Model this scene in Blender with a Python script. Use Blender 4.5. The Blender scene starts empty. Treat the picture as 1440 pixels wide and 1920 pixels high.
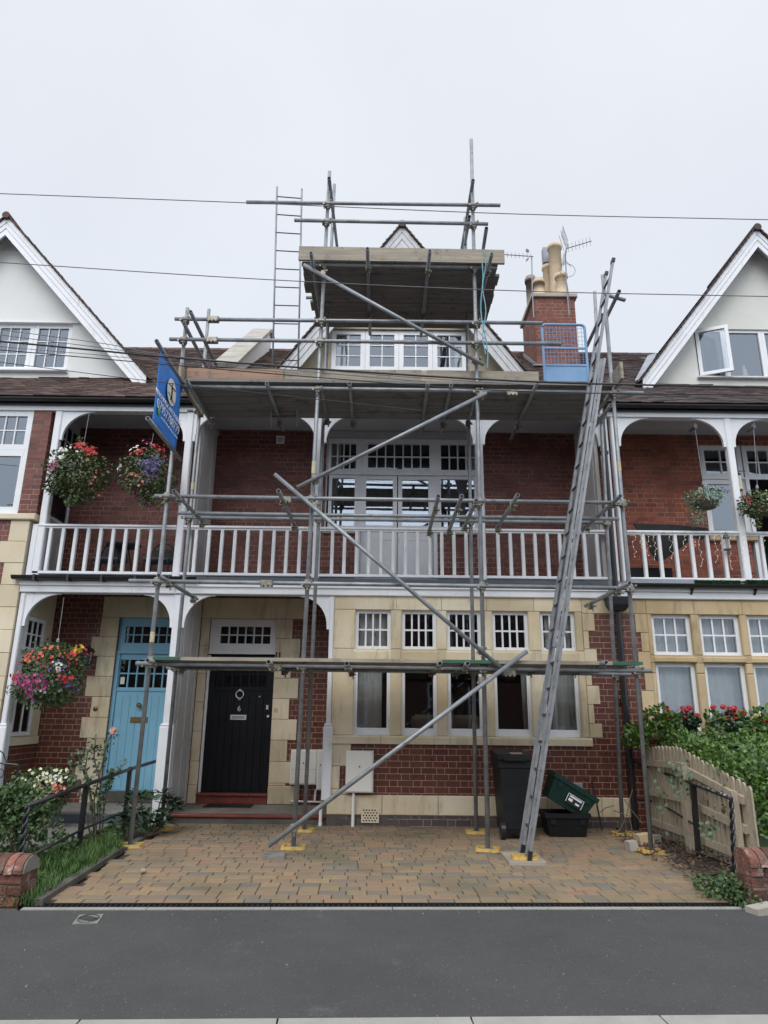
import bpy, math, random
from mathutils import Vector, Matrix
random.seed(7)
S = bpy.context.scene
R = math.radians
# ------------------------------------------------------------------ camera
FPX = 1300.0; PITCH = R(16.08); ROLL = 0.011; CAMZ = 1.355
cam = bpy.data.cameras.new('camera'); co = bpy.data.objects.new('camera', cam)
S.collection.objects.link(co); S.camera = co
cam.sensor_fit = 'VERTICAL'; cam.sensor_height = 36; cam.lens = FPX * 36 / 1920
cam.clip_start = 0.05; cam.clip_end = 500
CM = Matrix.Translation((0, 0, CAMZ)) @ Matrix.Rotation(R(90) + PITCH, 4, 'X') @ Matrix.Rotation(ROLL, 4, 'Z')
co.matrix_world = CM
# ------------------------------------------------------------------ world + sun
W = bpy.data.worlds.new("World"); S.world = W; W.use_nodes = True
nt = W.node_tree; nt.nodes.clear()
wo = nt.nodes.new('ShaderNodeOutputWorld'); bg = nt.nodes.new('ShaderNodeBackground')
sky = nt.nodes.new('ShaderNodeTexSky'); sky.sky_type = 'NISHITA'; sky.sun_disc = False
sky.sun_elevation = R(50); sky.sun_rotation = R(200)
mul = nt.nodes.new('ShaderNodeVectorMath'); mul.operation = 'SCALE'; mul.inputs['Scale'].default_value = 0.10
tc = nt.nodes.new('ShaderNodeTexCoord'); sep = nt.nodes.new('ShaderNodeSeparateXYZ')
ramp = nt.nodes.new('ShaderNodeValToRGB')
cr = ramp.color_ramp
cr.elements[0].position = 0.0; cr.elements[0].color = (0.62, 0.69, 0.78, 1)
cr.elements[1].position = 1.0; cr.elements[1].color = (0.86, 0.90, 0.96, 1)
e = cr.elements.new(0.35); e.color = (0.755, 0.805, 0.885, 1)
e = cr.elements.new(0.65); e.color = (0.80, 0.838, 0.90, 1)
noi = nt.nodes.new('ShaderNodeTexNoise'); noi.inputs['Scale'].default_value = 2.2; noi.inputs['Detail'].default_value = 5
nmr = nt.nodes.new('ShaderNodeMapRange'); nmr.inputs['To Min'].default_value = 0.90; nmr.inputs['To Max'].default_value = 1.10
clo = nt.nodes.new('ShaderNodeVectorMath'); clo.operation = 'SCALE'
mix = nt.nodes.new('ShaderNodeMix'); mix.data_type = 'RGBA'; mix.inputs['Factor'].default_value = 0.93
L = nt.links.new
L(tc.outputs['Generated'], sep.inputs[0]); L(sep.outputs['Z'], ramp.inputs[0])
L(tc.outputs['Generated'], noi.inputs['Vector']); L(noi.outputs['Fac'], nmr.inputs['Value'])
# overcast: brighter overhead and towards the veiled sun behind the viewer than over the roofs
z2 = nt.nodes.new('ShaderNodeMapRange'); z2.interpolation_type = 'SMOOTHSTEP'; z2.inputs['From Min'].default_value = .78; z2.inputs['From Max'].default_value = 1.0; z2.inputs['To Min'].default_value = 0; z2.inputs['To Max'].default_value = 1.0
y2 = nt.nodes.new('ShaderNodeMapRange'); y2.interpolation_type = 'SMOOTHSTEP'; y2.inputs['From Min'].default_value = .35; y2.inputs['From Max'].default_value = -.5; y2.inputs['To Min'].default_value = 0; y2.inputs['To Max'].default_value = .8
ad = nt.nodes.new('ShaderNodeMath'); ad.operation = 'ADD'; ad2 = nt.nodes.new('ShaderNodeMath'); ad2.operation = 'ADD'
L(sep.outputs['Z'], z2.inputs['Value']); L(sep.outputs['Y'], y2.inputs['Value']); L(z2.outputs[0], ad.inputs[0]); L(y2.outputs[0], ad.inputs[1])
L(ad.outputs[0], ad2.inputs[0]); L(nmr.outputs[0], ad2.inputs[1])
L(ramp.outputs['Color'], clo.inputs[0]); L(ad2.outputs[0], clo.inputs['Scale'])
L(sky.outputs['Color'], mul.inputs[0]); L(mul.outputs[0], mix.inputs[6]); L(clo.outputs[0], mix.inputs[7])
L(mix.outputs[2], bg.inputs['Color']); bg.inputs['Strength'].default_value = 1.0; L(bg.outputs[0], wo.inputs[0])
sd = bpy.data.lights.new('sun', 'SUN'); so = bpy.data.objects.new('sun', sd); S.collection.objects.link(so)
sd.energy = 1.4; sd.angle = R(40); sd.color = (1, 0.98, 0.95)
so.rotation_euler = (R(42), 0, R(-18))
S.view_settings.view_transform = 'Standard'; S.view_settings.look = 'None'
S.view_settings.exposure = 0.08; S.view_settings.gamma = 1.0
S.cycles.max_bounces = 6; S.cycles.diffuse_bounces = 3; S.cycles.transparent_max_bounces = 12

# ------------------------------------------------------------------ photo pixel -> point at a known depth / height / side
CR = CM.to_3x3()
def ray(px, py):
    return CR @ Vector(((px - 720) / FPX, -(py - 960) / FPX, -1))
def at(px, py, Y):
    d = ray(px, py); t = Y / d.y
    return Vector((d.x * t, Y, CAMZ + d.z * t))
def atZ(px, py, z):
    d = ray(px, py); t = (z - CAMZ) / d.z
    return Vector((d.x * t, d.y * t, z))
def atX(px, py, X):
    d = ray(px, py); t = X / d.x
    return Vector((X, d.y * t, CAMZ + d.z * t))
def U(px, py, Y): return at(px, py, Y).x
def V(px, py, Y): return at(px, py, Y).z

# ------------------------------------------------------------------ mesh builder
class MB:
    def __init__(s): s.v = []; s.f = []
    def add(s, vs, fs):
        o = len(s.v); s.v += [tuple(a) for a in vs]; s.f += [tuple(i + o for i in f) for f in fs]; return s
    def box(s, x0, x1, y0, y1, z0, z1):
        if x0 > x1: x0, x1 = x1, x0
        if y0 > y1: y0, y1 = y1, y0
        if z0 > z1: z0, z1 = z1, z0
        vs = [(x, y, z) for z in (z0, z1) for y in (y0, y1) for x in (x0, x1)]
        return s.add(vs, [(0, 2, 3, 1), (4, 5, 7, 6), (0, 1, 5, 4), (2, 6, 7, 3), (0, 4, 6, 2), (1, 3, 7, 5)])
    def cbox(s, x0, x1, y0, y1, z0, z1, c=0.006):
        # box with chamfered front (low-y) edges
        vs = [(x0, y1, z0), (x1, y1, z0), (x1, y1, z1), (x0, y1, z1),
              (x0, y0 + c, z0), (x1, y0 + c, z0), (x1, y0 + c, z1), (x0, y0 + c, z1),
              (x0 + c, y0, z0 + c), (x1 - c, y0, z0 + c), (x1 - c, y0, z1 - c), (x0 + c, y0, z1 - c)]
        fs = [(3, 2, 1, 0), (8, 9, 10, 11)]
        for i in range(4):
            j = (i + 1) % 4
            fs += [(i, j, 4 + j, 4 + i), (4 + i, 4 + j, 8 + j, 8 + i)]
        return s.add(vs, fs)
    def obox(s, c, ax, ay, az, hx, hy, hz):
        c = Vector(c); ax = Vector(ax).normalized() * hx; ay = Vector(ay).normalized() * hy; az = Vector(az).normalized() * hz
        vs = [c + ax * i + ay * j + az * k for k in (-1, 1) for j in (-1, 1) for i in (-1, 1)]
        return s.add(vs, [(0, 2, 3, 1), (4, 5, 7, 6), (0, 1, 5, 4), (2, 6, 7, 3), (0, 4, 6, 2), (1, 3, 7, 5)])
    def bar(s, p, q, w, h, up=(0, 0, 1)):
        p = Vector(p); q = Vector(q); d = (q - p); l = d.length; d.normalize(); up = Vector(up)
        if abs(d.dot(up)) > .95: up = Vector((0, 1, 0))
        sx = d.cross(up).normalized(); u2 = sx.cross(d)
        return s.obox((p + q) / 2, d, sx, u2, l / 2, w / 2, h / 2)
    def tube(s, p, q, r, n=10, r2=None, caps=True, hollow=False):
        p = Vector(p); q = Vector(q); d = (q - p).normalized()
        a = d.cross(Vector((0, 0, 1)) if abs(d.z) < .9 else Vector((1, 0, 0))).normalized(); b = d.cross(a)
        r2 = r if r2 is None else r2
        rings = [(p, r), (q, r2)]
        if hollow:
            k = min(.12, (q - p).length * .3)
            rings = [(p + d * k, r * .82), (p, r * .82), (p, r), (q, r), (q, r * .82), (q - d * k, r * .82)]
        vs = []
        for c, rr in rings:
            vs += [c + (a * math.cos(2 * math.pi * i / n) + b * math.sin(2 * math.pi * i / n)) * rr for i in range(n)]
        fs = []
        for k in range(len(rings) - 1):
            for i in range(n):
                j = (i + 1) % n
                fs.append((k * n + i, k * n + j, (k + 1) * n + j, (k + 1) * n + i))
        if caps:
            fs.append(tuple(range(n - 1, -1, -1))); m = (len(rings) - 1) * n; fs.append(tuple(range(m, m + n)))
        return s.add(vs, fs)
    def path(s, pts, r, n=6):
        pts = [Vector(p) for p in pts]; vs = []; fs = []
        for k, p in enumerate(pts):
            d = (pts[min(k + 1, len(pts) - 1)] - pts[max(k - 1, 0)]).normalized()
            a = d.cross(Vector((0, 0, 1)) if abs(d.z) < .9 else Vector((1, 0, 0))).normalized(); b = d.cross(a)
            rr = r[k] if isinstance(r, (list, tuple)) else r
            vs += [p + (a * math.cos(2 * math.pi * i / n) + b * math.sin(2 * math.pi * i / n)) * rr for i in range(n)]
        for k in range(len(pts) - 1):
            for i in range(n):
                j = (i + 1) % n; fs.append((k * n + i, k * n + j, (k + 1) * n + j, (k + 1) * n + i))
        fs.append(tuple(range(n - 1, -1, -1))); m = (len(pts) - 1) * n; fs.append(tuple(range(m, m + n)))
        return s.add(vs, fs)
    def prism(s, pts, y0, y1):           # polygon in XZ extruded along Y
        n = len(pts); vs = [(x, y0, z) for x, z in pts] + [(x, y1, z) for x, z in pts]
        fs = [tuple(range(n)), tuple(range(2 * n - 1, n - 1, -1))] + [(i, n + i, n + (i + 1) % n, (i + 1) % n) for i in range(n)]
        return s.add(vs, fs)
    def prismx(s, pts, x0, x1):          # polygon in YZ extruded along X
        n = len(pts); vs = [(x0, y, z) for y, z in pts] + [(x1, y, z) for y, z in pts]
        fs = [tuple(range(n)), tuple(range(2 * n - 1, n - 1, -1))] + [(i, n + i, n + (i + 1) % n, (i + 1) % n) for i in range(n)]
        return s.add(vs, fs)
    def lathe(s, c, prof, n=16):         # prof: (r, z) list
        vs = []; fs = []
        for r, z in prof:
            vs += [(c[0] + r * math.cos(2 * math.pi * i / n), c[1] + r * math.sin(2 * math.pi * i / n), c[2] + z) for i in range(n)]
        for k in range(len(prof) - 1):
            for i in range(n):
                j = (i + 1) % n; fs.append((k * n + i, k * n + j, (k + 1) * n + j, (k + 1) * n + i))
        fs.append(tuple(range(n - 1, -1, -1))); m = (len(prof) - 1) * n; fs.append(tuple(range(m, m + n)))
        return s.add(vs, fs)
    def wall(s, x0, x1, z0, z1, y0, y1, holes=()):
        xs = sorted({x0, x1} | {min(max(h[i], x0), x1) for h in holes for i in (0, 1)})
        zs = sorted({z0, z1} | {min(max(h[i], z0), z1) for h in holes for i in (2, 3)})
        for i in range(len(xs) - 1):
            run = None
            for k in range(len(zs) - 1):
                cx = (xs[i] + xs[i + 1]) / 2; cz = (zs[k] + zs[k + 1]) / 2
                solid = not any(h[0] < cx < h[1] and h[2] < cz < h[3] for h in holes)
                if solid: run = (run[0], zs[k + 1]) if run else (zs[k], zs[k + 1])
                if run and (not solid or k == len(zs) - 2):
                    s.box(xs[i], xs[i + 1], y0, y1, *run); run = None
        return s
    def build(s, name, m, parent=None, smooth=False):
        me = bpy.data.meshes.new(name); me.from_pydata(s.v, [], s.f); me.materials.append(m)
        if smooth: me.polygons.foreach_set('use_smooth', [True] * len(me.polygons))
        me.update()
        o = bpy.data.objects.new(name, me); S.collection.objects.link(o)
        if parent:
            o.parent = parent
            if not parent.get('_local'): 
                q = parent; l = Vector(q.location)
                o.location = -l if q.type == 'EMPTY' else (0, 0, 0)
        return o
def tag(o, label=None, cat=None, group=None, kind=None):
    if label: o['label'] = label
    if cat: o['category'] = cat
    if group: o['group'] = group
    if kind: o['kind'] = kind
    return o
def thing(name, label, cat, loc=(0, 0, 0), group=None):
    o = bpy.data.objects.new(name, None); S.collection.objects.link(o); o.location = loc; o.empty_display_size = .1
    return tag(o, label, cat, group)
def ratio(a, b, t): return a + (b - a) * t

# ------------------------------------------------------------------ materials
class NT:
    def __init__(s, name):
        s.m = bpy.data.materials.new(name); s.m.use_nodes = True; s.t = s.m.node_tree
        s.b = s.t.nodes['Principled BSDF']
    def n(s, typ, **kw):
        o = s.t.nodes.new(typ)
        for k, v in kw.items(): setattr(o, k, v)
        return o
    def l(s, a, b): s.t.links.new(a, b)
    def math(s, op, a, b=None, c=None):
        o = s.n('ShaderNodeMath', operation=op)
        for i, x in enumerate((a, b, c)):
            if x is None: continue
            if isinstance(x, (int, float)): o.inputs[i].default_value = x
            else: s.l(x, o.inputs[i])
        return o.outputs[0]
    def mix(s, f, a, b, bt='MIX'):
        o = s.n('ShaderNodeMix', data_type='RGBA', blend_type=bt)
        for i, x in ((0, f), (6, a), (7, b)):
            if isinstance(x, (int, float)): o.inputs[i].default_value = x
            elif isinstance(x, tuple): o.inputs[i].default_value = (*x, 1)
            else: s.l(x, o.inputs[i])
        return o.outputs[2]
    def co(s):
        if not hasattr(s, '_c'): s._c = s.n('ShaderNodeTexCoord').outputs['Object']
        return s._c
    def noise(s, scale, detail=4, rough=.6, vec=None, stretch=None):
        o = s.n('ShaderNodeTexNoise'); o.inputs['Scale'].default_value = scale; o.inputs['Detail'].default_value = detail
        o.inputs['Roughness'].default_value = rough; v = vec or s.co()
        if stretch:
            mp = s.n('ShaderNodeMapping'); mp.inputs['Scale'].default_value = stretch; s.l(v, mp.inputs[0]); v = mp.outputs[0]
        s.l(v, o.inputs['Vector']); return o.outputs['Fac']
    def mr(s, v, a, b, c=0., d=1.):
        o = s.n('ShaderNodeMapRange'); s.l(v, o.inputs[0])
        for i, x in enumerate((a, b, c, d)): o.inputs[i + 1].default_value = x
        return o.outputs[0]
    def bump(s, h, strength, dist=.01):
        o = s.n('ShaderNodeBump'); o.inputs['Strength'].default_value = strength; o.inputs['Distance'].default_value = dist
        s.l(h, o.inputs['Height']); s.l(o.outputs[0], s.b.inputs['Normal'])
    def fin(s, col=None, rough=None, metal=None):
        for nm, x in (('Base Color', col), ('Roughness', rough), ('Metallic', metal)):
            if x is None: continue
            if isinstance(x, tuple): s.b.inputs[nm].default_value = (*x, 1)
            elif isinstance(x, (int, float)): s.b.inputs[nm].default_value = x
            else: s.l(x, s.b.inputs[nm])
        return s.m
def surf(name, c1, c2, scale=4, rough=.6, metal=0, bump=.15, bscale=60, stretch=None, lo=.35, hi=.65, dirt=None, dscale=9, dlo=.62, dhi=.72, island=0, bdist=.004, dst=None, spec=None):
    t = NT(name)
    if spec is not None: t.b.inputs['Specular IOR Level'].default_value = spec
    f = t.mr(t.noise(scale, stretch=stretch), lo, hi); c = t.mix(f, c1, c2)
    if dirt:
        c = t.mix(t.mr(t.noise(dscale, 6, .7, stretch=dst), dlo, dhi), c, dirt)
    if island:
        g = t.n('ShaderNodeNewGeometry').outputs['Random Per Island']
        hs = t.n('ShaderNodeHueSaturation'); t.l(c, hs.inputs['Color'])
        t.l(t.mr(g, 0, 1, 1 - island, 1 + island), hs.inputs['Value']); c = hs.outputs[0]
    if bump: t.bump(t.noise(bscale, 3, stretch=stretch), bump, bdist)
    return t.fin(c, rough, metal)
def brickmat(name, cols, mortar, mdark, rough, course=.0755, LS=.197, HS=.1, mw=.007, mlo=.45, mhi=.6, bump=.5, z0=0.0, dark=None):
    t = NT(name); sp = t.n('ShaderNodeSeparateXYZ'); t.l(t.co(), sp.inputs[0])
    u = t.math('ADD', sp.outputs[0], sp.outputs[1]); v = t.math('DIVIDE', t.math('SUBTRACT', sp.outputs[2], z0), course)
    wob = t.mr(t.noise(3, 2), 0, 1, -.012, .012); u = t.math('ADD', u, wob)
    row = t.math('FLOOR', v); fv = t.math('FRACT', v)
    P = LS + HS
    k = t.math('ADD', t.math('DIVIDE', u, P), t.math('MULTIPLY', row, .5)); ku = t.math('FLOOR', k); f = t.math('MULTIPLY', t.math('FRACT', k), P)
    head = t.math('GREATER_THAN', f, LS)
    e1 = t.math('LESS_THAN', f, mw); e2 = t.math('LESS_THAN', t.math('ABSOLUTE', t.math('SUBTRACT', f, LS + mw / 2)), mw / 2)
    e3 = t.math('LESS_THAN', fv, mw / course)
    m = t.math('MAXIMUM', t.math('MAXIMUM', e1, e2), e3)
    cid = t.n('ShaderNodeCombineXYZ'); t.l(t.math('ADD', t.math('MULTIPLY', ku, 2), head), cid.inputs[0]); t.l(row, cid.inputs[1])
    wn = t.n('ShaderNodeTexWhiteNoise', noise_dimensions='2D'); t.l(cid.outputs[0], wn.inputs['Vector'])
    rp = t.n('ShaderNodeValToRGB'); rp.color_ramp.interpolation = 'LINEAR'
    for i, c in enumerate(cols):
        if i < 2: el = rp.color_ramp.elements[i]; el.position = i / (len(cols) - 1)
        else: el = rp.color_ramp.elements.new(1.0)
    for i, c in enumerate(cols):
        rp.color_ramp.elements[i].position = i / (len(cols) - 1); rp.color_ramp.elements[i].color = (*c, 1)
    t.l(wn.outputs['Value'], rp.inputs[0])
    c = t.mix(t.mr(t.noise(45, 4, .7), .3, .8, 0, .35), rp.outputs[0], cols[0])
    mc = t.mix(t.mr(t.noise(2.2, 6, .75), mlo, mhi), mortar, mdark)
    c = t.mix(m, c, mc)
    c = t.mix(t.mr(t.noise(1.1, 5, .7), .5, .8, 0, .45), c, dark or mdark)
    t.bump(t.math('SUBTRACT', t.math('MULTIPLY', t.noise(70, 3), .4), m), bump, .004)
    rr = t.mr(t.noise(12, 3), .3, .7, rough - .08, rough + .12)
    return t.fin(c, t.math('MAXIMUM', rr, t.math('MULTIPLY', m, .9)))
M = {}
M['brick_dark'] = brickmat('glazed_brick', [(.10, .031, .022), (.14, .042, .028), (.115, .033, .023), (.165, .053, .034)], (.40, .29, .22), (.10, .048, .038), .33, mlo=.55, mhi=.75)
M['brick_up'] = brickmat('upper_brick', [(.10, .032, .027), (.165, .048, .035), (.12, .037, .03), (.20, .064, .044), (.085, .031, .029)], (.40, .25, .19), (.075, .036, .03), .55, mlo=.42, mhi=.62, mw=.0085, bump=.9)
M['brick_red'] = brickmat('orange_brick', [(.16, .048, .034), (.29, .082, .046), (.22, .062, .04), (.33, .10, .052), (.12, .05, .045)], (.46, .27, .19), (.11, .045, .035), .8, mlo=.42, mhi=.62, mw=.0085, bump=.9)
M['brick_chim'] = brickmat('chimney_brick', [(.17, .065, .05), (.25, .09, .065), (.13, .055, .045)], (.32, .22, .17), (.09, .055, .045), .9, mw=.011, bump=.9)
M['brick_blue'] = brickmat('engineering_brick', [(.06, .045, .045), (.10, .07, .065), (.075, .06, .06)], (.3, .27, .24), (.08, .07, .06), .6, LS=.2, HS=.1, course=.08)
M['brick_pier'] = surf('pier_brick', (.24, .09, .06), (.12, .065, .05), 6, .95, dirt=(.35, .32, .28), dlo=.54, dhi=.7, island=.45, bump=1, bscale=30, bdist=.02)
M['stone'] = surf('bath_stone', (.68, .605, .46), (.55, .445, .28), 1.0, .9, dirt=(.28, .23, .15), dscale=2.6, dlo=.52, dhi=.80, island=.12, bump=.5, bscale=45, dst=(3, 3, .6))
M['stone_r'] = surf('ochre_stone', (.56, .44, .275), (.43, .315, .175), 1.2, .9, dirt=(.22, .17, .10), dscale=2.6, dlo=.52, dhi=.80, island=.12, bump=.5, bscale=45, dst=(3, 3, .6))
M['stone_l'] = surf('cream_stone', (.68, .60, .45), (.57, .48, .32), 1.2, .85, dirt=(.3, .25, .17), dscale=4, dlo=.66, dhi=.9, island=.06, bump=.25)
M['white'] = surf('white_paint', (.78, .79, .81), (.72, .73, .75), 3, .45, dirt=(.40, .39, .36), dscale=5, dlo=.60, dhi=.80, bump=.2, dst=(3, 3, .5))
M['white_worn'] = surf('flaking_white_paint', (.60, .61, .62), (.50, .50, .50), 5, .6, dirt=(.14, .12, .10), dscale=16, dlo=.63, dhi=.69, bump=.4, stretch=(3, 3, .6))
M['greywhite'] = surf('aged_white_paint', (.60, .59, .58), (.52, .51, .50), 3, .5, dirt=(.28, .27, .25), dlo=.6, dhi=.8)
M['upvc'] = surf('white_plastic', (.78, .79, .80), (.74, .75, .76), 3, .3, bump=0)
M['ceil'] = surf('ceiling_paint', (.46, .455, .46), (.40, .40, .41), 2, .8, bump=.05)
M['render'] = surf('white_render', (.74, .745, .72), (.68, .685, .66), 1.2, .9, dirt=(.5, .5, .46), dscale=2.5, dlo=.6, dhi=.85, bump=.35, bscale=90)
M['render_r'] = surf('ivory_render', (.68, .68, .63), (.62, .62, .57), 1.2, .9, dirt=(.5, .49, .44), dscale=2.5, dlo=.6, dhi=.85, bump=.35, bscale=90)
M['stucco'] = surf('cream_pebbledash', (.50, .45, .33), (.40, .36, .27), 2, .95, dirt=(.26, .24, .2), dscale=5, dlo=.58, dhi=.8, bump=.9, bscale=140, bdist=.01)
M['tile'] = surf('clay_roof_tile', (.105, .062, .05), (.075, .05, .045), 2.5, .85, dirt=(.16, .13, .11), dscale=11, dlo=.6, dhi=.75, island=.42, bump=.5, bscale=50)
M['tile_r'] = surf('brown_roof_tile', (.085, .055, .05), (.06, .045, .045), 2.5, .85, dirt=(.15, .13, .12), dscale=11, dlo=.6, dhi=.75, island=.42, bump=.5, bscale=50)
M['coping'] = surf('concrete_coping', (.33, .30, .25), (.42, .40, .36), 3, .9, dirt=(.16, .14, .11), dlo=.58, dhi=.75)
M['lead'] = surf('grey_lead', (.22, .24, .27), (.30, .32, .35), 4, .55, bump=.2)
M['slate'] = surf('slate_grey_edging', (.085, .10, .12), (.06, .075, .09), 3, .5, bump=.1)
M['black'] = surf('black_paint', (.012, .013, .015), (.02, .02, .022), 4, .35, bump=.08)
M['blackdoor'] = surf('black_door_paint', (.006, .007, .009), (.009, .010, .012), 4, .42, bump=.05, spec=.25)
M['blue'] = surf('pale_blue_paint', (.24, .50, .66), (.21, .46, .61), 3, .45, dirt=(.16, .36, .48), dscale=10, bump=.06)
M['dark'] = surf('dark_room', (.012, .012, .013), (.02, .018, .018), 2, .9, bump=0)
M['darkplast'] = surf('dark_grey_plastic', (.006, .007, .009), (.010, .011, .013), 5, .55, bump=.1, spec=.3)
M['green_box'] = surf('dark_green_plastic', (.004, .026, .021), (.007, .034, .027), 5, .45, bump=.05, spec=.35)
M['tube'] = surf('galvanised_steel', (.31, .325, .34), (.21, .225, .24), 7, .45, .35, dirt=(.13, .11, .09), dscale=14, dlo=.6, dhi=.75, bump=.25, bscale=30)
M['clamp'] = surf('zinc_coupler', (.35, .34, .28), (.16, .13, .10), 20, .5, .6, bump=.5, bscale=60)
M['alu'] = surf('weathered_aluminium', (.30, .31, .325), (.21, .22, .23), 9, .45, .35, dirt=(.18, .14, .11), dscale=12, dlo=.66, dhi=.78, bump=.2)
M['rung'] = surf('steel_rung', (.10, .105, .11), (.07, .07, .075), 5, .5, .4, bump=.1)
M['board'] = surf('scaffold_board', (.36, .315, .245), (.24, .21, .17), 2, .85, dirt=(.10, .085, .07), dscale=6, dlo=.55, dhi=.75, stretch=(1, 12, 12), bump=.4, bscale=12, island=.15)
M['board_red'] = surf('reddish_scaffold_board', (.36, .225, .155), (.26, .17, .12), 2, .85, dirt=(.12, .09, .07), dscale=6, dlo=.55, dhi=.75, stretch=(1, 12, 12), bump=.4, bscale=12)
M['board_dk'] = surf('dark_scaffold_board', (.22, .205, .19), (.15, .14, .13), 2, .9, dirt=(.05, .05, .05), dscale=6, dlo=.55, dhi=.75, stretch=(1, 12, 12), bump=.4, bscale=12, island=.25)  # darker, greyer board colour for the lifts seen from below and one block
M['board_gr'] = surf('green_end_paint', (.02, .12, .08), (.03, .09, .06), 6, .6, dirt=(.1, .09, .07), dlo=.55, dhi=.65)
M['yellow'] = surf('yellow_plastic', (.58, .37, .07), (.48, .32, .09), 8, .6, dirt=(.25, .19, .11), dscale=18, dlo=.5, dhi=.65, bump=.1)
M['bluesteel'] = surf('blue_painted_steel', (.16, .30, .50), (.20, .34, .55), 5, .5, dirt=(.2, .2, .22), dscale=14, dlo=.68, dhi=.78, bump=.1)
M['banner'] = surf('blue_banner_cloth', (.035, .19, .60), (.055, .24, .68), 2.5, .55, bump=.15, bscale=8, bdist=.02)
M['wire'] = surf('black_cable', (.02, .02, .022), (.03, .03, .03), 4, .6, bump=0)
M['wire_g'] = surf('grey_cable', (.12, .12, .13), (.16, .16, .17), 4, .6, bump=0)
M['pot'] = surf('buff_clay_pot', (.62, .49, .33), (.50, .38, .26), 4, .85, dirt=(.2, .16, .12), dlo=.58, dhi=.75)
M['pot_dk'] = surf('brown_clay_pot', (.30, .25, .22), (.22, .18, .165), 4, .8, dirt=(.1, .08, .07), dlo=.58, dhi=.75)
M['chrome'] = surf('bright_metal', (.75, .75, .75), (.62, .62, .62), 9, .35, .3, bump=0)
M['brass'] = surf('aged_brass', (.30, .22, .10), (.20, .15, .08), 9, .35, .8, bump=0)
M['redtile'] = surf('red_quarry_tile', (.16, .035, .028), (.20, .05, .035), 6, .4, dirt=(.1, .04, .03), bump=.1)
M['cream_pl'] = surf('cream_plastic', (.80, .78, .72), (.75, .73, .67), 3, .45, dirt=(.4, .38, .33), dlo=.68, dhi=.85, bump=0)
M['concrete'] = surf('weathered_concrete', (.24, .225, .195), (.17, .16, .14), 4, .9, dirt=(.07, .07, .06), dscale=8, dlo=.58, dhi=.75, bump=.5)
M['concrete_dk'] = surf('mossy_concrete', (.075, .068, .058), (.11, .10, .085), 5, .9, dirt=(.35, .33, .3), dscale=30, dlo=.72, dhi=.76, bump=.6)
M['kerb'] = surf('kerb_concrete', (.34, .33, .30), (.28, .27, .25), 4, .9, dirt=(.15, .145, .13), dlo=.6, dhi=.8, bump=.4)
M['fence'] = surf('weathered_pine', (.44, .365, .265), (.32, .27, .20), 3, .85, dirt=(.13, .12, .08), dscale=5, dlo=.55, dhi=.78, stretch=(9, 9, 1), island=.16, bump=.4, bscale=20)
M['soil'] = surf('dark_soil', (.035, .028, .02), (.06, .045, .032), 8, .95, bump=.9, bscale=25, bdist=.03)
M['curtain'] = surf('grey_curtain', (.84, .82, .76), (.74, .72, .66), 5, .9, bump=.1)
M['net'] = surf('net_curtain', (.78, .80, .77), (.68, .70, .67), 5, .9, bump=.1)
M['cushion'] = surf('cream_upholstery', (.55, .47, .34), (.48, .40, .29), 5, .9)
M['rope'] = surf('blue_rope', (.10, .30, .36), (.2, .4, .45), 30, .8)
M['cloth_black'] = surf('black_cloth', (.01, .01, .012), (.018, .018, .02), 5, .8)
M['astro'] = surf('artificial_turf', (.02, .07, .02), (.03, .09, .025), 40, .9, bump=1, bscale=200, bdist=.01)
def leafmat(name, c1, c2, rough=.5):
    t = NT(name); g = t.n('ShaderNodeNewGeometry').outputs['Random Per Island']
    c = t.mix(g, c1, c2); t.b.inputs['Subsurface Weight'].default_value = 0
    c = t.mix(t.mr(t.noise(5, 3), .35, .7, 0, .5), c, tuple(x * .55 for x in c1))
    return t.fin(c, rough)
M['leaf'] = leafmat('dark_leaf', (.03, .07, .022), (.085, .15, .04))
M['leaf_rose'] = leafmat('rose_leaf', (.04, .085, .04), (.09, .16, .065))
M['leaf_hedge'] = leafmat('hedge_leaf', (.035, .09, .016), (.14, .25, .04), .4)
M['leaf_olive'] = leafmat('olive_leaf', (.05, .085, .028), (.14, .18, .06))
M['leaf_silver'] = leafmat('silver_leaf', (.09, .17, .10), (.22, .34, .22))
M['leaf_ger'] = leafmat('geranium_leaf', (.02, .05, .02), (.04, .09, .035))
M['grass'] = leafmat('grass_blade', (.03, .08, .016), (.10, .19, .035), .6)
M['litter'] = leafmat('dead_leaf', (.05, .03, .018), (.15, .095, .05), .9)
M['stem'] = surf('woody_stem', (.11, .085, .06), (.16, .13, .09), 9, .9)
for nm, c in dict(fl_red=(.55, .03, .035), fl_orange=(.70, .14, .07), fl_pink=(.55, .11, .26), fl_mag=(.36, .05, .18), fl_white=(.78, .78, .70),
                  fl_purple=(.17, .14, .38), fl_salmon=(.70, .26, .18), fl_yellow=(.75, .55, .05), fl_rose=(.72, .40, .30), fl_cream=(.75, .72, .48)).items():
    M[nm] = surf(nm.replace('fl_', 'petal_'), c, tuple(x * .75 for x in c), 20, .6, bump=0)
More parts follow.
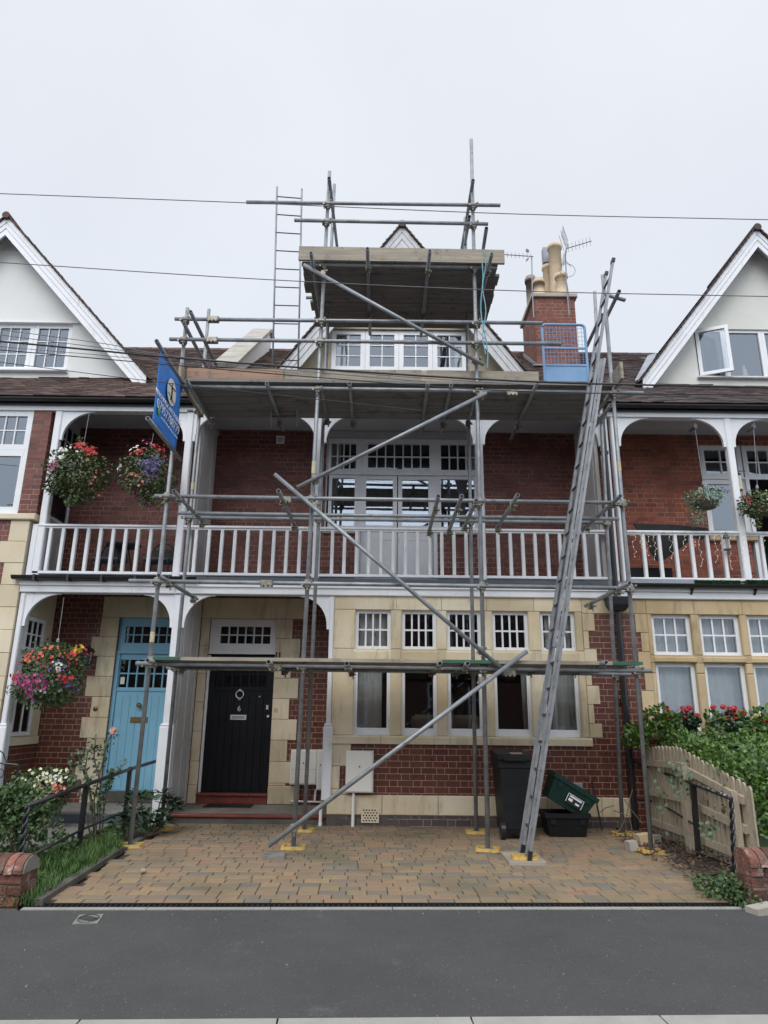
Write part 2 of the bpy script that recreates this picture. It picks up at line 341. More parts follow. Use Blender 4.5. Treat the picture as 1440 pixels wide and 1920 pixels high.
def glassmat(name, refl, rough=.02, tint=(.9, .93, .95)):
    t = NT(name); t.t.nodes.remove(t.b)
    tr = t.n('ShaderNodeBsdfTransparent'); tr.inputs[0].default_value = (*tint, 1)
    gl = t.n('ShaderNodeBsdfGlossy'); gl.inputs['Roughness'].default_value = rough; gl.inputs['Color'].default_value = (.82, .90, 1, 1)
    fr = t.n('ShaderNodeFresnel'); fr.inputs['IOR'].default_value = 1.5
    bp = t.n('ShaderNodeBump'); bp.inputs['Strength'].default_value = .02; bp.inputs['Distance'].default_value = .02
    t.l(t.noise(3, 1), bp.inputs['Height']); t.l(bp.outputs[0], gl.inputs['Normal'])
    f = t.math('MINIMUM', t.math('ADD', fr.outputs[0], refl), 1.0)
    mx = t.n('ShaderNodeMixShader'); t.l(f, mx.inputs[0]); t.l(tr.outputs[0], mx.inputs[1]); t.l(gl.outputs[0], mx.inputs[2])
    t.l(mx.outputs[0], t.t.nodes['Material Output'].inputs[0]); return t.m
M['glass'] = glassmat('window_glass', .06)
M['glass_hi'] = glassmat('sky_reflecting_glass', .17)
M['glass_door'] = glassmat('balcony_door_glass', .42)
M['glass_lo'] = glassmat('porch_glass', .01)
def emis(name, c, s):
    t = NT(name); t.b.inputs['Emission Color'].default_value = (*c, 1); t.b.inputs['Emission Strength'].default_value = s; return t.fin(c, .5)
M['bulb'] = emis('warm_led', (1, .66, .36), 1.0)
# asphalt and pavers
t = NT('asphalt'); n1 = t.noise(1.3, 6, .7); n2 = t.noise(260, 2, .6); vo = t.n('ShaderNodeTexVoronoi'); vo.inputs['Scale'].default_value = 95; t.l(t.co(), vo.inputs['Vector'])
c = t.mix(t.mr(n1, .3, .7), (.038, .038, .038), (.060, .059, .056)); c = t.mix(t.mr(n2, .45, .75, 0, .7), c, (.115, .115, .11))
wn = t.n('ShaderNodeTexWhiteNoise', noise_dimensions='3D'); t.l(vo.outputs['Position'], wn.inputs['Vector'])
c = t.mix(t.math('MULTIPLY', t.math('GREATER_THAN', wn.outputs['Value'], .975), t.math('LESS_THAN', vo.outputs['Distance'], .35)), c, (.17, .17, .16))
c = t.mix(t.mr(t.noise(1.7, 6, .8), .60, .72, 0, .7), c, (.12, .117, .108))
c = t.mix(t.mr(t.noise(.6, 6, .8, stretch=(.5, 1.5, 1)), .5, .7, 0, .45), c, (.045, .045, .046))
t.bump(t.noise(170, 3), .8, .006); M['asphalt'] = t.fin(c, .88)
t = NT('block_paver'); g = t.n('ShaderNodeNewGeometry').outputs['Random Per Island']
rp = t.n('ShaderNodeValToRGB'); el = rp.color_ramp.elements; cs = [(.18, .15, .105), (.26, .185, .11), (.28, .175, .105), (.21, .165, .105), (.30, .21, .115), (.15, .14, .115), (.29, .17, .105)]
while len(el) < len(cs): el.new(1)
for i, c in enumerate(cs): el[i].position = i / (len(cs) - 1); el[i].color = (*c, 1)
t.l(g, rp.inputs[0]); c = t.mix(t.mr(t.noise(22, 5, .75), .35, .75, 0, .45), rp.outputs[0], (.13, .105, .075))
c = t.mix(t.mr(t.noise(.9, 4, .6), .5, .72, 0, .65), c, (.075, .078, .045)); t.bump(t.noise(120, 3), .5, .004); M['paver'] = t.fin(c, .85)

# ------------------------------------------------------------------ setting: ground
ZP = -.04
def gz(x, y): return ZP
d0 = atZ(0, 1705, ZP); d1 = atZ(1440, 1703.5, ZP); dirU = Vector((d1.x - d0.x, d1.y - d0.y, 0)).normalized(); dirV = Vector((-dirU.y, dirU.x, 0))
O = Vector((d0.x, d0.y, 0))
def uv(u, v, z=0.): return O + dirU * u + dirV * v + Vector((0, 0, z))
def uvof(p): q = Vector((p[0], p[1], 0)) - O; return q.dot(dirU), q.dot(dirV)
k0 = atZ(0, 1914, ZP); kv = uvof(k0)[1]
b = MB(); b.add([uv(-60, -90, ZP - .13), uv(70, -90, ZP - .13), uv(70, 90, ZP - .13), uv(-60, 90, ZP - .13)], [(0, 1, 2, 3)])
tag(b.build('road', M['asphalt']), kind='structure')
b = MB()
NX = 60
b.add([uv(-25, kv, ZP), uv(31, kv, ZP), uv(31, -.03, ZP), uv(-25, -.03, ZP)], [(0, 1, 2, 3)])
tag(b.build('pavement', M['asphalt']), kind='structure')
b = MB()
for i in range(-22, 30):
    u0 = i * .915 + .35
    b.obox(uv(u0 + .455, kv - .066, ZP - .07), dirU, dirV, (0, 0, 1), .453, .064, .073 + random.uniform(-.001, .001))
tag(b.build('kerb', M['kerb']), kind='structure')
# light concrete edge of the drain + channel
dl = uvof(atZ(40, 1705, ZP))[0]; dr = uvof(atZ(1400, 1703, ZP))[0]
b = MB(); n = 6
for i in range(n):
    a = dl + (dr - dl) * i / n; c = dl + (dr - dl) * (i + 1) / n
    b.obox(uv((a + c) / 2, 0, ZP - .02), dirU, dirV, (0, 0, 1), (c - a) / 2 - .003, .028, .026)
tag(b.build('kerb', M['kerb']), kind='structure')
dt = thing('drainage_channel', 'long narrow black slotted drainage channel across the front of the block paved drive', 'drain', uv((dl + dr) / 2, .1, ZP))
b = MB(); b.obox(uv((dl + dr) / 2, .085, ZP - .04), dirU, dirV, (0, 0, 1), (dr - dl) / 2, .055, .03); b.build('channel', M['dark'], dt)
b = MB()
for s in (.034, .136): b.obox(uv((dl + dr) / 2, s, ZP - .006), dirU, dirV, (0, 0, 1), (dr - dl) / 2, .006, .014)
k = dl
while k < dr:
    b.obox(uv(k, .085, ZP - .006), dirU + dirV * .5, dirV, (0, 0, 1), .008, .048, .008); k += .04
b.build('grate', M['black'], dt)
# block paving
drive = [atZ(62, 1696, 0), atZ(1396, 1694, 0), atZ(1300, 1625, 0), atZ(1236, 1592, 0), Vector((3.15, 9.3, 0)), Vector((3.2, 9.6, 0)), Vector((-3.2, 9.6, 0)), atZ(310, 1552, 0), atZ(236, 1592, 0)]
drive = [Vector((p.x, p.y, 0)) for p in drive]
def inside(p, poly):
    c = False; j = len(poly) - 1
    for i in range(len(poly)):
        a, d = poly[i], poly[j]
        if (a.y > p.y) != (d.y > p.y) and p.x < (d.x - a.x) * (p.y - a.y) / (d.y - a.y) + a.x: c = not c
        j = i
    return c
b = MB()
def paver(b, u0, u1, v0, v1, z):
    g = .0035; c = .004; u0 += g; u1 -= g; v0 += g; v1 -= g
    z += random.uniform(-.0015, .0025)
    rings = [(0, z - .03), (0, z - c), (c, z)]; vs = []
    for ins, zz in rings:
        vs += [uv(u0 + ins, v0 + ins, zz), uv(u1 - ins, v0 + ins, zz), uv(u1 - ins, v1 - ins, zz), uv(u0 + ins, v1 - ins, zz)]
    fs = [(8, 9, 10, 11)]
    for k in range(2):
        for i in range(4): j = (i + 1) % 4; fs.append((k * 4 + i, k * 4 + j, k * 4 + 4 + j, k * 4 + 4 + i))
    b.add(vs, fs)
def zdrive(v): return ZP + .008 + min(max(v, 0), 3.4) / 3.4 * .03
v = .145
first = True
while v < 3.9:
    dv = .10 if first else .127
    u = -1 - random.random() * .2
    while u < 9:
        w = .2 if first else random.choice([.11, .165, .165, .22, .22, .22])
        cc = uv(u + w / 2, v + dv / 2)
        if inside(cc, drive): paver(b, u, u + w, v, v + dv, zdrive(v))
        u += w
    v += dv; first = False
tag(b.build('driveway', M['paver']), kind='structure')
b = MB()
for k in range(13):
    v0, v1 = .15 + .29 * k, .15 + .29 * (k + 1); xs = [uvof(p)[0] for p in (atZ(100, 1690, 0), atZ(1380, 1690, 0))]
    um = [uu for uu in [i * .05 for i in range(-10, 180)] if inside(uv(uu, (v0 + v1) / 2), drive)]
    if um: b.add([uv(um[0], v0, zdrive(v0) - .009), uv(um[-1], v0, zdrive(v0) - .009), uv(um[-1], v1, zdrive(v1) - .009), uv(um[0], v1, zdrive(v1) - .009)], [(0, 1, 2, 3)])
tag(b.build('paving_sand', M['soil']), kind='structure')
b = MB(); b.add([uv(-22, .14, ZP - .016), uv(31, .14, ZP - .016), uv(31, 3.4, ZP - .004), uv(31, 14, -.02), uv(-22, 14, -.02), uv(-22, 3.4, ZP - .004)], [(0, 1, 2, 3, 4, 5)])
tag(b.build('garden_soil', M['soil']), kind='structure')
# concrete edging on the left of the drive
b = MB(); pl = [drive[0] + Vector((-.03, .14, 0)), drive[8] + Vector((-.05, 0, 0)), drive[7] + Vector((-.05, 0, 0)), Vector((drive[7].x - .1, 9.2, 0))]
for i in range(3):
    p, q = pl[i], pl[i + 1]; b.bar((p.x, p.y, -.02), (q.x, q.y, -.005), .07, .05)
tag(b.build('path_edging', M['concrete_dk']), kind='structure')

# ------------------------------------------------------------------ houses
YF, YB = 9.30, 10.35
XL = U(322, 1200, YF); XR = U(1150, 1000, YF)          # party lines left and right of number 6
XBL = U(622, 1300, YF)                                 # left end of the stone bay
ZBEAM = V(620, 1118, YF); ZDECK = V(620, 1083, YF) - .02; ZRT = V(620, 989, YF); ZRB = V(620, 1078, YF)
ZTB = V(620, 777, YF); ZGUT = V(620, 752, 9.1)
XMIN, XMAX = -7.2, 7.0
GR = (lambda l, c: thing('terraced_house', l, c, (0, 9.3, 0)))
HC = thing('terraced_house', 'middle terraced house behind the scaffold, with black front door and pale stone window bay', 'house', ((XL + XR) / 2, YF, 0))
HL = thing('terraced_house', 'left terraced house with a pale blue front door, white rendered gable and white balcony', 'house', (XL - 2, YF, 0))
HR = thing('terraced_house', 'right terraced house with ochre stone bay and an open casement in its gable', 'house', (XR + 2, YF, 0))

def window(par, x0, x1, z0, z1, Y, fr=.045, cols=1, rows=1, bar=.018, m='white', glass='glass', depth=.05, room=True, name='window', bot=None, rd=.9):
    """framed window: frame part with glazing bars, pane sub-part, dark room lining behind"""
    b = MB(); bb = bot or fr
    b.box(x0, x0 + fr, Y, Y + depth, z0, z1); b.box(x1 - fr, x1, Y, Y + depth, z0, z1)
    b.box(x0 + fr, x1 - fr, Y + .002, Y + depth, z1 - fr, z1); b.box(x0 + fr, x1 - fr, Y + .002, Y + depth, z0, z0 + bb)
    if bot: b.box(x0 + .004, x1 - .004, Y - .012, Y + .001, z0, z0 + bb * .35)
    f = b.build(name, M[m], par)
    a0, a1, c0, c1 = x0 + fr, x1 - fr, z0 + bb, z1 - fr
    if cols * rows > 1:
        g = MB(); yb = Y + .012
        for i in range(1, cols): x = a0 + (a1 - a0) * i / cols; g.box(x - bar / 2, x + bar / 2, yb, yb + .03, c0, c1)
        for k in range(1, rows): z = c0 + (c1 - c0) * k / rows; g.box(a0, a1, yb + .002, yb + .028, z - bar / 2, z + bar / 2)
        g.build('glazing_bars', M[m], f)
    b = MB(); yg = Y + .03; b.add([(a0, yg, c0), (a1, yg, c0), (a1, yg, c1), (a0, yg, c1)], [(0, 1, 2, 3)]); b.build('pane', M[glass], f)
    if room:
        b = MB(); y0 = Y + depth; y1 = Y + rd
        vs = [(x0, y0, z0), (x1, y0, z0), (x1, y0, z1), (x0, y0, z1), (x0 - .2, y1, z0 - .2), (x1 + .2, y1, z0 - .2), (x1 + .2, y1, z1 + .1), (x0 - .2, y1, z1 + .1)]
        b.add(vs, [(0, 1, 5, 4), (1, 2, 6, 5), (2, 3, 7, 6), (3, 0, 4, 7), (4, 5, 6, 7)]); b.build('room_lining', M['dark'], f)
    return f
def wpx(par, l, t, r, bt, Y, **k):
    return window(par, U(l, (t + bt) / 2, Y), U(r, (t + bt) / 2, Y), V((l + r) / 2, bt, Y), V((l + r) / 2, t, Y), Y, **k)

def quoins(b, xe, d, z0, z1, wl, ws, h, y0, y1, start=0):
    z = z1; k = start
    while z > z0 + .02:
        zz = max(z - h, z0); w = wl if k % 2 == 0 else ws
        x1 = xe + d * w
        b.cbox(min(xe, x1), max(xe, x1), y0 - .003 * (k % 2), y1, zz + .0025, z - .0025, .004); z = zz; k += 1

# ---- bay front of number 6
def bay(par, x0, x1, lights, zt, zsill, ztr0, ztr1, zup0, zup1, stone, wall_y=YF, fr=.045, bars=(4, 2), mat_f='white', glass='glass', bot=.09, hoods=True):
    """stone bay: lintel, transom band, mullions, sill ; returns list of windows"""
    out = []
    b = MB(); ys = wall_y - .012; yd = wall_y + .16
    # lintel blocks
    xs = [x0] + [(lights[i][1] + lights[i + 1][0]) / 2 for i in range(len(lights) - 1)] + [x1]
    for i in range(len(xs) - 1): b.cbox(xs[i] + .002, xs[i + 1] - .002, ys, yd, zup1, zt, .004)
    edges = [x0] + [e for l in lights for e in l] + [x1]
    for i in range(0, len(edges), 2):
        a, c = edges[i], edges[i + 1]
        for (p, q) in ((zsill, ztr0 - .14), (ztr0 - .138, ztr0 - .001), (ztr1, zup1 - .001)): b.cbox(a, c, ys + .002, yd, p, q, .012)
        b.cbox(a, c, ys + .001, yd, ztr0, ztr1 - .001, .004)
    for a, c in lights: b.cbox(a - .02, c + .02, ys - .016, yd, ztr0 + .002, ztr1 - .02, .014); b.box(a, c, ys + .012, yd, ztr1 - .019, ztr1 + .004)
    b.build('stone_surround', M[stone], par)
    b = MB(); n = 5; L0 = x1 + .0 - x0
    for i in range(n):
        b.prismx([(wall_y - .05, zsill - .10), (wall_y + .1, zsill - .10), (wall_y + .1, zsill + .005), (wall_y - .02, zsill - .002), (wall_y - .05, zsill - .022)], x0 - .03 + (L0 + .05) * i / n + .002, x0 - .03 + (L0 + .05) * (i + 1) / n - .002)
    b.build('window_sill', M[stone], par)
    for a, c in lights:
        out.append((window(par, a, c, ztr1, zup1, wall_y + .05, fr=fr, cols=bars[0], rows=bars[1], m=mat_f, glass=glass, bar=.022),
                    window(par, a, c, zsill + .003, ztr0, wall_y + .05, fr=fr, m=mat_f, glass=glass, bot=bot)))
    return out
lt = []
for (l, r, t) in ((664, 732, 1260), (753, 819, 1260), (839, 905, 1262), (926, 995, 1264), (1018, 1085, 1266)): lt.append((U(l, t, YF), U(r, t, YF)))
zt = ZBEAM + .004; zup1 = V(700, 1143, YF); zup0 = V(700, 1217, YF); ztr1 = zup0; ztr0 = V(700, 1238, YF); zs = V(700, 1379, YF)
XBR = U(1118, 1300, YF)
bay(HC, XBL, XBR - .12, lt, zt, zs, ztr0, ztr1, zup0, zup1, 'stone')
b = MB(); quoins(b, XBR - .119, 1, zs, zup1 - .02, .16, .07, .235, YF - .012, YF + .1)
b.cbox(XBR - .118, XR - .02, YF - .011, YF + .1, zup1 - .018, zt, .004); b.build('quoins', M['stone'], HC)
zpl1 = V(900, 1492, YF); zpl0 = V(900, 1530, YF)
b = MB(); holes = [(h[0], h[1], zs, zup1) for h in lt]
b.wall(XBL, XBR - .12, zpl0, zs - .08, YF, YF + .14); b.box(XBR - .118, XR + .35, YF + .0, YF + .14, 0 - .1, zt); b.build('brick_wall', M['brick_dark'], HC)
b = MB(); xa = U(648, 1450, YF); quoins(b, XBL, 1, zpl1, zs - .10, .26, .13, .27, YF - .009, YF + .1)
b.build('quoins', M['stone'], HC)
b = MB(); x = XBL - .02
while x < XR - .05:
    x2 = min(x + random.uniform(.55, .8), XR); b.cbox(x + .002, x2 - .002, YF - .03, YF + .1, zpl0, zpl1 - .004, .01); x = x2
b.build('plinth', M['stone'], HC)
b = MB(); b.box(XBL - .02, XR, YF - .022, YF + .1, -.1, zpl0 - .002); b.build('plinth', M['brick_blue'], HC)
# return wall of the bay into the porch
b = MB(); b.box(XBL + .0, XBL + .14, YF + .15, YB + .1, -.1, zt); b.build('brick_wall', M['brick_dark'], HC)

# ---- porch back walls
ZPC = V(450, 1119, YB) + .02
def doorway(par, x0, x1, wl, wr, zfloor, lw, colname, quoin_l=True):
    pass
dx0, dx1 = U(388, 1300, YB) - .035, U(514, 1200, YB) + .02
dx0 = (U(394, 1180, YB) + U(374, 1480, YB)) / 2 - .02; dx1 = (U(517, 1180, YB) + U(500, 1480, YB)) / 2 + .015
zft = V(455, 1160, YB); zfb = V(455, 1226, YB); zdt = V(455, 1228, YB); zdb = V(435, 1487, YB); zfl = V(435, 1507, YB)
XP = XL + .06
b = MB(); b.wall(XP, XBL + .0, -.1, ZPC + .3, YB, YB + .2, [(dx0, dx1, -.05, zft)]); b.build('brick_wall', M['brick_dark'], HC)
b = MB(); quoins(b, dx1 + .001, 1, zfl + .24, zft - .0, .36, .24, .285, YB - .014, YB + .18, 1)
xs_ = U(328, 1300, YF) - .03; wl_ = dx0 - xs_ - .032
quoins(b, dx0 - .001, -1, zfl + .24, zft - .0, wl_, wl_, .4, YB - .014, YB + .18)
b.cbox(xs_ + .03, dx1 + .42, YB - .014, YB + .18, zft + .002, ZPC - .04, .005)
b.cbox(dx1 + .0, dx1 + .38, YB - .04, YB + .18, zfl, zfl + .238, .01); b.cbox(xs_ + .031, dx0 - .0, YB - .04, YB + .18, zfl, zfl + .238, .01)
b.build('door_surround', M['stone'], HC)
# fanlight
b = MB(); y = YB + .06
hx0 = U(408, 1190, YB) + .03; hx1 = U(506, 1190, YB); hz1 = V(455, 1174, YB); hz0 = V(455, 1206, YB)
b.wall(dx0, dx1, zfb - .0, zft, y, y + .05, [(hx0, hx1, hz0, hz1)]); b.box(dx0, dx1, y - .03, y + .0, zfb, zfb + .04)
fl = b.build('fanlight', M['white'], HC)
b = MB()
for i in range(1, 6): xx = ratio(hx0, hx1, i / 6); b.box(xx - .009, xx + .009, y + .01, y + .04, hz0, hz1)
b.box(hx0, hx1, y + .012, y + .038, (hz0 + hz1) / 2 - .008, (hz0 + hz1) / 2 + .008); b.build('glazing_bars', M['white'], fl)
b = MB(); b.add([(hx0, y + .03, hz0), (hx1, y + .03, hz0), (hx1, y + .03, hz1), (hx0, y + .03, hz1)], [(0, 1, 2, 3)]); b.build('pane', M['glass_lo'], fl)
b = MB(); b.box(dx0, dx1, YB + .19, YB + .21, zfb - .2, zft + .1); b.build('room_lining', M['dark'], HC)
b = MB(); b.box(dx0, dx0 + .035, YB + .05, YB + .1, zdb, zdt - .002); b.build('door_frame', M['white'], HC)
# planked door
def pdoor(par, x0, x1, z0, z1, Y, mt, gz0, gz1, gx0, gx1, nb, plank=.105, rows=2):
    b = MB(); b.wall(x0, x1, z0, z1, Y, Y + .05, [(gx0, gx1, gz0, gz1)])
    x = gx0 - .01; zt2 = gz0 - .11
    while x < gx1 + .0:
        x2 = min(x + plank, gx1 + .02); b.cbox(x + .002, x2 - .002, Y - .006, Y, z0 + .01, zt2, .004); x = x2
    b.box(gx0 - .04, gx1 + .04, Y - .014, Y, gz0 - .05, gz0 - .015)
    d = b.build('front_door', M[mt], par)
    b = MB()
    for i in range(1, nb): xx = ratio(gx0, gx1, i / nb); b.box(xx - .01, xx + .01, Y + .005, Y + .04, gz0, gz1)
    for i in range(1, rows): zz = ratio(gz0, gz1, i / rows); b.box(gx0, gx1, Y + .007, Y + .038, zz - .01, zz + .01)
    b.build('glazing_bars', M[mt], d)
    b = MB(); b.add([(gx0, Y + .03, gz0), (gx1, Y + .03, gz0), (gx1, Y + .03, gz1), (gx0, Y + .03, gz1)], [(0, 1, 2, 3)]); b.build('pane', M['glass_lo'], d)
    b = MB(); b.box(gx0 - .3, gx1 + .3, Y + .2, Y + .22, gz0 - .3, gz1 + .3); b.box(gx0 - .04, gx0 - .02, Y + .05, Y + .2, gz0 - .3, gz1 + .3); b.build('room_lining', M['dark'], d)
    return d
YD = YB + .07
D1 = pdoor(HC, dx0 + .036, dx1 - .001, zdb, zdt - .004, YD, 'blackdoor', V(450, 1288, YD), V(450, 1240, YD), U(404, 1270, YD), U(500, 1270, YD), 6)
def ring(b, c, r, t, n=20, nrm='y'):
    pts = [(c[0] + r * math.cos(2 * math.pi * i / n), c[1], c[2] + r * math.sin(2 * math.pi * i / n)) for i in range(n + 1)]
    return b.path(pts, t, 6)
c = at(449.5, 1302, YD - .03); b = MB(); ring(b, c, .055, .009); b.box(c.x - .014, c.x + .014, YD - .035, YD - .002, c.z + .045, c.z + .075); b.box(c.x - .02, c.x + .02, YD - .02, YD - .002, c.z - .075, c.z - .062); b.build('door_knocker', M['chrome'], D1)
c = at(447, 1345, YD); b = MB(); b.cbox(c.x - .115, c.x + .115, YD - .016, YD - .005, c.z - .035, c.z + .035, .004); lb = b.build('letter_plate', M['chrome'], D1)
b = MB(); b.box(c.x - .09, c.x + .09, YD - .019, YD - .014, c.z - .018, c.z + .018); b.build('letter_flap', M['lead'], lb)
c = at(501.5, 1326, YD); b = MB(); b.cbox(c.x - .018, c.x + .018, YD - .03, YD - .002, c.z - .035, c.z + .03, .008); b.build('door_latch', M['chrome'], D1)
c = at(503, 1343, YD); b = MB(); b.tube((c.x, YD - .002, c.z), (c.x, YD - .03, c.z), .018); b.build('door_handle', M['chrome'], D1)
c = at(487, 1306, YD); b = MB(); b.tube((c.x, YD - .002, c.z), (c.x, YD - .015, c.z), .01); b.build('spyhole', M['chrome'], D1)
def text(name, s, size, loc, rot, m, par=None, ext=.002, align='CENTER'):
    cu = bpy.data.curves.new(name, 'FONT'); cu.body = s; cu.size = size; cu.extrude = ext; cu.align_x = align
    o = bpy.data.objects.new('tmp', cu); S.collection.objects.link(o); bpy.context.view_layer.update()
    me = bpy.data.meshes.new_from_object(o.evaluated_get(bpy.context.evaluated_depsgraph_get())); bpy.data.objects.remove(o)
    me.transform(Matrix.Translation(loc) @ rot); me.materials.clear(); me.materials.append(m); me.name = name
    q = bpy.data.objects.new(name, me); S.collection.objects.link(q)
    if par: q.parent = par; q.location = -Vector(par.location) if par.type == 'EMPTY' else (0, 0, 0)
    return q
c = at(448.5, 1328, YD - .01); text('door_number', '6', .105, (c.x, YD - .012, c.z - .038), Matrix.Rotation(R(90), 4, 'X'), M['chrome'], D1)
# thresholds, step platform
b = MB(); n = 4
for i in range(n): b.cbox(ratio(dx0, dx1, i / n) + .001, ratio(dx0, dx1, (i + 1) / n) - .001, YB - .06, YB + .2, zdb - .035, zdb - .002, .008)
b.box(dx0 + .01, dx1 - .01, YB - .03, YB + .2, zfl, zdb - .036); b.build('doorstep', M['redtile'], HC)
xst = U(300, 1530, YF)
b = MB(); b.box(xst, XBL - .03, YF + .12, YB - .001, -.1, zfl - .006); b.build('porch_floor', M['concrete'], HC)
b = MB(); b.cbox(xst - .01, XBL - .02, YF + .02, YF + .119, zfl - .04, zfl - .002, .01); b.build('porch_step_edge', M['redtile'], HC)
b = MB(); b.box(xst, XBL - .03, YF + .05, YF + .115, -.1, zfl - .041); b.build('porch_step', M['concrete_dk'], HC)
# party screen in the porch
xs_ = U(328, 1300, YF) - .03
b = MB(); b.box(xs_ - .03, xs_ + .03, YF + .12, YB - .05, zfl - .1, ZPC + .2)
for z0, z1 in ((zfl + .1, zfl + .75), (zfl + .85, ZPC - .1)):
    for ya in (YF + .2, YF + .55, YF + .88): b.box(xs_ + .03, xs_ + .038, ya, ya + .04, z0, z1)
b.build('porch_screen', M['greywhite'], HC)

# ---- neighbour left: porch
bx0 = (U(214, 1225, YB) + U(190, 1483, YB)) / 2; bx1 = min(bx0 + 1.02, xs_ - .06)
zb1 = V(260, 1158, YB); zb2 = V(260, 1225, YB); zb3 = V(250, 1484, YB); XLR = U(41, 1115, YF)
b = MB(); b.wall(XLR - .1, xs_ - .04, -.1, ZPC + .3, YB, YB + .2, [(bx0, bx1, -.05, zb1)]); b.build('brick_wall', M['brick_dark'], HL)
b = MB(); quoins(b, bx0 - .001, -1, .02, zb1, .37, .26, .285, YB - .014, YB + .18, 1)
b.cbox(bx0 - .26, bx1 + .0, YB - .014, YB + .18, zb1 + .002, ZPC - .04, .005); b.build('door_surround', M['stone'], HL)
b = MB(); y = YB + .06; hx0, hx1, hz0, hz1 = U(232, 1190, YB), U(232, 1190, YB) + .74, V(270, 1205, YB), V(270, 1174, YB)
b.wall(bx0, bx1, zb2 + .0, zb1, y, y + .05, [(hx0, hx1, hz0, hz1)]); b.box(bx0, bx1, y - .03, y, zb2, zb2 + .03); fl = b.build('fanlight', M['blue'], HL)
b = MB()
for i in range(1, 6): xx = ratio(hx0, hx1, i / 6); b.box(xx - .009, xx + .009, y + .01, y + .04, hz0, hz1)
b.box(hx0, hx1, y + .012, y + .038, (hz0 + hz1) / 2 - .008, (hz0 + hz1) / 2 + .008); b.build('glazing_bars', M['blue'], fl)
b = MB(); b.add([(hx0, y + .03, hz0), (hx1, y + .03, hz0), (hx1, y + .03, hz1), (hx0, y + .03, hz1)], [(0, 1, 2, 3)]); b.build('pane', M['glass_lo'], fl)
b = MB(); b.box(bx0, bx1, YB + .19, YB + .21, zb2 - .2, zb1 + .1); b.build('room_lining', M['dark'], HL)
b = MB(); b.box(bx0, bx0 + .05, YB + .04, YB + .1, zb3, zb2 - .002); b.box(bx1 - .05, bx1, YB + .04, YB + .1, zb3, zb2 - .002); b.build('door_frame', M['blue'], HL)
D2 = pdoor(HL, bx0 + .051, bx1 - .051, zb3, zb2 - .004, YD, 'blue', V(260, 1289, YD), V(260, 1237, YD), U(224, 1262, YD), U(224, 1262, YD) + .76, 6)
c = at(263, 1322, YD); b = MB(); b.lathe((0, 0, 0), [(.012, 0), (.012, .03), (.032, .045), (.036, .06), (.03, .075), (.0, .08)], 14)
b.v = [(c.x + v[0], YD - v[2], c.z + v[1]) for v in b.v]; b.build('door_knob', M['brass'], D2, True)
c = at(261, 1350, YD); b = MB(); b.cbox(c.x - .125, c.x + .125, YD - .016, YD - .005, c.z - .04, c.z + .04, .004); b.box(c.x - .09, c.x + .09, YD - .024, YD - .015, c.z - .02, c.z + .02); b.build('letter_plate', M['brass'], D2)
c = at(229, 1276, YD); b = MB(); b.box(c.x - .03, c.x + .03, YD + .012, YD + .02, c.z - .05, c.z + .05); b.build('window_card', M['cream_pl'], D2)
b = MB(); b.box(bx0, bx1, YB - .05, YB + .15, zb3 - .12, zb3 - .002); b.build('doorstep', M['concrete_dk'], HL)
# side return of the left bay at porch level, with its narrow window
b = MB(); b.box(XLR - .14, XLR - .02, YF + .05, YB, -.1, ZPC + .2); b.build('brick_wall', M['brick_dark'], HL)
b = MB(); xr_ = XLR - .018
def sidewin(par, x, y0, y1, z0, z1, m='white', rows=2, name='window', cols=2, bar=.02):
    b = MB(); fr = .05
    b.box(x, x + .03, y0, y0 + fr, z0, z1); b.box(x, x + .03, y1 - fr, y1, z0, z1); b.box(x + .001, x + .029, y0 + fr, y1 - fr, z0, z0 + fr); b.box(x + .001, x + .029, y0 + fr, y1 - fr, z1 - fr, z1)
    f = b.build(name, M[m], par)
    if rows * cols > 1:
        b = MB()
        for i in range(1, rows): zz = ratio(z0 + fr, z1 - fr, i / rows); b.box(x + .008, x + .025, y0 + fr, y1 - fr, zz - bar / 2, zz + bar / 2)
        for i in range(1, cols): yy = ratio(y0 + fr, y1 - fr, i / cols); b.box(x + .006, x + .027, yy - bar / 2, yy + bar / 2, z0 + fr, z1 - fr)
        b.build('glazing_bars', M[m], f)
    b = MB(); b.add([(x + .01, y0 + fr, z0 + fr), (x + .01, y1 - fr, z0 + fr), (x + .01, y1 - fr, z1 - fr), (x + .01, y0 + fr, z1 - fr)], [(0, 1, 2, 3)]); b.build('pane', M['glass_lo'], f)
    b = MB(); b.box(x - .008, x - .002, y0, y1, z0, z1); b.build('room_lining', M['dark'], f)
    return f
zsL = V(30, 1385, YF)
b.box(xr_, xr_ + .012, YF + .05, YB - .02, zsL, ZPC + .1); b.box(xr_, xr_ + .05, YF + .0, YB - .05, zsL - .1, zsL); b.build('stone_surround', M['stone_l'], HL)
sidewin(HL, xr_ + .014, YF + .2, YB - .32, zsL + .02, V(60, 1232, 9.8)); sidewin(HL, xr_ + .014, YF + .2, YB - .32, V(60, 1222, 9.8), V(60, 1160, 9.8), cols=3)
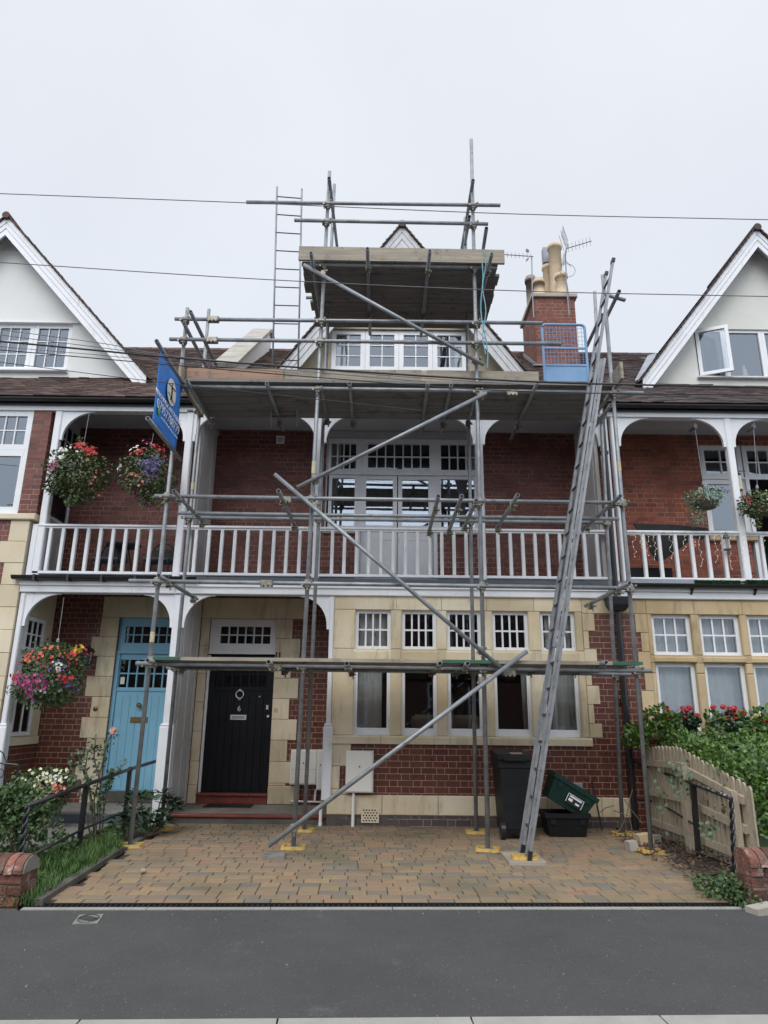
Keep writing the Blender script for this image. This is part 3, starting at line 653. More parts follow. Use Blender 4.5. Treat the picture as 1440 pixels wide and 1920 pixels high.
# left bay front (stone/brick) both storeys
xq = XLR - .022
YL = YF - .04
zc = V(60, 968, YL)
b = MB(); quoins(b, xq, -1, zsL + .02, zc - .06, .26, .36, .30, YL - .01, YL + .2)
b.build('quoins', M['stone_l'], HL)
b = MB(); b.box(XMIN, xq - .26, YL + .0, YL + .2, ZBEAM - .15, zc - .06); b.build('brick_wall', M['brick_up'], HL)
b = MB(); b.cbox(XMIN, xq - .0, YL - .03, YL + .2, zsL - .1, zsL + .018, .012); b.cbox(XMIN, xq - .27, YL - .004, YL + .2, zsL + .02, ZBEAM - .152, .005); b.build('stone_front', M['stone_l'], HL)
b = MB(); b.box(XMIN, xq - .01, YL + .012, YL + .2, -.1, zsL - .102); b.build('brick_wall', M['brick_dark'], HL)
b = MB(); quoins(b, xq, -1, -.05, zsL - .102, .16, .10, .27, YL + .004, YL + .2); b.build('quoins', M['stone_l'], HL)
b = MB(); b.cbox(XMIN, U(70, 965, YL), YL - .05, YL + .2, zc - .058, zc + .03, .012); b.build('window_sill', M['stone_l'], HL)
xw1 = U(50, 850, YL); xpe = U(84, 850, YL)
b = MB(); b.box(xw1 + .001, xpe, YL + .02, YL + .2, zc + .031, ZTB + .05); b.build('brick_wall', M['brick_up'], HL)
zmid = V(20, 842, YL)
window(HL, xw1 - .8, xw1, zmid + .0, ZTB + .0, YL + .03, fr=.085, cols=4, rows=2, glass='glass_hi'); window(HL, xw1 - .8, xw1, zc + .032, zmid - .002, YL + .03, fr=.09, glass='glass_hi', bot=.11)
window(HL, xw1 - 1.7, xw1 - .81, zmid + .0, ZTB + .0, YL + .03, fr=.085, cols=4, rows=2, glass='glass_hi'); window(HL, xw1 - 1.7, xw1 - .81, zc + .032, zmid - .002, YL + .03, fr=.09, glass='glass_hi', bot=.11)
b = MB(); b.box(XMIN, xw1 - 1.7, YL + .02, YL + .2, zc + .031, ZTB + .05); b.build('brick_wall', M['brick_up'], HL)

# ---- neighbour right: bay
zsr = V(1300, 1372, YF); ztr0r = V(1300, 1243, YF); ztr1r = V(1300, 1229, YF); zup1r = V(1300, 1152, YF); x0r = U(1200, 1240, YF)
ltr = [(U(1222, 1190, YF) + .012, U(1291, 1190, YF) + .05), (U(1311, 1190, YF) + .02, U(1383, 1190, YF) + .05)]
wr = ltr[1][0] - ltr[0][0]
ltr += [(ltr[1][0] + wr * k, ltr[1][1] + wr * k) for k in (1, 2, 3)]
bay(HR, x0r + .14, ltr[-1][1] + .4, ltr, zt, zsr, ztr0r, ztr1r, 0, zup1r, 'stone_r', fr=.05, bars=(3, 2), mat_f='upvc', bot=.05)
b = MB(); quoins(b, x0r + .139, -1, zsr, zup1r, .16, .10, .25, YF - .012, YF + .1); b.cbox(XR + .0, x0r + .138, YF - .011, YF + .1, zup1r + .002, zt, .004); b.build('quoins', M['stone_r'], HR)
b = MB(); b.box(XR + .351, XMAX, YF, YF + .14, -.1, zsr - .1); b.build('brick_wall', M['brick_dark'], HR)

# ---- timber beams and fascias of the ground floor veranda, deck edge
zb0, zb1_ = ZBEAM + .004, V(620, 1096, YF)
for par, x0, x1 in ((HL, XLR - .02, XL), (HC, XL, XR), (HR, XR, XMAX)):
    b = MB(); b.cbox(x0 + .001, x1 - .001, YF - .05, YF + .1, zb0, zb1_, .01); b.box(x0 + .001, x1 - .001, YF - .075, YF - .03, zb0 + (zb1_ - zb0) * .62, zb1_ - .002)
    b.box(x0 + .001, x1 - .001, YF - .04, YF + .1, zb1_ + .001, ZDECK - .04)
    b.build('veranda_beam', M['white'], par)
    b = MB(); b.box(x0 + .001, x1 - .001, YF - .03, YB, ZDECK - .038, ZDECK - .004); b.build('balcony_deck', M['lead'], par)
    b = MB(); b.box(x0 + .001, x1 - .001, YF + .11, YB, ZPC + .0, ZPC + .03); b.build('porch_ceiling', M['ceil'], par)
# left + right black gutter, slate edging in the middle
zg = V(620, 1086, 9.1)
def gutter(b, x0, x1, y, z, r=.055):
    n = 7; o = [(y - r * math.cos(math.pi * i / n) , z - r * math.sin(math.pi * i / n)) for i in range(n + 1)]
    i_ = [(y - (r - .006) * math.cos(math.pi * i / n), z - (r - .006) * math.sin(math.pi * i / n)) for i in range(n, -1, -1)]
    pts = o + i_
    N = len(pts); vs = [(x0, p, q) for p, q in pts] + [(x1, p, q) for p, q in pts]
    fs = [(i, N + i, N + (i + 1) % N, (i + 1) % N) for i in range(N)]
    for i in range(n): fs.append((i, i + 1, N - 2 - i, N - 1 - i)); fs.append((N + i + 1, N + i, 2 * N - 1 - i, 2 * N - 2 - i))
    b.add(vs, fs)
b = MB(); gutter(b, XLR - .1, XL + .3, YF - .12, zg + .02); 
for k in range(5): xx = XLR + .2 + k * .45; b.box(xx, xx + .03, YF - .19, YF - .06, zg - .05, zg + .03)
b.build('gutter', M['black'], HL)
b = MB(); b.box(XLR, XL - .01, YF - .07, YF - .02, ZDECK - .06, ZDECK - .0); b.build('deck_edging', M['slate'], HL)
b = MB(); b.box(XL + .02, XR - .06, YF - .085, YF - .052, zg - .05, ZDECK - .002); b.build('deck_edging', M['slate'], HC)
b = MB(); gutter(b, XR + .12, XMAX, YF - .12, zg - .0)
for k in range(6): xx = XR + .95 + k * .85; b.prismx([(YF - .17, zg - .02), (YF - .06, zg - .02), (YF - .06, zg - .13)], xx, xx + .02)
b.build('gutter', M['black'], HR)
b = MB(); b.box(XR + .1, U(1300, 1098, YF), YF - .1, YF - .06, zg - .0, zg + .07); b.build('deck_edging', M['lead'], HR)

# ---- first floor back walls
zce = V(450, 806, YB)
def backwall(par, x0, x1, holes, mt):
    b = MB(); b.wall(x0, x1, ZDECK - .05, zce + .15, YB, YB + .2, holes); b.build('brick_wall', M[mt], par)
wx0, wx1 = U(612, 860, YB), U(897, 860, YB); wz1 = V(750, 822, YB); wzm = V(750, 888, YB); wz0 = V(750, 992, YB); wdx0, wdx1 = U(676, 950, YB), U(812, 950, YB)
backwall(HC, XL, XR, [(wx0, wx1, wz0, wz1), (wdx0, wdx1, ZDECK - .1, wz0)], 'brick_up')
b = MB(); b.box(wx0, wx1, YB + .02, YB + .12, wz1 - .03, wz1); b.box(wx0, wx1, YB - .0, YB + .12, wzm - .02, wzm + .03); b.box(wx0, wx0 + .02, YB + .02, YB + .12, wz0, wz1)
for (l, r) in ((671, 686), (810, 822)): b.box(U(l, 855, YB), U(r, 855, YB), YB + .035, YB + .11, wzm + .031, wz1 - .031); b.box(U(l - 1, 940, YB), U(r, 940, YB), YB + .045, YB + .11, wz0 + .001, wzm - .021)
b.build('window_frame', M['white'], HC)
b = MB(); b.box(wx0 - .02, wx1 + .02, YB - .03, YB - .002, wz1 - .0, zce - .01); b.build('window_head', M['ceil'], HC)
for (l, r, n) in ((614, 674, 4), (683, 812, 7), (820, 897, 4)):
    window(HC, U(l, 855, YB) + .01, U(r, 855, YB) - .005, wzm + .032, wz1 - .032, YB + .03, fr=.05, cols=n, rows=2, glass='glass', bar=.02)
for (l, r) in ((614, 671), (820, 897)):
    window(HC, U(l, 940, YB) + .01, U(r, 940, YB) - .005, wz0 + .002, wzm - .022, YB + .03, fr=.05, glass='glass_door')
for (l, r) in ((676, 745), (746, 812)):
    d = window(HC, U(l, 940, YB) + .004, U(r, 940, YB) - .004, wz0 + .002, wzm - .022, YB + .04, fr=.065, glass='glass_door', name='balcony_door')
    x0, x1 = U(l, 940, YB) + .004, U(r, 940, YB) - .004
    b = MB(); b.box(x0, x1, YB + .045, YB + .09, ZDECK, wz0 + .0)
    for (a, c) in ((.12, .47), (.53, .88)):
        xa, xb = ratio(x0, x1, a), ratio(x0, x1, c); za, zb = ratio(ZDECK, wz0, .12), ratio(ZDECK, wz0, .85)
        b.box(xa, xb, YB + .036, YB + .045, zb - .02, zb); b.box(xa, xb, YB + .036, YB + .045, za, za + .02); b.box(xa, xa + .02, YB + .036, YB + .045, za + .02, zb - .02); b.box(xb - .02, xb, YB + .036, YB + .045, za + .02, zb - .02)
    b.build('door_panel', M['white'], d)
b = MB(); b.box(wdx0 - .06, wdx0, YB - .015, YB + .12, ZDECK, wz0 - .01); b.box(wdx1, wdx1 + .06, YB - .015, YB + .12, ZDECK, wz0 - .01); b.box(wdx0, wdx1, YB + .1, YB + .12, ZDECK - .04, wz0); b.build('door_frame', M['white'], HC)
b = MB(); b.cbox(wx0 - .02, wdx0 - .061, YB - .05, YB + .02, wz0 - .085, wz0 - .002, .01); b.cbox(wdx1 + .061, wx1 + .05, YB - .05, YB + .02, wz0 - .085, wz0 - .002, .01); b.build('window_sill', M['stone_l'], HC)
backwall(HL, XLR - .1, XL - .02, [], 'brick_up')
rx0 = U(1318, 900, YB); rzm = V(1340, 896, YB); rz1 = V(1340, 834, YB); rz0 = V(1340, 1003, YB)
backwall(HR, XR + .02, XMAX + .5, [(rx0, XMAX, rz0, rz1), (rx0 + .62, rx0 + 1.5, ZDECK - .1, rz0)], 'brick_red')
wr_ = U(1392, 860, YB) - rx0
for k in range(5):
    xa = rx0 + wr_ * k * 1.02
    if xa > XMAX - .6: break
    window(HR, xa + .01, xa + wr_, rzm + .01, rz1, YB + .03, fr=.075, cols=2 if k == 0 else 3, rows=2, glass='glass_hi', m='upvc', bar=.022)
    if k != 1: window(HR, xa + .01, xa + wr_, rz0, rzm - .012, YB + .03, fr=.08, glass='glass_hi', m='upvc')
b = MB(); b.box(rx0, XMAX, YB + .0, YB + .03, rzm - .014, rzm + .012); b.box(rx0 + wr_ + .001, rx0 + wr_ + .055, YB - .01, YB + .1, ZDECK, rzm - .015)
b.build('window_frame', M['upvc'], HR)
b = MB(); b.box(rx0 + wr_ + .06, rx0 + 2.02 * wr_ + .3, YB + .7, YB + .72, ZDECK - .1, rzm); b.build('room_lining', M['dark'], HR)
b = MB(); b.cbox(rx0 - .03, rx0 + wr_ + .05, YB - .07, YB + .02, rz0 - .1, rz0 - .002, .01); b.build('window_sill', M['stone_r'], HR)
# side return of left bay at balcony level: white glazed door
b = MB(); xw = XLR - .02
b.box(xw - .08, xw + .0, YF + .0, YB, ZDECK, ZTB + .3); b.build('veranda_side_wall', M['greywhite'], HL)
sidewin(HL, xw + .002, YF + .35, YB - .05, V(110, 855, 9.8), V(110, 790, 9.8), rows=2, cols=3, m='greywhite')
d = sidewin(HL, xw + .002, YF + .35, YB - .05, V(105, 975, 9.8), V(108, 860, 9.8), rows=1, cols=1, name='balcony_door')
b = MB(); b.box(xw + .002, xw + .02, YF + .35, YB - .05, ZDECK, V(105, 975, 9.8) - .002)
b.box(xw + .02, xw + .03, YF + .5, YF + .54, ZDECK + .1, ZDECK + .6); b.box(xw + .02, xw + .03, YB - .25, YB - .21, ZDECK + .1, ZDECK + .6); b.build('door_panel', M['greywhite'], d)
b = MB(); c = at(80, 962, 9.7); b.path([(xw + .03, 9.72, c.z), (xw + .07, 9.72, c.z), (xw + .07, 9.85, c.z - .01)], .008); b.build('door_handle', M['black'], d)
# party screens on the balcony
for par, xx in ((HC, XL + .09), (HC, XR - .12)):
    b = MB(); b.box(xx - .025, xx + .025, YF + .1, YB, ZDECK, ZTB + .15)
    for k in range(0, 3, 2):
        for s in (-1, 1): b.box(xx + s * .025, xx + s * .033, YF + .2 + k * .3, YF + .25 + k * .3, ZDECK + .05, ZTB)
    b.build('balcony_screen', M['greywhite'], par)

# ---- balcony posts, arched brackets, balustrade
def bracket(b, x, d, zt_, w, h, y0, y1):
    pts = [(x, zt_)]; n = 12
    pts.append((x + d * w, zt_)); pts.append((x + d * w, zt_ - .012))
    for i in range(1, n): a = math.pi / 2 * i / n; pts.append((x + d * (.035 + (w - .035) * (1 - math.sin(a))), zt_ - .012 - (h - .05) * (1 - math.cos(a))))
    pts += [(x + d * .035, zt_ - h + .03), (x + d * .035, zt_ - h), (x, zt_ - h)]
    if d < 0: pts = pts[::-1]
    b.prism(pts, y0, y1)
def post(par, x, z0, z1, sides, w=.1, bw=.46, bh=.44, base=None):
    b = MB(); b.cbox(x - w / 2, x + w / 2, YF - .03, YF + .06, z0, z1, .012)
    if base:
        b.cbox(x - w / 2 - .03, x + w / 2 + .03, YF - .055, YF + .085, z0, base, .012); b.cbox(x - w / 2 - .02, x + w / 2 + .02, YF - .045, YF + .075, base + .001, base + .035, .012)
    p = b.build('veranda_post', M['white'], par)
    for s in sides:
        b = MB(); bracket(b, x + s * w / 2, s, z1 - .002, bw, bh, YF - .01, YF + .035); b.build('arched_bracket', M['white'], p)
    return p
pu = [(HL, U(97, 850, YF) + .03, (1,)), (HC, U(347, 900, YF), (-1, 1)), (HC, U(598, 900, YF), (-1, 1)), (HC, U(900, 900, YF), (-1, 1)), (HC, XR - .02, (-1,)), (HR, XR + .13, (1,)), (HR, U(1377, 900, YF), (-1, 1)), (HR, U(1377, 900, YF) + 1.9, (-1, 1))]
for par, x, sd_ in pu:
    post(par, x, ZDECK, ZTB, sd_)
post(HL, XLR + .03, -.05, ZBEAM, (1,), w=.07, base=V(20, 1362, YF))
post(HL, U(320, 1300, YF), -.02, ZBEAM, (-1, 1), w=.12, bw=.42, base=V(318, 1362, YF))
post(HC, XBL - .03, V(600, 1500, YF), ZBEAM, (-1,), w=.06, bw=.40, base=V(610, 1362, YF))
def balustrade(par, x0, x1, sp=.172):
    b = MB(); b.cbox(x0, x1, YF - .04, YF + .05, ZRT - .035, ZRT, .008); b.box(x0, x1, YF - .02, YF + .03, ZRT - .055, ZRT - .036); o = b.build('handrail', M['white'], par)
    b = MB(); b.cbox(x0, x1, YF - .03, YF + .04, ZRB - .03, ZRB + .01, .006); b.build('bottom_rail', M['white'], par)
    n = max(1, round((x1 - x0) / sp) - 1)
    for i in range(1, n + 1):
        x = ratio(x0, x1, i / (n + 1)); b = MB(); w = .023
        b.cbox(x - w, x + w, YF - w, YF + w, ZRB + .011, ZRT - .09, .006)
        b.box(x - w + .003, x + w - .003, YF - w + .003, YF + w - .003, ZRT - .0895, ZRT - .056); b.build('baluster', M['white'], par)
px_ = [p[1] for p in pu]
px0 = U(62, 1030, YF)
b = MB(); b.cbox(px0 - .04, px0 + .04, YF - .03, YF + .05, ZDECK, ZRT - .001, .01); b.build('newel_post', M['white'], HL)
balustrade(HL, px0 + .041, px_[1] - .051)
balustrade(HC, px_[1] + .051, px_[2] - .051); balustrade(HC, px_[2] + .051, px_[3] - .051, .170); balustrade(HC, px_[3] + .051, px_[4] - .051)
balustrade(HR, px_[5] + .051, px_[6] - .051, .21); balustrade(HR, px_[6] + .051, px_[7] - .051, .21)
# upper beam, ceiling, gutter
zg2 = ZGUT
for par, x0, x1 in ((HL, XMIN, XL), (HC, XL, XR), (HR, XR, XMAX)):
    b = MB(); b.box(x0 + .001, x1 - .001, YF - .04, YF + .09, ZTB, ZTB + .13); b.box(x0 + .001, x1 - .001, YF - .06, YF + .09, ZTB + .131, zg2 - .0)
    b.build('roof_beam', M['white'], par)
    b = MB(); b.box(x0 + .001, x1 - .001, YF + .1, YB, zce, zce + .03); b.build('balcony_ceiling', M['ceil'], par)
    b = MB(); gutter(b, x0 + .001, x1 - .001, YF - .13, zg2 + .03, .048); b.box(x0 + .001, x1 - .001, YF - .075, YF - .061, zg2 - .05, zg2 + .04)
    b.build('gutter', M['black'], par)
# ---- roofs
zwt = V(700, 716, YB); sl = (zwt - (zg2 + .04)) / (YB - (YF - .16))
YR = 13.6; zrid = V(300, 655, YR) - .02; s2 = (zrid - zwt) / (YR - YB)
def tiles(b, x0, x1, ya, za, yb_, zb_, gauge=.098, tw=.165, skip=None):
    d = Vector((0, yb_ - ya, zb_ - za)); Lh = d.length; d.normalize(); nrm = Vector((0, -d.z, d.y))
    v = 0; r = 0
    while v < Lh:
        x = x0 - (tw / 2 if r % 2 else 0)
        while x < x1:
            xa, xb = max(x, x0) + .0015, min(x + tw, x1) - .0015; x += tw
            if xb - xa < .02: continue
            p = Vector((0, ya, za)) + d * v
            if skip and skip((xa + xb) / 2, p.z): continue
            j = random.uniform(-.004, .004); lift = .020 + random.uniform(-.003, .006)
            q0 = p - d * (.012 + j); q1 = p + d * (gauge + .02)
            vs = []
            for xx in (xa, xb):
                for (q, h) in ((q0, lift - .013), (q0, lift), (q1, .010), (q1, -.004)):
                    w = q + nrm * (h + (j * .6 if xx == xa else 0)); vs.append((xx, w.y, w.z))
            b.add(vs, [(0, 1, 2, 3), (7, 6, 5, 4), (0, 4, 5, 1), (1, 5, 6, 2), (0, 3, 7, 4)])
        v += gauge; r += 1
for par, x0, x1, mt in ((HL, XMIN, XL, 'tile'), (HC, XL, XR, 'tile'), (HR, XR, XMAX, 'tile_r')):
    b = MB(); tiles(b, x0, x1, YF - .17, zg2 + .045, YB + .02, zwt)
    hl = MB(); hl.add([(x0, YF - .15, zg2 + .03), (x1, YF - .15, zg2 + .03), (x1, YB, zwt - .02), (x0, YB, zwt - .02)], [(0, 1, 2, 3)])
    b.add(hl.v, hl.f); b.build('veranda_roof', M[mt], par)
    lim = {HL.name: (XL - 2.9, XL), HC.name: (XL, XR), HR.name: (XR, XR + 2.2)}[par.name]
    b = MB(); tiles(b, lim[0], lim[1], YB, zwt, YR, zrid)
    b.add([(x0, YB, zwt - .02), (x1, YB, zwt - .02), (x1, YR, zrid - .02), (x0, YR, zrid - .02), (x0, YR + 3.2, zwt - .02), (x1, YR + 3.2, zwt - .02)], [(0, 1, 2, 3), (3, 2, 5, 4)])
    rf = b.build('roof', M[mt], par)
    b = MB(); x = x0
    while x < x1 - .05:
        b.tube((x, YR, zrid - .03), (min(x + .3, x1) - .004, YR, zrid - .03), .085, 10, .09); x += .3
    b.build('ridge_tiles', M[mt], rf)
    # attic side/party walls behind so nothing is open
b = MB(); b.box(XMIN, XMAX, YB + .05, YB + .1, zce, zwt - .05); b.build('attic_wall', M['dark'], HC)

def gable(par, ax, az, fx, fz, yv, yw, wm, bw, tm, worn, hole=None, back=YR):
    """front gable: apex (ax, az), half width to (fx, fz), verge plane yv, wall plane yw"""
    hw = abs(fx - ax); k = (az - fz) / hw
    def chev(b, o0, o1, y0, y1, ext=0):
        # two sloping boards between offsets o0 (outer) and o1 (inner), measured vertically
        for s in (-1, 1):
            pts = [(ax, az - o0), (ax + s * hw, fz - o0), (ax + s * hw, fz - o1 ), (ax, az - o1)]
            if s > 0: pts = pts[::-1]
            b.prism(pts, y0, y1)
    b = MB(); chev(b, .0, bw * .30, yv, yv + .05); chev(b, bw * .30 + .001, bw * .62, yv + .012, yv + .05); chev(b, bw * .62 + .001, bw, yv + .024, yv + .05)
    b.build('bargeboard', M[worn], par)
    b = MB(); chev(b, .01, .04, yv + .05, yw)
    b.build('gable_soffit', M['white'], par)
    # wall
    zb = fz + .0 - bw * .4
    def ex(z): return (az - .05 - z) / k
    b = MB(); y0, y1 = yw, yw + .15
    def piece(pts): b.prism(pts, y0, y1)
    if hole:
        hx0, hx1, hz0, hz1 = hole
        piece([(ax - ex(zb), zb), (ax + ex(zb), zb), (ax + ex(hz0), hz0), (ax - ex(hz0), hz0)][::1])
        piece([(ax - ex(hz0), hz0), (hx0, hz0), (hx0, hz1), (ax - ex(hz1), hz1)])
        piece([(hx1, hz0), (ax + ex(hz0), hz0), (ax + ex(hz1), hz1), (hx1, hz1)])
        piece([(ax - ex(hz1), hz1), (ax + ex(hz1), hz1), (ax, az - .05)])
    else: piece([(ax - ex(zb), zb), (ax + ex(zb), zb), (ax, az - .05)])
    b.build('gable_wall', M[wm], par)
    # roof slabs as tile courses running down each side
    b = MB()
    for s in (-1, 1):
        dv = Vector((s * hw, 0, fz - az)); Ls = dv.length; dv.normalize(); nr = Vector((s * -dv.z * s, 0, abs(dv.x)))
        nr = Vector((-dv.z * (1 if s > 0 else -1) * s, 0, dv.x * s)); nr = Vector((abs(dv.z) * s, 0, abs(dv.x)))
        v = 0; r_ = 0
        while v < Ls + .05:
            p = Vector((ax, 0, az)) + dv * v; q = p + dv * .125
            y = yv - .03
            # verge tile near the camera, then long course behind
            segs = [(yv - .04 + random.uniform(-.006, .006), yv + .13), (yv + .131, yv + .32), (yv + .321, back)]
            for (ya, yb2) in segs:
                h = random.uniform(-.004, .004)
                pts = [p + nr * .004, p + nr * .02, q + nr * (.038 + h), q + nr * (.022 + h)]
                P2 = [(w.x, w.z) for w in pts]
                if s > 0: P2 = P2[::-1]
                b.prism(P2, ya, yb2)
            v += .10; r_ += 1
    rf = b.build('gable_roof', M[tm], par)
    b = MB(); y = yv - .06
    while y < yv + 1.5:
        pts = []
        for a in range(-60, 241, 30): pts.append((ax + .065 * math.cos(R(a)), az + .0 + .065 * math.sin(R(a))))
        b.prism(pts[::-1], y, y + .29); y += .3
    b.build('ridge_tiles', M[tm], rf)
YV, YW = 10.05, YB
# centre gable
cw = 8
gx = (U(621, 660, YW), U(875, 660, YW), V(750, 694, YW), V(750, 619, YW))
ap = at(754, 418, YV); ftl = at(525, 690, YV); ftr = at(985, 697, YV)
axc = ap.x; hwc = (ftr.x - ftl.x) / 2
gable(HC, axc, ap.z - .05, axc + hwc, (ftl.z + ftr.z) / 2, YV, YW, 'stucco', .42, 'tile', 'white_worn', gx)
b = MB(); b.box(gx[0] - .06, gx[1] + .06, YW - .03, YW + .14, gx[3], gx[3] + .08); b.build('window_head', M['stucco'], HC)
n = 4; ww = (gx[1] - gx[0]) / n
for i in range(n): window(HC, gx[0] + ww * i + .002, gx[0] + ww * (i + 1) - .002, gx[2], gx[3], YW + .02, fr=.075, cols=2, rows=3, glass='glass_hi', m='upvc', bar=.016)
# left gable
ap = at(15, 402, YV); ft = at(275, 700, YV)
gz0, gz1 = V(100, 694, YW), V(100, 607, YW)
gl = (U(-88, 650, YW), U(131, 650, YW), gz0, gz1)
gable(HL, ap.x, ap.z - .05, ft.x, ft.z - .05, YV, YW, 'render', .34, 'tile', 'white', gl)
b = MB(); n = 3; ww = (gl[1] - gl[0]) / n
for i in range(n): window(HL, gl[0] + ww * i + .002, gl[0] + ww * (i + 1) - .002, gl[2], gl[3], YW + .03, fr=.07, cols=3, rows=3, glass='glass_hi', m='white', bar=.016)
b.cbox(gl[0] - .04, gl[1] + .03, YW - .08, YW + .02, gl[2] - .05, gl[2] - .002, .01); b.build('window_sill', M['white'], HL)
b = MB(); b.box(gl[0] - .06, gl[1] + .1, YW - .04, YW - .001, gl[3] + .0, gl[3] + .02); b.build('drip_mould', M['white'], HL)
c = at(21, 467, YW); b = MB(); b.box(c.x - .1, c.x + .1, YW - .012, YW - .001, c.z - .035, c.z + .035)
for i in range(4): b.box(c.x - .085, c.x + .085, YW - .018, YW - .012, c.z - .028 + i * .016, c.z - .02 + i * .016)
b.build('wall_vent', M['render'], HL)
# right gable
ap = at(1417, 424, YV); ft = at(1205, 710, YV)
gz0, gz1 = V(1370, 708, YW), V(1370, 617, YW)
gr = (U(1304, 660, YW), U(1304, 660, YW) + 1.84, gz0, gz1)
gable(HR, ap.x, ap.z - .05, ft.x, ft.z - .0, YV, YW, 'render_r', .34, 'tile_r', 'white', gr)
ww = .5
for i in (1, 2): window(HR, gr[0] + .5 + .66 * (i - 1) + .003, gr[0] + .5 + .66 * i, gr[2], gr[3], YW + .03, fr=.05, glass='glass_hi', m='upvc')
fo = window(HR, gr[0], gr[0] + .5, gr[2], gr[3], YW + .03, fr=.03, glass='glass_lo', m='upvc')
# open casement sash hinged at its left side
sx0, sy0 = gr[0] + .03, YW + .0; ang = R(-24); ca, sa = math.cos(ang), math.sin(ang); SW, SH0, SH1 = .50, gr[2] + .03, gr[3] - .03
b = MB(); f_ = .055
for (x0, x1, z0, z1) in ((0, f_, SH0, SH1), (SW - f_, SW, SH0, SH1), (f_, SW - f_, SH0, SH0 + f_), (f_, SW - f_, SH1 - f_, SH1)): b.box(x0, x1, 0, .05, z0, z1)
b.v = [(sx0 + x * ca - y * sa, sy0 + x * sa + y * ca, z) for x, y, z in b.v]; sash = b.build('casement', M['upvc'], fo)
b = MB(); b.add([(f_, .025, SH0 + f_), (SW - f_, .025, SH0 + f_), (SW - f_, .025, SH1 - f_), (f_, .025, SH1 - f_)], [(0, 1, 2, 3)])
b.v = [(sx0 + x * ca - y * sa, sy0 + x * sa + y * ca, z) for x, y, z in b.v]; b.build('pane', M['glass_hi'], fo)
b = MB(); b.cbox(gr[0] - .03, gr[1] + .03, YW - .07, YW + .02, gr[2] - .035, gr[2] - .002, .008); b.build('window_sill', M['greywhite'], HR)
# lead valley strips + party wall copings
p0 = at(1200, 716, YB - .02); p1 = at(1224, 668, YB + .75)
b = MB(); b.bar(p0 + Vector((0, 0, .03)), p1 + Vector((0, 0, .03)), .16, .03); b.build('roof_flashing', M['lead'], HR)
# white-faced party wall with stone coping climbing the roof, left of the centre gable
xc0, xc1 = U(385, 700, YB + .1), U(385, 700, YB + .1) + .34
def rz(y): return zwt + (y - YB) * s2
xpw = U(402, 674, YB + .1) + .23
b = MB(); b.prismx([(YB + .05, rz(YB) - .1), (YR + .1, zrid - .1), (YR + .1, zrid + .34), (YR - .25, zrid + .34), (YB + .05, rz(YB) + .24)], xpw - .16, xpw + .10); pw = b.build('party_wall', M['render'], HC)
n = 7; b = MB(); sl_ = Vector((0, YR - .25 - YB - .0, zrid + .34 - rz(YB) - .24)); 
for i in range(n):
    a = Vector((xpw - .03, YB + .0, rz(YB) + .28)) + sl_ * (i / n); c = Vector((xpw - .03, YB + .0, rz(YB) + .28)) + sl_ * ((i + 1) / n - .004)
    b.bar(a, c, .40, .06)
b.box(xpw - .23, xpw + .17, YR - .25, YR + .15, zrid + .35, zrid + .41); b.build('coping_stones', M['coping'], pw)
# chimney
YC0, YC1 = 11.9, 13.0
cxl, cxr = U(1003, 600, YC0), U(1080, 600, YC0); czt = V(1040, 556, YC0)
b = MB(); b.box(cxl, cxr, YC0, YC1, rz(YC0) - .4, czt - .03); ch = b.build('chimney', M['brick_chim'], HC)
b = MB(); b.cbox(cxl - .05, cxr + .05, YC0 - .05, YC1 + .05, czt - .029, czt + .05, .01); b.build('chimney_cap', M['coping'], ch)
b = MB(); zb = rz(YC0); b.prismx([(YC0 - .02, zb - .02), (YC0 - .02, zb + .06), (YC1, rz(YC1) + .12), (YC1, rz(YC1) - .02)], cxl - .015, cxl - .002); b.box(cxl - .02, cxr + .02, YC0 - .03, YC0 - .002, zb - .08, zb + .06)
b.bar((cxl - .1, YC0 - .05, zb + .0), (cxr + .1, YC0 - .05, zb + .0), .12, .02); b.build('chimney_flashing', M['lead'], ch)
def pot(px, py0, py1, y, w0, w1, m, lip=.02, cowl=False):
    p = at(px, py1, y); zt_ = V(px, py0, y); h = zt_ - czt - .05; b = MB()
    prof = [(w0 / 2, 0), (w0 / 2, .05), (w0 / 2 - .01, .06), (w1 / 2, h - .09), (w1 / 2 + lip, h - .08), (w1 / 2 + lip, h), (w1 / 2 - .02, h), (w1 / 2 - .02, h - .1)]
    if cowl: prof = prof[:4] + [(w1 / 2 + lip, h - .14), (w1 / 2 + lip, h - .05), (w1 / 2, h - .045), (w1 / 2, h)]
    b.lathe((p.x, y, czt + .05), prof, 18); return b.build('chimney_pot', M[m], ch, True)
pot(1045, 462, 548, 12.35, .29, .25, 'pot', .025); pot(1054, 516, 548, 12.05, .29, .2, 'pot', .03); pot(1029, 500, 545, 12.7, .24, .2, 'pot')
pot(1011, 524, 548, 12.05, .27, .2, 'pot', .02, True); pot(996, 520, 552, 12.5, .22, .2, 'pot_dk', .02, True)
p = at(1027, 480, 12.6); b = MB(); b.box(p.x - .09, p.x + .05, 12.6, 12.75, p.z - .14, p.z + .22); b.build('chimney_cowl', M['lead'], ch)
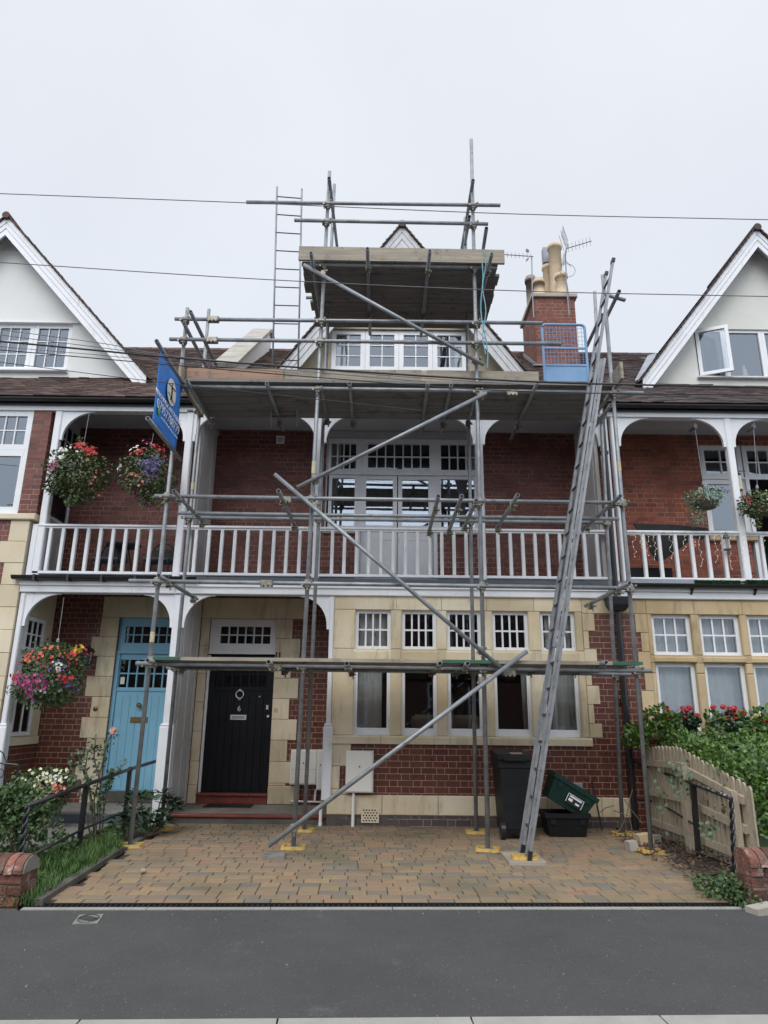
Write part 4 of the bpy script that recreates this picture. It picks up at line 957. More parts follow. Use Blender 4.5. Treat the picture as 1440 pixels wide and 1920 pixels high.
# fascia box cover where the bay meets: small wall vents
c = at(526, 825, YB); b = MB(); b.wall(c.x - .065, c.x + .065, c.z - .065, c.z + .065, YB - .02, YB - .001, [(c.x - .045, c.x + .045, c.z - .045, c.z + .045)])
for i in range(4): b.box(c.x - .044, c.x + .044, YB - .016, YB - .004, c.z - .04 + i * .022, c.z - .03 + i * .022)
b.build('wall_vent', M['white'], HC)
c = at(694, 1528, YF); b = MB(); y = YF - .035
b.wall(c.x - .11, c.x + .11, c.z - .085, c.z + .085, y - .006, y, [(c.x - .09 + i * .036 + (.018 if k % 2 else 0), c.x - .072 + i * .036 + (.018 if k % 2 else 0), c.z - .07 + k * .03, c.z - .052 + k * .03) for i in range(5) for k in range(5)])
ab = b.build('air_brick', M['stone_l'], HC); b = MB(); b.box(c.x - .105, c.x + .105, y, y + .01, c.z - .08, c.z + .08); b.build('vent_void', M['dark'], ab)
# downpipe + hopper on the right party line
xd = U(1134, 850, YF - .1)
b = MB(); zh = V(1155, 1130, YF - .1); b.path([(xd, YF - .13, zg2), (xd, YF - .1, zg2 - .15), (xd, YF - .09, zh + .1)], .036, 10); b.path([(xd, YF - .09, zh - .1), (xd, YF - .09, .0)], .04, 10)
for z in (4.9, 4.1, 2.4, 1.5): b.box(xd - .055, xd + .055, YF - .1, YF - .03, z, z + .05)
dp = b.build('downpipe', M['black'], HC, False)
b = MB(); 
vs = []
for (w, d_, z) in ((.085, .07, zh - .11), (.14, .1, zh - .03), (.15, .11, zh + .07)): vs += [(xd - w, YF - .1 - d_, z), (xd + w, YF - .1 - d_, z), (xd + w, YF - .02, z), (xd - w, YF - .02, z)]
fs = [(3, 2, 1, 0), (8, 9, 10, 11)]
for k in (0, 4):
    for i in range(4): j = (i + 1) % 4; fs.append((k + i, k + j, k + 4 + j, k + 4 + i))
b.add(vs, fs); b.build('hopper', M['black'], dp)

# ------------------------------------------------------------------ scaffold (one clamped structure, many parts)
YS, YLg, YK = 7.85, 7.79, 8.90     # front standards, front ledgers, back standards
SC = thing('scaffold', 'galvanised tube and coupler scaffold with timber lifts in front of the middle house', 'scaffold', (0, YS, 0))
RT = .0242
def tb(name, p, q, m='tube', hollow=True, par=None):
    b = MB(); b.tube(p, q, RT, 12, hollow=hollow); return b.build(name, M[m], par or SC, True)
def solid(o):
    return o
def tpx(name, x0, y0, x1, y1, Y0, Y1=None, m='tube'):
    return tb(name, at(x0, y0, Y0), at(x1, y1, Y0 if Y1 is None else Y1), m)
# coupler prototype
b = MB(); b.cbox(-.04, .04, -.04, .035, -.03, .03, .01); b.cbox(-.03, .03, -.035, .04, -.046, .046, .01)
for sx, sz in ((.05, .02), (-.05, -.02)):
    b.tube((sx, -.06, sz), (sx, .04, sz), .008, 6); b.tube((sx, -.062, sz), (sx, -.045, sz), .015, 6)
b.tube((0, -.02, -.075), (0, -.02, .05), .007, 6); b.tube((0, -.02, -.078), (0, -.02, -.062), .014, 6)
COUP = b.build('coupler', M['clamp'], SC); COUP['n'] = 0
ncoup = 0
def coupler(x, y, z, rz=0, s=1.):
    global ncoup
    o = COUP if ncoup == 0 else COUP.copy()
    if ncoup: S.collection.objects.link(o); o.parent = SC
    o.location = (x, y - YS, z); o.rotation_euler = (random.uniform(-.1, .1), random.uniform(-.2, .2), rz); o.scale = (s,) * 3; ncoup += 1
# standards: (px bottom, py bottom, px top, py top, Y)
std = [(243, 1592, 352, 578, YS), (550, 1592, 618, 322, YS), (915, 1593, 883.5, 262, YS), (1222, 1600, 1130, 516, YS),
       (302, 1555, 392, 580, YK), (570, 1557, 627, 346, YK), (893, 1562, 872, 408, YK), (1168, 1566, 1115, 547, YK)]
SX = []
for (x0, y0, x1, y1, Y) in std:
    p = atZ(x0, y0, -.02); p = Vector((at(x0, y0, Y).x, Y, -.01)); q = at(x1, y1, Y); tb('standard', p, q); SX.append((p, q))
def sx_(i, z): p, q = SX[i]; return ratio(p.x, q.x, (z - p.z) / (q.z - p.z))
# ledgers and guard rails (px)
led = [('ledger', 255, 1244, 1222, 1258, YLg), ('ledger', 242, 1089, 1182, 1103, YLg), ('ledger', 338, 725, 1206, 737, YLg), ('ledger', 566, 496, 932, 502, YLg),
       ('guard_rail', 290, 930, 1166, 943, YLg), ('guard_rail', 334, 962, 1160, 973, YLg + .6), ('guard_rail', 318, 636, 1052, 645, YLg), ('guard_rail', 328, 598, 1017, 606, YLg),
       ('guard_rail', 462, 379, 938, 385, YLg), ('guard_rail', 552, 413, 915, 420, YLg),
       ('ledger', 312, 1252, 1184, 1264, YK - .06), ('ledger', 352, 769, 1135, 781, YK - .06), ('ledger', 340, 970, 1130, 980, YK - .06), ('ledger', 574, 558, 922, 562, YK - .25)]
LZ = []
for nm, x0, y0, x1, y1, Y in led:
    o = tpx(nm, x0, y0, x1, y1, Y); LZ.append((at(x0, y0, Y), at(x1, y1, Y)))
for k, (p, q) in enumerate(LZ):
    row = range(0, 4) if p.y < 8 else range(4, 8)
    if led[k][5] == YLg + .6: row = []
    for i in row:
        z = ratio(p.z, q.z, .5); x = sx_(i, z)
        if min(p.x, q.x) - .1 < x < max(p.x, q.x) + .1 and z < SX[i][1].z + .05:
            zz = ratio(p.z, q.z, (x - p.x) / (q.x - p.x)); coupler(x, (p.y + SX[i][0].y) / 2, zz)
# sleeve couplers along the ledgers
for (px, py, Y) in ((537, 937, YLg), (500, 1094, YLg), (516, 1250, YLg), (400, 599, YLg), (398, 638, YLg), (955, 1261, YLg), (960, 737, YLg)):
    c = at(px, py, Y); b = MB(); b.cbox(c.x - .07, c.x + .07, Y - .036, Y + .036, c.z - .034, c.z + .034, .01)
    for s in (-.045, .0, .045): b.box(c.x + s - .012, c.x + s + .012, Y - .05, Y - .03, c.z - .045, c.z - .02)
    b.build('sleeve_coupler', M['clamp'], SC)
# diagonal braces
for (x0, y0, x1, y1, Ya, Yb) in ((515, 889, 938, 1251, 7.72, 7.72), (503, 1586, 988, 1221, 7.45, 7.70), (557, 914, 912, 737, 7.72, 7.72), (570, 497, 907, 684, 7.72, 7.72)):
    tpx('diagonal_brace', x0, y0, x1, y1, Ya, Yb)
for (x, y) in ((590, 949), (902, 1220), (903, 1277), (591, 899), (903, 741), (606, 514), (893, 676), (551, 1553)):
    c = at(x, y, 7.78); coupler(c.x, c.y, c.z, 0, .95)
# transoms: tubes running front to back at one side distance; (front px, py, front Y, back Y)
def transom(px, py, Y0, Y1, name='transom', dx=0, dz=0):
    p = at(px, py, Y0); q = Vector((p.x + dx, Y1, p.z + dz)); return tb(name, p, q)
tr = [(503, 1241, 7.55, 9.15), (650, 1244, 7.55, 9.15), (825, 1244, 7.55, 9.15), (877, 1244, 7.55, 9.15), (1042, 1241, 7.50, 9.1), (1137, 1242, 7.55, 9.1),
      (276, 1238, 7.55, 9.05),
      (297, 1079, 7.40, 8.98), (1181, 1093, 7.40, 9.1),
      (326, 921, 7.55, 9.0), (522, 920, 7.40, 9.2), (822, 930, 7.35, 8.9), (866, 930, 7.35, 9.1), (893, 938, 7.72, 9.1), (971, 928, 7.45, 8.9), (1163, 930, 7.55, 9.1),
      (350, 714, 7.62, 9.3), (500, 719, 7.7, 9.15), (655, 719, 7.7, 9.2), (802, 722, 7.7, 9.2), (846, 722, 7.7, 9.25), (1008, 717, 7.6, 9.4), (1145, 760, 7.75, 9.15), (602, 722, 7.8, 9.0), (897, 725, 7.8, 9.0),
      (583, 474, 7.45, 8.9), (689, 466, 7.40, 9.45), (806, 470, 7.40, 9.45), (922, 476, 7.45, 8.9)]
for a in tr: transom(*a)
for (px, py, Y0, Y1) in tr:
    p = at(px, py, Y0)
    if py > 900 or py < 600: coupler(p.x, YLg + .0, p.z - .03, R(90), .8)
    coupler(p.x, YK - .04, p.z - .035, R(90), .85)
# side guard rails
for (x0, y0, x1, y1, Ya, Yb) in ((345, 607, 388, 690, 7.7, 8.9), (357, 584, 409, 692, 7.55, 9.0), (617, 334, 632, 463, 7.6, 9.5), (887, 338, 866, 466, 7.6, 9.5), (880, 406, 870, 468, 7.7, 9.2), (912, 428, 901, 500, 7.5, 9.1), (1172, 563, 1134, 552, 7.6, 7.7), (1161, 546, 1135, 600, 7.45, 8.6), (1128, 590, 1100, 650, 7.7, 9.0)):
    tpx('side_rail', x0, y0, x1, y1, Ya, Yb)
# boards
def boards(name, x0, x1, y0, y1, z, n, m, th=.038, gap=None, jit=.05, slope=0):
    w = (y1 - y0) / n
    for i in range(n):
        if gap == i: continue
        b = MB(); a, c = y0 + w * i + .004, y0 + w * (i + 1) - .004
        jl, jr = random.uniform(-jit, jit), random.uniform(-jit, jit); zz = z + random.uniform(0, .006)
        b.box(x0 + jl, x1 + jr, a, c, zz, zz + th); b.v = [(v[0], v[1], v[2] - slope * (v[0] - x0)) for v in b.v]
        b.build(name, M[m], SC)
zl1 = at(700, 1250, YLg).z
zb_ = at(650, 1244, 7.55).z + .026
p, q = at(285, 1240, YS), at(1180, 1252, YS)
boards('scaffold_board', p.x, q.x, 7.72, 8.86, zb_, 5, 'board', jit=.02)
for (xa, xb, px) in ((285, 336, 0), (830, 935, 0), (1150, 1206, 0)):
    a, c = at(xa, 1240, 7.7), at(xb, 1240, 7.7); b = MB(); b.box(a.x, c.x, 7.714, 7.72, zb_ + .002, zb_ + .036); b.build('painted_board_end', M['board_gr'], SC)
zm = at(655, 719, 7.7).z + .026
p, q = at(352, 724, YS), at(1148, 735, YS)
boards('scaffold_board', p.x, q.x, 7.74, 8.82, zm, 5, 'board_dk', jit=.03)
zt2 = at(689, 466, 7.4).z + .026
p, q = at(570, 493, YS), at(934, 500, YS)
boards('scaffold_board', p.x, q.x, 7.76, 9.30, zt2, 7, 'board_dk', jit=.05)
# toe boards
def toe(x0, y0, x1, y1, ybot, Y, m, th=.035):
    a, c = at(x0, y0, Y), at(x1, y1, Y); h = a.z - V(x0, ybot, Y)
    b = MB(); b.bar((a.x, Y, a.z - h / 2), (c.x, Y, c.z - h / 2), th, h); return b.build('toe_board', M[m], SC)
toe(352, 691, 532, 693, 716, YS + .06, 'board_red'); toe(506, 694, 790, 695, 717, YS + .10, 'board'); toe(800, 695, 1009, 698, 722, YS + .06, 'board')
toe(561, 463, 945, 470, 488, YS - .12, 'board')
a, c = at(352, 692, YS), at(398, 735, 8.75)
b = MB(); b.bar((at(349, 700, YS).x - .05, YS - .1, zm + .14), (at(349, 700, YS).x - .05, 8.9, zm + .14), .035, .22); b.build('toe_board', M['board'], SC)
xr1 = at(1150, 690, YS).x; b = MB(); b.bar((xr1, YS - .28, zm + .13), (xr1, 8.9, zm + .13), .035, .22); b.build('toe_board', M['board'], SC)
for (px, ya_, yb_, Y) in ((591.5, 865, 888, YS), (1156.5, 866, 884, YS), (292, 1185, 1204, YS), (350, 905, 918, YK)):
    k = {591.5: 1, 1156.5: 3, 292: 0, 350: 4}[px]; za, zb9 = V(px, yb_, Y), V(px, ya_, Y); p_, q_ = SX[k]; d_ = (q_ - p_) / (q_.z - p_.z)
    b = MB(); b.tube(p_ + d_ * (za - p_.z), p_ + d_ * (zb9 - p_.z), RT + .0015, 12); b.build('paint_band', surf('tape_band', (.55, .50, .30), (.45, .42, .28), 20, .7, bump=0), SC)
# blue access gate
G = bpy.data.objects.new('access_gate', None)
YG = YS + .16
c0, c1 = at(1022, 715, YG), at(1104, 717, YG); gt = V(1060, 609, YG); gm = V(1060, 653, YG); gp = V(1060, 685, YG); zb0_ = c0.z
b = MB(); rr = .05
pts = [(c0.x, YG, zb0_), (c0.x, YG, gt - rr)] + [(c0.x + rr - rr * math.cos(a), YG, gt - rr + rr * math.sin(a)) for a in (R(30), R(60), R(90))] + [(c1.x - rr + rr * math.sin(a), YG, gt - rr + rr * math.cos(a)) for a in (0, R(30), R(60), R(90))] + [(c1.x, YG, zb0_)]
b.path(pts, .018, 8); b.box(c0.x, c1.x, YG - .012, YG + .012, gm - .012, gm + .012); b.box(c0.x, c1.x, YG - .012, YG + .012, gp - .012, gp + .012)
gf = b.build('access_gate', M['bluesteel'], SC)
b = MB(); b.box(c0.x + .015, c1.x - .015, YG - .004, YG + .004, zb0_, gp - .012); b.build('kick_plate', M['bluesteel'], gf)
b = MB(); n = 12
for i in range(1, n): x = ratio(c0.x, c1.x, i / n); b.box(x - .0016, x + .0016, YG - .003, YG + .003, gp, gt)
for i in range(1, 10): z = ratio(gp, gt, i / 10); b.box(c0.x, c1.x, YG - .006, YG - .002, z - .0016, z + .0016)
b.build('mesh_infill', M['bluesteel'], gf)
bpy.data.objects.remove(G)
# yellow sole pads
def pad(x, y, z, label, rz=0, tilt=0):
    b = MB(); w, h = .13, .10
    def rr_(w, h, r, n=4):
        out = []
        for cx_, cy_, a0 in ((w - r, h - r, 0), (-w + r, h - r, 90), (-w + r, -h + r, 180), (w - r, -h + r, 270)):
            for i in range(n + 1): a = R(a0 + 90 * i / n); out.append((cx_ + r * math.cos(a), cy_ + r * math.sin(a)))
        return out
    o1, i1 = rr_(w, h, .05), rr_(w - .035, h - .035, .03); n = len(o1)
    vs = [(p[0], p[1], 0) for p in o1] + [(p[0] * .95, p[1] * .95, .03) for p in o1] + [(p[0], p[1], .03) for p in i1] + [(p[0], p[1], .008) for p in i1]
    fs = []
    for k in range(3):
        for i in range(n): j = (i + 1) % n; fs.append((k * n + i, k * n + j, (k + 1) * n + j, (k + 1) * n + i))
    fs.append(tuple(range(3 * n, 4 * n))); b.add(vs, fs)
    b.v = [(q[0] * math.cos(rz) - q[1] * math.sin(rz), q[0] * math.sin(rz) + q[1] * math.cos(rz), q[2]) for q in b.v]
    o = b.build('sole_pad', M['yellow']); o.location = (x, y, z); o.rotation_euler = (0, tilt, 0)
    return tag(o, label, 'sole pad', 'yellow sole pads under the scaffold feet')
names = ['yellow sole pad beside the grass under the front left scaffold pole', 'pale yellow sole pad under the pole by the foot of the long diagonal brace', 'yellow sole pad in front of the wheelie bin nearest the ladder foot pad',
         'yellow sole pad at the edge of the dead leaves, front right pole', 'yellow sole pad beside the broad leaved shrub at the porch step', 'yellow sole pad just behind the diagonal brace foot, near the wall downpipe', 'yellow sole pad close to the wall left of the wheelie bin', 'yellow sole pad lying beside a white stone block by the wall corner']
for i, (p, q) in enumerate(SX):
    pad(p.x, p.y, -.012 if i < 4 else -.006, names[i], random.uniform(-.3, .3), .0 if i != 3 else .06)
    b = MB(); b.box(-.07, .07, -.07, .07, 0, .006); b.v = [(v[0] + p.x, v[1] + p.y, v[2] - .002) for v in b.v]; b.tube((p.x, p.y, .0), (p.x, p.y, .08), .019, 8); b.build('base_plate', M['tube'], SC)
# ------------------------------------------------------------------ long ladder
YN, YFr = 7.30, 7.64
A0 = at(985, 1614, YN); A0.z = .015; A1 = at(1155, 489, YN)
dA = (A1 - A0); dA.y = 0
LAD = thing('extension_ladder', 'long two section aluminium ladder leaning right from the drive up to the middle lift', 'ladder', (A0.x, (YN + YFr) / 2, 0))
def lp(t, y, off=0):
    p = A0 + dA * t; n_ = Vector((dA.z, 0, -dA.x)).normalized(); return Vector((p.x, y, p.z)) + n_ * off
for y, t1 in ((YN, .80), (YFr, .80)):
    b = MB(); b.bar(lp(0, y, .035), lp(t1, y, .035), .028, .062); b.bar(lp(0.0, y, .008), lp(t1, y, .008), .034, .008); b.build('stile', M['alu'], LAD)
for y, t1 in ((YN + .035, 1.0), (YFr - .035, 1.0)):
    b = MB(); b.bar(lp(.30, y, -.03), lp(t1, y, -.03), .028, .055); s = b.build('stile', M['alu'], LAD)
    b = MB(); b.bar(lp(t1 - .002, y, -.03), lp(t1 + .006, y, -.03), .040, .072); b.build('end_cap', M['black'], s)
for y in (YN, YFr):
    b = MB(); b.bar(lp(-.001, y, .035), lp(.012, y, .035), .040, .072); b.build('rubber_foot', M['black'], LAD)
Llen = dA.length; n = int(Llen / .265)
for i in range(1, n):
    t = i / n
    if t < .80: b = MB(); b.tube(lp(t, YN - .018, .035), lp(t, YFr + .018, .035), .015, 10); b.tube(lp(t, YN - .026, .035), lp(t, YN - .012, .035), .021, 10); b.build('rung', M['rung'], LAD, True)
    if t > .31: b = MB(); b.tube(lp(t + .01, YN + .02, -.03), lp(t + .01, YFr - .02, -.03), .014, 10); b.build('rung', M['rung'], LAD, True)
b = MB(); b.box(A0.x - .17, A0.x + .19, YN - .10, YFr + .10, -.03, .004); o = b.build('timber_pad', M['board']); tag(o, 'short timber sole board under the foot of the long ladder', 'board')
pad(A0.x + .01, YN + .08, .005, 'yellow sole pad on a timber board under the long ladder foot')
c = at(517, 1594, 7.5); b = MB(); b.obox((c.x, 7.42, -.005), (1, .1, 0), (-.1, 1, 0), (0, 0, 1), .1, .12, .022); tag(b.build('timber_pad', M['board_dk']), 'dark timber block under the foot of the long diagonal brace', 'board')
# ------------------------------------------------------------------ narrow steel ladder to the top lift
L2 = thing('scaffold_ladder', 'narrow steel ladder standing upright against the sky left of the top lift', 'ladder', (at(540, 690, 8.5).x, 8.4, zm))
def sp(px, py, Y): return at(px, py, Y)
tl, bl_, trr, br = sp(519.5, 350, 7.92), sp(511, 690, 8.45), sp(566, 354, 7.92), sp(559, 690, 8.45)
for a, c in ((tl, bl_), (trr, br)):
    e_ = c + (c - a) * .32
    b = MB(); b.tube(a, e_, .0125, 8); b.build('stile', M['tube'], L2, True)
n = 13
for i in range(n):
    t = .055 + i * .0985 * 1.02
    a = tl + (bl_ - tl) * t; c = trr + (br - trr) * t
    b = MB(); b.tube(a, c, .008, 8); b.build('rung', M['rung'], L2, True)
# blue rope hanging by the top right
pts = []
for i in range(26):
    t = i / 25; p = at(ratio(899, 912, t) + 4 * math.sin(t * 9), ratio(468, 690, t), 7.72); pts.append(p)
b = MB(); b.path(pts, .008, 6)
pts = [at(908 + 3 * math.sin(i * .5), 470 + i * 7.2, 7.70) for i in range(28)]; b.path(pts, .007, 6)
tag(b.build('rope', M['rope']), 'pale blue rope hanging from the right end of the top lift', 'rope')
# ------------------------------------------------------------------ banner on the left pole
XB_ = at(343, 724, YS).x - .0; ztb = V(343, 722, YS - .03); zbb = V(326, 848, YS - .03); YB0, YB1 = 6.93, YS - .05
BN = thing('banner', 'blue scaffolder banner with white phone number hanging beside the left scaffold pole', 'banner', (XB_, (YB0 + YB1) / 2, zbb))
b = MB(); NXb, NZb = 14, 12; vs = []; fs = []
for k in range(NZb + 1):
    for i in range(NXb + 1):
        u, w = i / NXb, k / NZb; vs.append((XB_ + .012 * math.sin(u * 7 + w * 3) * (1 - w * .5), ratio(YB0, YB1, u), ratio(zbb, ztb, w) - .02 * math.sin(math.pi * u) * w))
for k in range(NZb):
    for i in range(NXb): a = k * (NXb + 1) + i; fs.append((a, a + 1, a + NXb + 2, a + NXb + 1))
b.add(vs, fs); bo = b.build('banner_cloth', M['banner'], BN, True)
mo = bo.modifiers.new('thick', 'SOLIDIFY'); mo.thickness = .003
def rotb(flip=1): return Matrix.Rotation(R(90), 4, 'Z') @ Matrix.Rotation(R(90), 4, 'X')
xt = XB_ + .022
yc = ratio(YB0, YB1, .52); H = ztb - zbb
text('phone_number', '07957788779', .155, (xt, yc, zbb + H * .235), rotb(), M['upvc'], BN)
text('lettering', 'REBOUND', .085, (xt, yc - .30, zbb + H * .385), rotb(), M['upvc'], BN); text('lettering', 'SCAFFOLDING', .085, (xt, yc + .16, zbb + H * .385), rotb(), M['upvc'], BN)
b = MB(); n = 28; zc_ = zbb + H * .66; rr = .16
b.add([(xt, yc + .02 + rr * math.cos(2 * math.pi * i / n), zc_ + rr * math.sin(2 * math.pi * i / n)) for i in range(n)] + [(xt - .004, yc + .02 + rr * math.cos(2 * math.pi * i / n), zc_ + rr * math.sin(2 * math.pi * i / n)) for i in range(n)], [tuple(range(n))] + [(i, n + i, n + (i + 1) % n, (i + 1) % n) for i in range(n)])
em = b.build('emblem', M['cream_pl'], BN)
b = MB(); xk = xt + .003
b.bar((xk, yc - .11, zc_ + .05), (xk, yc + .14, zc_ + .07), .004, .010); b.bar((xk, yc - .10, zc_ - .05), (xk, yc + .12, zc_ - .10), .004, .006)
b.bar((xk, yc + .01, zc_ + .06), (xk, yc + .02, zc_ - .03), .004, .04); b.bar((xk, yc + .02, zc_ - .03), (xk, yc - .01, zc_ - .11), .004, .022); b.bar((xk, yc + .02, zc_ - .03), (xk, yc + .05, zc_ - .11), .004, .02)
b.lathe((0, 0, 0), [(.0, -.022), (.022, 0), (0, .022)], 8); k0_ = len(b.v) - 24
for i in range(k0_, len(b.v)): v_ = b.v[i]; b.v[i] = (xk + v_[0] * .1, yc + .012 + v_[1], zc_ + .095 + v_[2])
b.build('emblem_figure', M['black'], em)
b = MB()
for i in range(34):
    y = ratio(YB0 + .20, YB1 - .05, i / 33)
    if i % 9 == 8: continue
    b.box(xt, xt + .002, y, y + .012, zbb + H * .165, zbb + H * .165 + random.choice([.014, .018, .026]))
b.build('small_print', M['upvc'], BN)
b = MB(); n = 14; y0_, z0_ = YB0 + .11, zbb + H * .215
b.add([(xt + .001, y0_ + .045 * math.cos(2 * math.pi * i / n), z0_ + .045 * math.sin(2 * math.pi * i / n)) for i in range(n)], [tuple(range(n))]); b.build('green_mark', surf('green_print', (.1, .45, .12), (.1, .4, .12), bump=0), BN)
for z in (ztb + .02, zbb - .01):
    b = MB(); b.tube((XB_, YB0 - .14, z), (XB_, YS + .2, z), RT, 12, hollow=True); b.build('hanging_bar', M['tube'], BN, True)

# ------------------------------------------------------------------ street front opposite (seen mirrored in the ground floor glass)
HO = thing('terraced_house', 'dark brick house across the street, mirrored in the ground floor panes', 'house', (0, -9.5, 0))
b = MB(); hs = [(x, x + 1.0, z, z + 1.7) for x in (-8.2, -6.6, -3.2, -1.6, 1.8, 3.4, 6.8) for z in (.8, 3.5)]
b.wall(-11, 11, -.1, 6.4, -9.7, -9.5, hs); b.build('brick_wall', M['brick_dark'], HO)
for h in hs:
    b = MB(); y = -9.56
    b.wall(h[0], h[1], h[2], h[3], y, y + .05, [(h[0] + .08, h[1] - .08, h[2] + .1, h[2] + 1.0), (h[0] + .08, h[1] - .08, h[2] + 1.08, h[3] - .08)])
    w = b.build('window', M['white'], HO); b = MB(); b.box(h[0], h[1], y - .1, y - .05, h[2], h[3]); b.build('pane', M['dark'], w)
b = MB(); b.prismx([(-9.3, 6.4), (-9.3, 6.5), (-13, 8.6), (-13, 8.5)], -11, 11); b.build('roof', M['tile'], HO)

# ------------------------------------------------------------------ curtains and things behind the glass
def curtain(l, r, t, bt, Y, label, m='curtain', lean=0, amp=.02, grp='curtains behind window glass'):
    x0, x1 = U(l, (t + bt) / 2, Y), U(r, (t + bt) / 2, Y); z0, z1 = V((l + r) / 2, bt, Y), V((l + r) / 2, t, Y)
    b = MB(); n = max(16, int((x1 - x0) / .012)); vs = []; ph = random.random() * 6
    for i in range(n + 1):
        u = i / n; x = ratio(x0, x1, u); y = amp * math.sin(u * (x1 - x0) * 62 + ph) + amp * .5 * math.sin(u * (x1 - x0) * 23 + ph)
        vs += [(x + lean * (1 - 0), Y + y, z0), (x, Y + y * .8, z1)]
    b.add(vs, [(2 * i, 2 * i + 2, 2 * i + 3, 2 * i + 1) for i in range(n)])
    return tag(b.build('curtain', M[m], None, True), label, 'curtain', grp)
YC = YF + .20
curtain(664, 725, 1140, 1218, YC, 'grey curtain in the top light at the porch end of the middle house bay')
curtain(664, 716, 1236, 1380, YC, 'long grey curtain in the bay window right of the wall meter boxes')
curtain(1020, 1078, 1142, 1226, YC, 'grey curtain in the top light behind the long ladder')
curtain(1030, 1090, 1240, 1386, YC, 'long pleated curtain in the tall window at the right end of the middle bay')
curtain(978, 992, 1240, 1382, YC, 'narrow strip of drawn curtain in the tall window left of the ladder', lean=.02)
for i, (l, r) in enumerate(((1222, 1292), (1314, 1386), (1402, 1478))):
    wd = ('first window by the black downpipe', 'second window over the red geraniums', 'window at the right edge of the photo')[i]
    curtain(l, r + 4, 1146, 1232, YC, 'net curtain in the ochre bay top light, ' + wd, 'net', amp=.012)
    curtain(l + 6, r + 14, 1238, 1400, YC, 'net curtain in the tall ochre bay light, ' + wd, 'net', amp=.012)
YG_ = YW + .16
curtain(630, 652, 612, 702, YG_, 'grey curtain at the left end of the middle gable window')
curtain(852, 876, 612, 702, YG_, 'grey curtain at the right end of the middle gable window')
YU = YB + .17
curtain(612, 640, 826, 888, YU, 'dim curtain in the left top light of the balcony window', amp=.015)
curtain(872, 896, 826, 888, YU, 'dim curtain in the right top light of the balcony window', amp=.015)
x0, x1 = U(772, 1350, YF + .55), U(900, 1350, YF + .55); b = MB(); z1 = V(820, 1340, YF + .55)
b.cbox(x0, x1, YF + .5, YF + .75, z1 - .5, z1 - .02, .03); b.cbox(x0 + .04, x1 - .04, YF + .52, YF + .73, z1 - .02, z1, .01)
tag(b.build('sofa', M['cushion']), 'back of a cream sofa seen through the bay window', 'sofa')
p = at(1397, 706, YW + .14); b = MB(); b.lathe(p, [(.05, 0), (.055, .02), (.035, .06), (.045, .10), (.03, .14), (.012, .155), (.02, .17), (.022, .185), (.012, .205), (.0, .21)], 14)
b.path([(p.x - .03, p.y, p.z + .12), (p.x - .05, p.y, p.z + .08), (p.x - .01, p.y - .02, p.z + .1)], .008)
tag(b.build('statuette', M['upvc'], None, True), 'small white robed statuette standing inside the right gable window', 'statuette')

# ------------------------------------------------------------------ wall fittings
def mbox(l, t, r, bt, Y, d, label, m='cream_pl', split=True):
    x0, x1 = U(l, (t + bt) / 2, Y), U(r, (t + bt) / 2, Y); z0, z1 = V((l + r) / 2, bt, Y), V((l + r) / 2, t, Y)
    T = thing('meter_box', label, 'meter box', ((x0 + x1) / 2, Y, z0), 'white meter boxes on the wall')
    b = MB(); b.cbox(x0, x1, Y + .012, Y + d, z0, z1, .008); b.build('case', M[m], T)
    b = MB(); b.cbox(x0 + .012, x1 - .012, Y, Y + .011, z0 + .012, z1 - .012, .006); dd = b.build('door', M[m], T)
    b = MB(); b.tube(((x0 + x1) / 2, Y - .006, z0 + (z1 - z0) * .62), ((x0 + x1) / 2, Y + .002, z0 + (z1 - z0) * .62), .01, 8); b.build('lock', M['black'], dd)
    if split: b = MB(); b.box(x0 + .01, x1 - .01, Y - .004, Y - .0005, z0 + (z1 - z0) * .60 - .075, z0 + (z1 - z0) * .60 - .069); b.build('seam', M['greywhite'], dd)
    return x0, x1, z0, z1
mbox(544, 1406, 594, 1472, YB - .14, .138, 'white meter box on the dark brick right of the black door')
mbox(594, 1406, 607, 1482, YB - .20, .198, 'narrow taller white meter box squeezed beside the stone bay corner', split=False)
x0, x1, z0, z1 = mbox(648, 1408, 700, 1487, YF - .13, .118, 'large white meter box on the front of the bay with a pipe below', split=False)
xx = U(662, 1520, YF - .05); b = MB(); b.tube((xx, YF - .06, z0), (xx, YF - .06, -.01), .02, 10); tag(b.build('pipe', M['cream_pl']), 'cream pipe running down the wall from the large meter box', 'pipe')
b = MB(); c = at(545, 1502, YB - .05); e_ = at(604, 1504, YB - .05); b.tube(c, e_, .012, 8); b.tube(at(560, 1472, YB - .05), at(558, 1500, YB - .05), .012, 8); b.tube(at(592, 1480, YB - .05), at(590, 1504, YB - .05), .016, 8)
tag(b.build('pipe', M['cream_pl']), 'thin cream pipework under the white meter boxes beside the porch', 'pipe')
xx = U(601, 1530, YF); b = MB(); b.tube((xx, YF - .02, V(601, 1508, YF)), (xx, YF - .02, -.01), .02, 10); b.tube((xx, YF - .02, .03), (xx, YF - .02, -.012), .025, 10); tag(b.build('pipe', M['cream_pl']), 'short white waste pipe at the right end of the porch step', 'pipe')
p = at(1083, 1482, YF - .05); b = MB(); b.cbox(p.x - .07, p.x + .07, YF - .06, YF, p.z - .085, p.z + .085, .012); tag(b.build('junction_box', M['lead']), 'small grey box on the glazed brick above the green crate', 'junction box')
b = MB(); b.tube(at(1110, 1466, YF - .05), at(1129, 1556, YF - .35), .011, 8); tag(b.build('stick', M['black']), 'thin dark stick leaning on the wall right of the crates', 'stick')
p = at(179, 1329, YB - .02); b = MB(); b.lathe((0, 0, 0), [(.035, 0), (.035, .008), (.025, .016), (.012, .016), (.01, .024), (0, .026)], 18); b.v = [(p.x + v[0], YB - .014 - v[2], p.z + v[1]) for v in b.v]
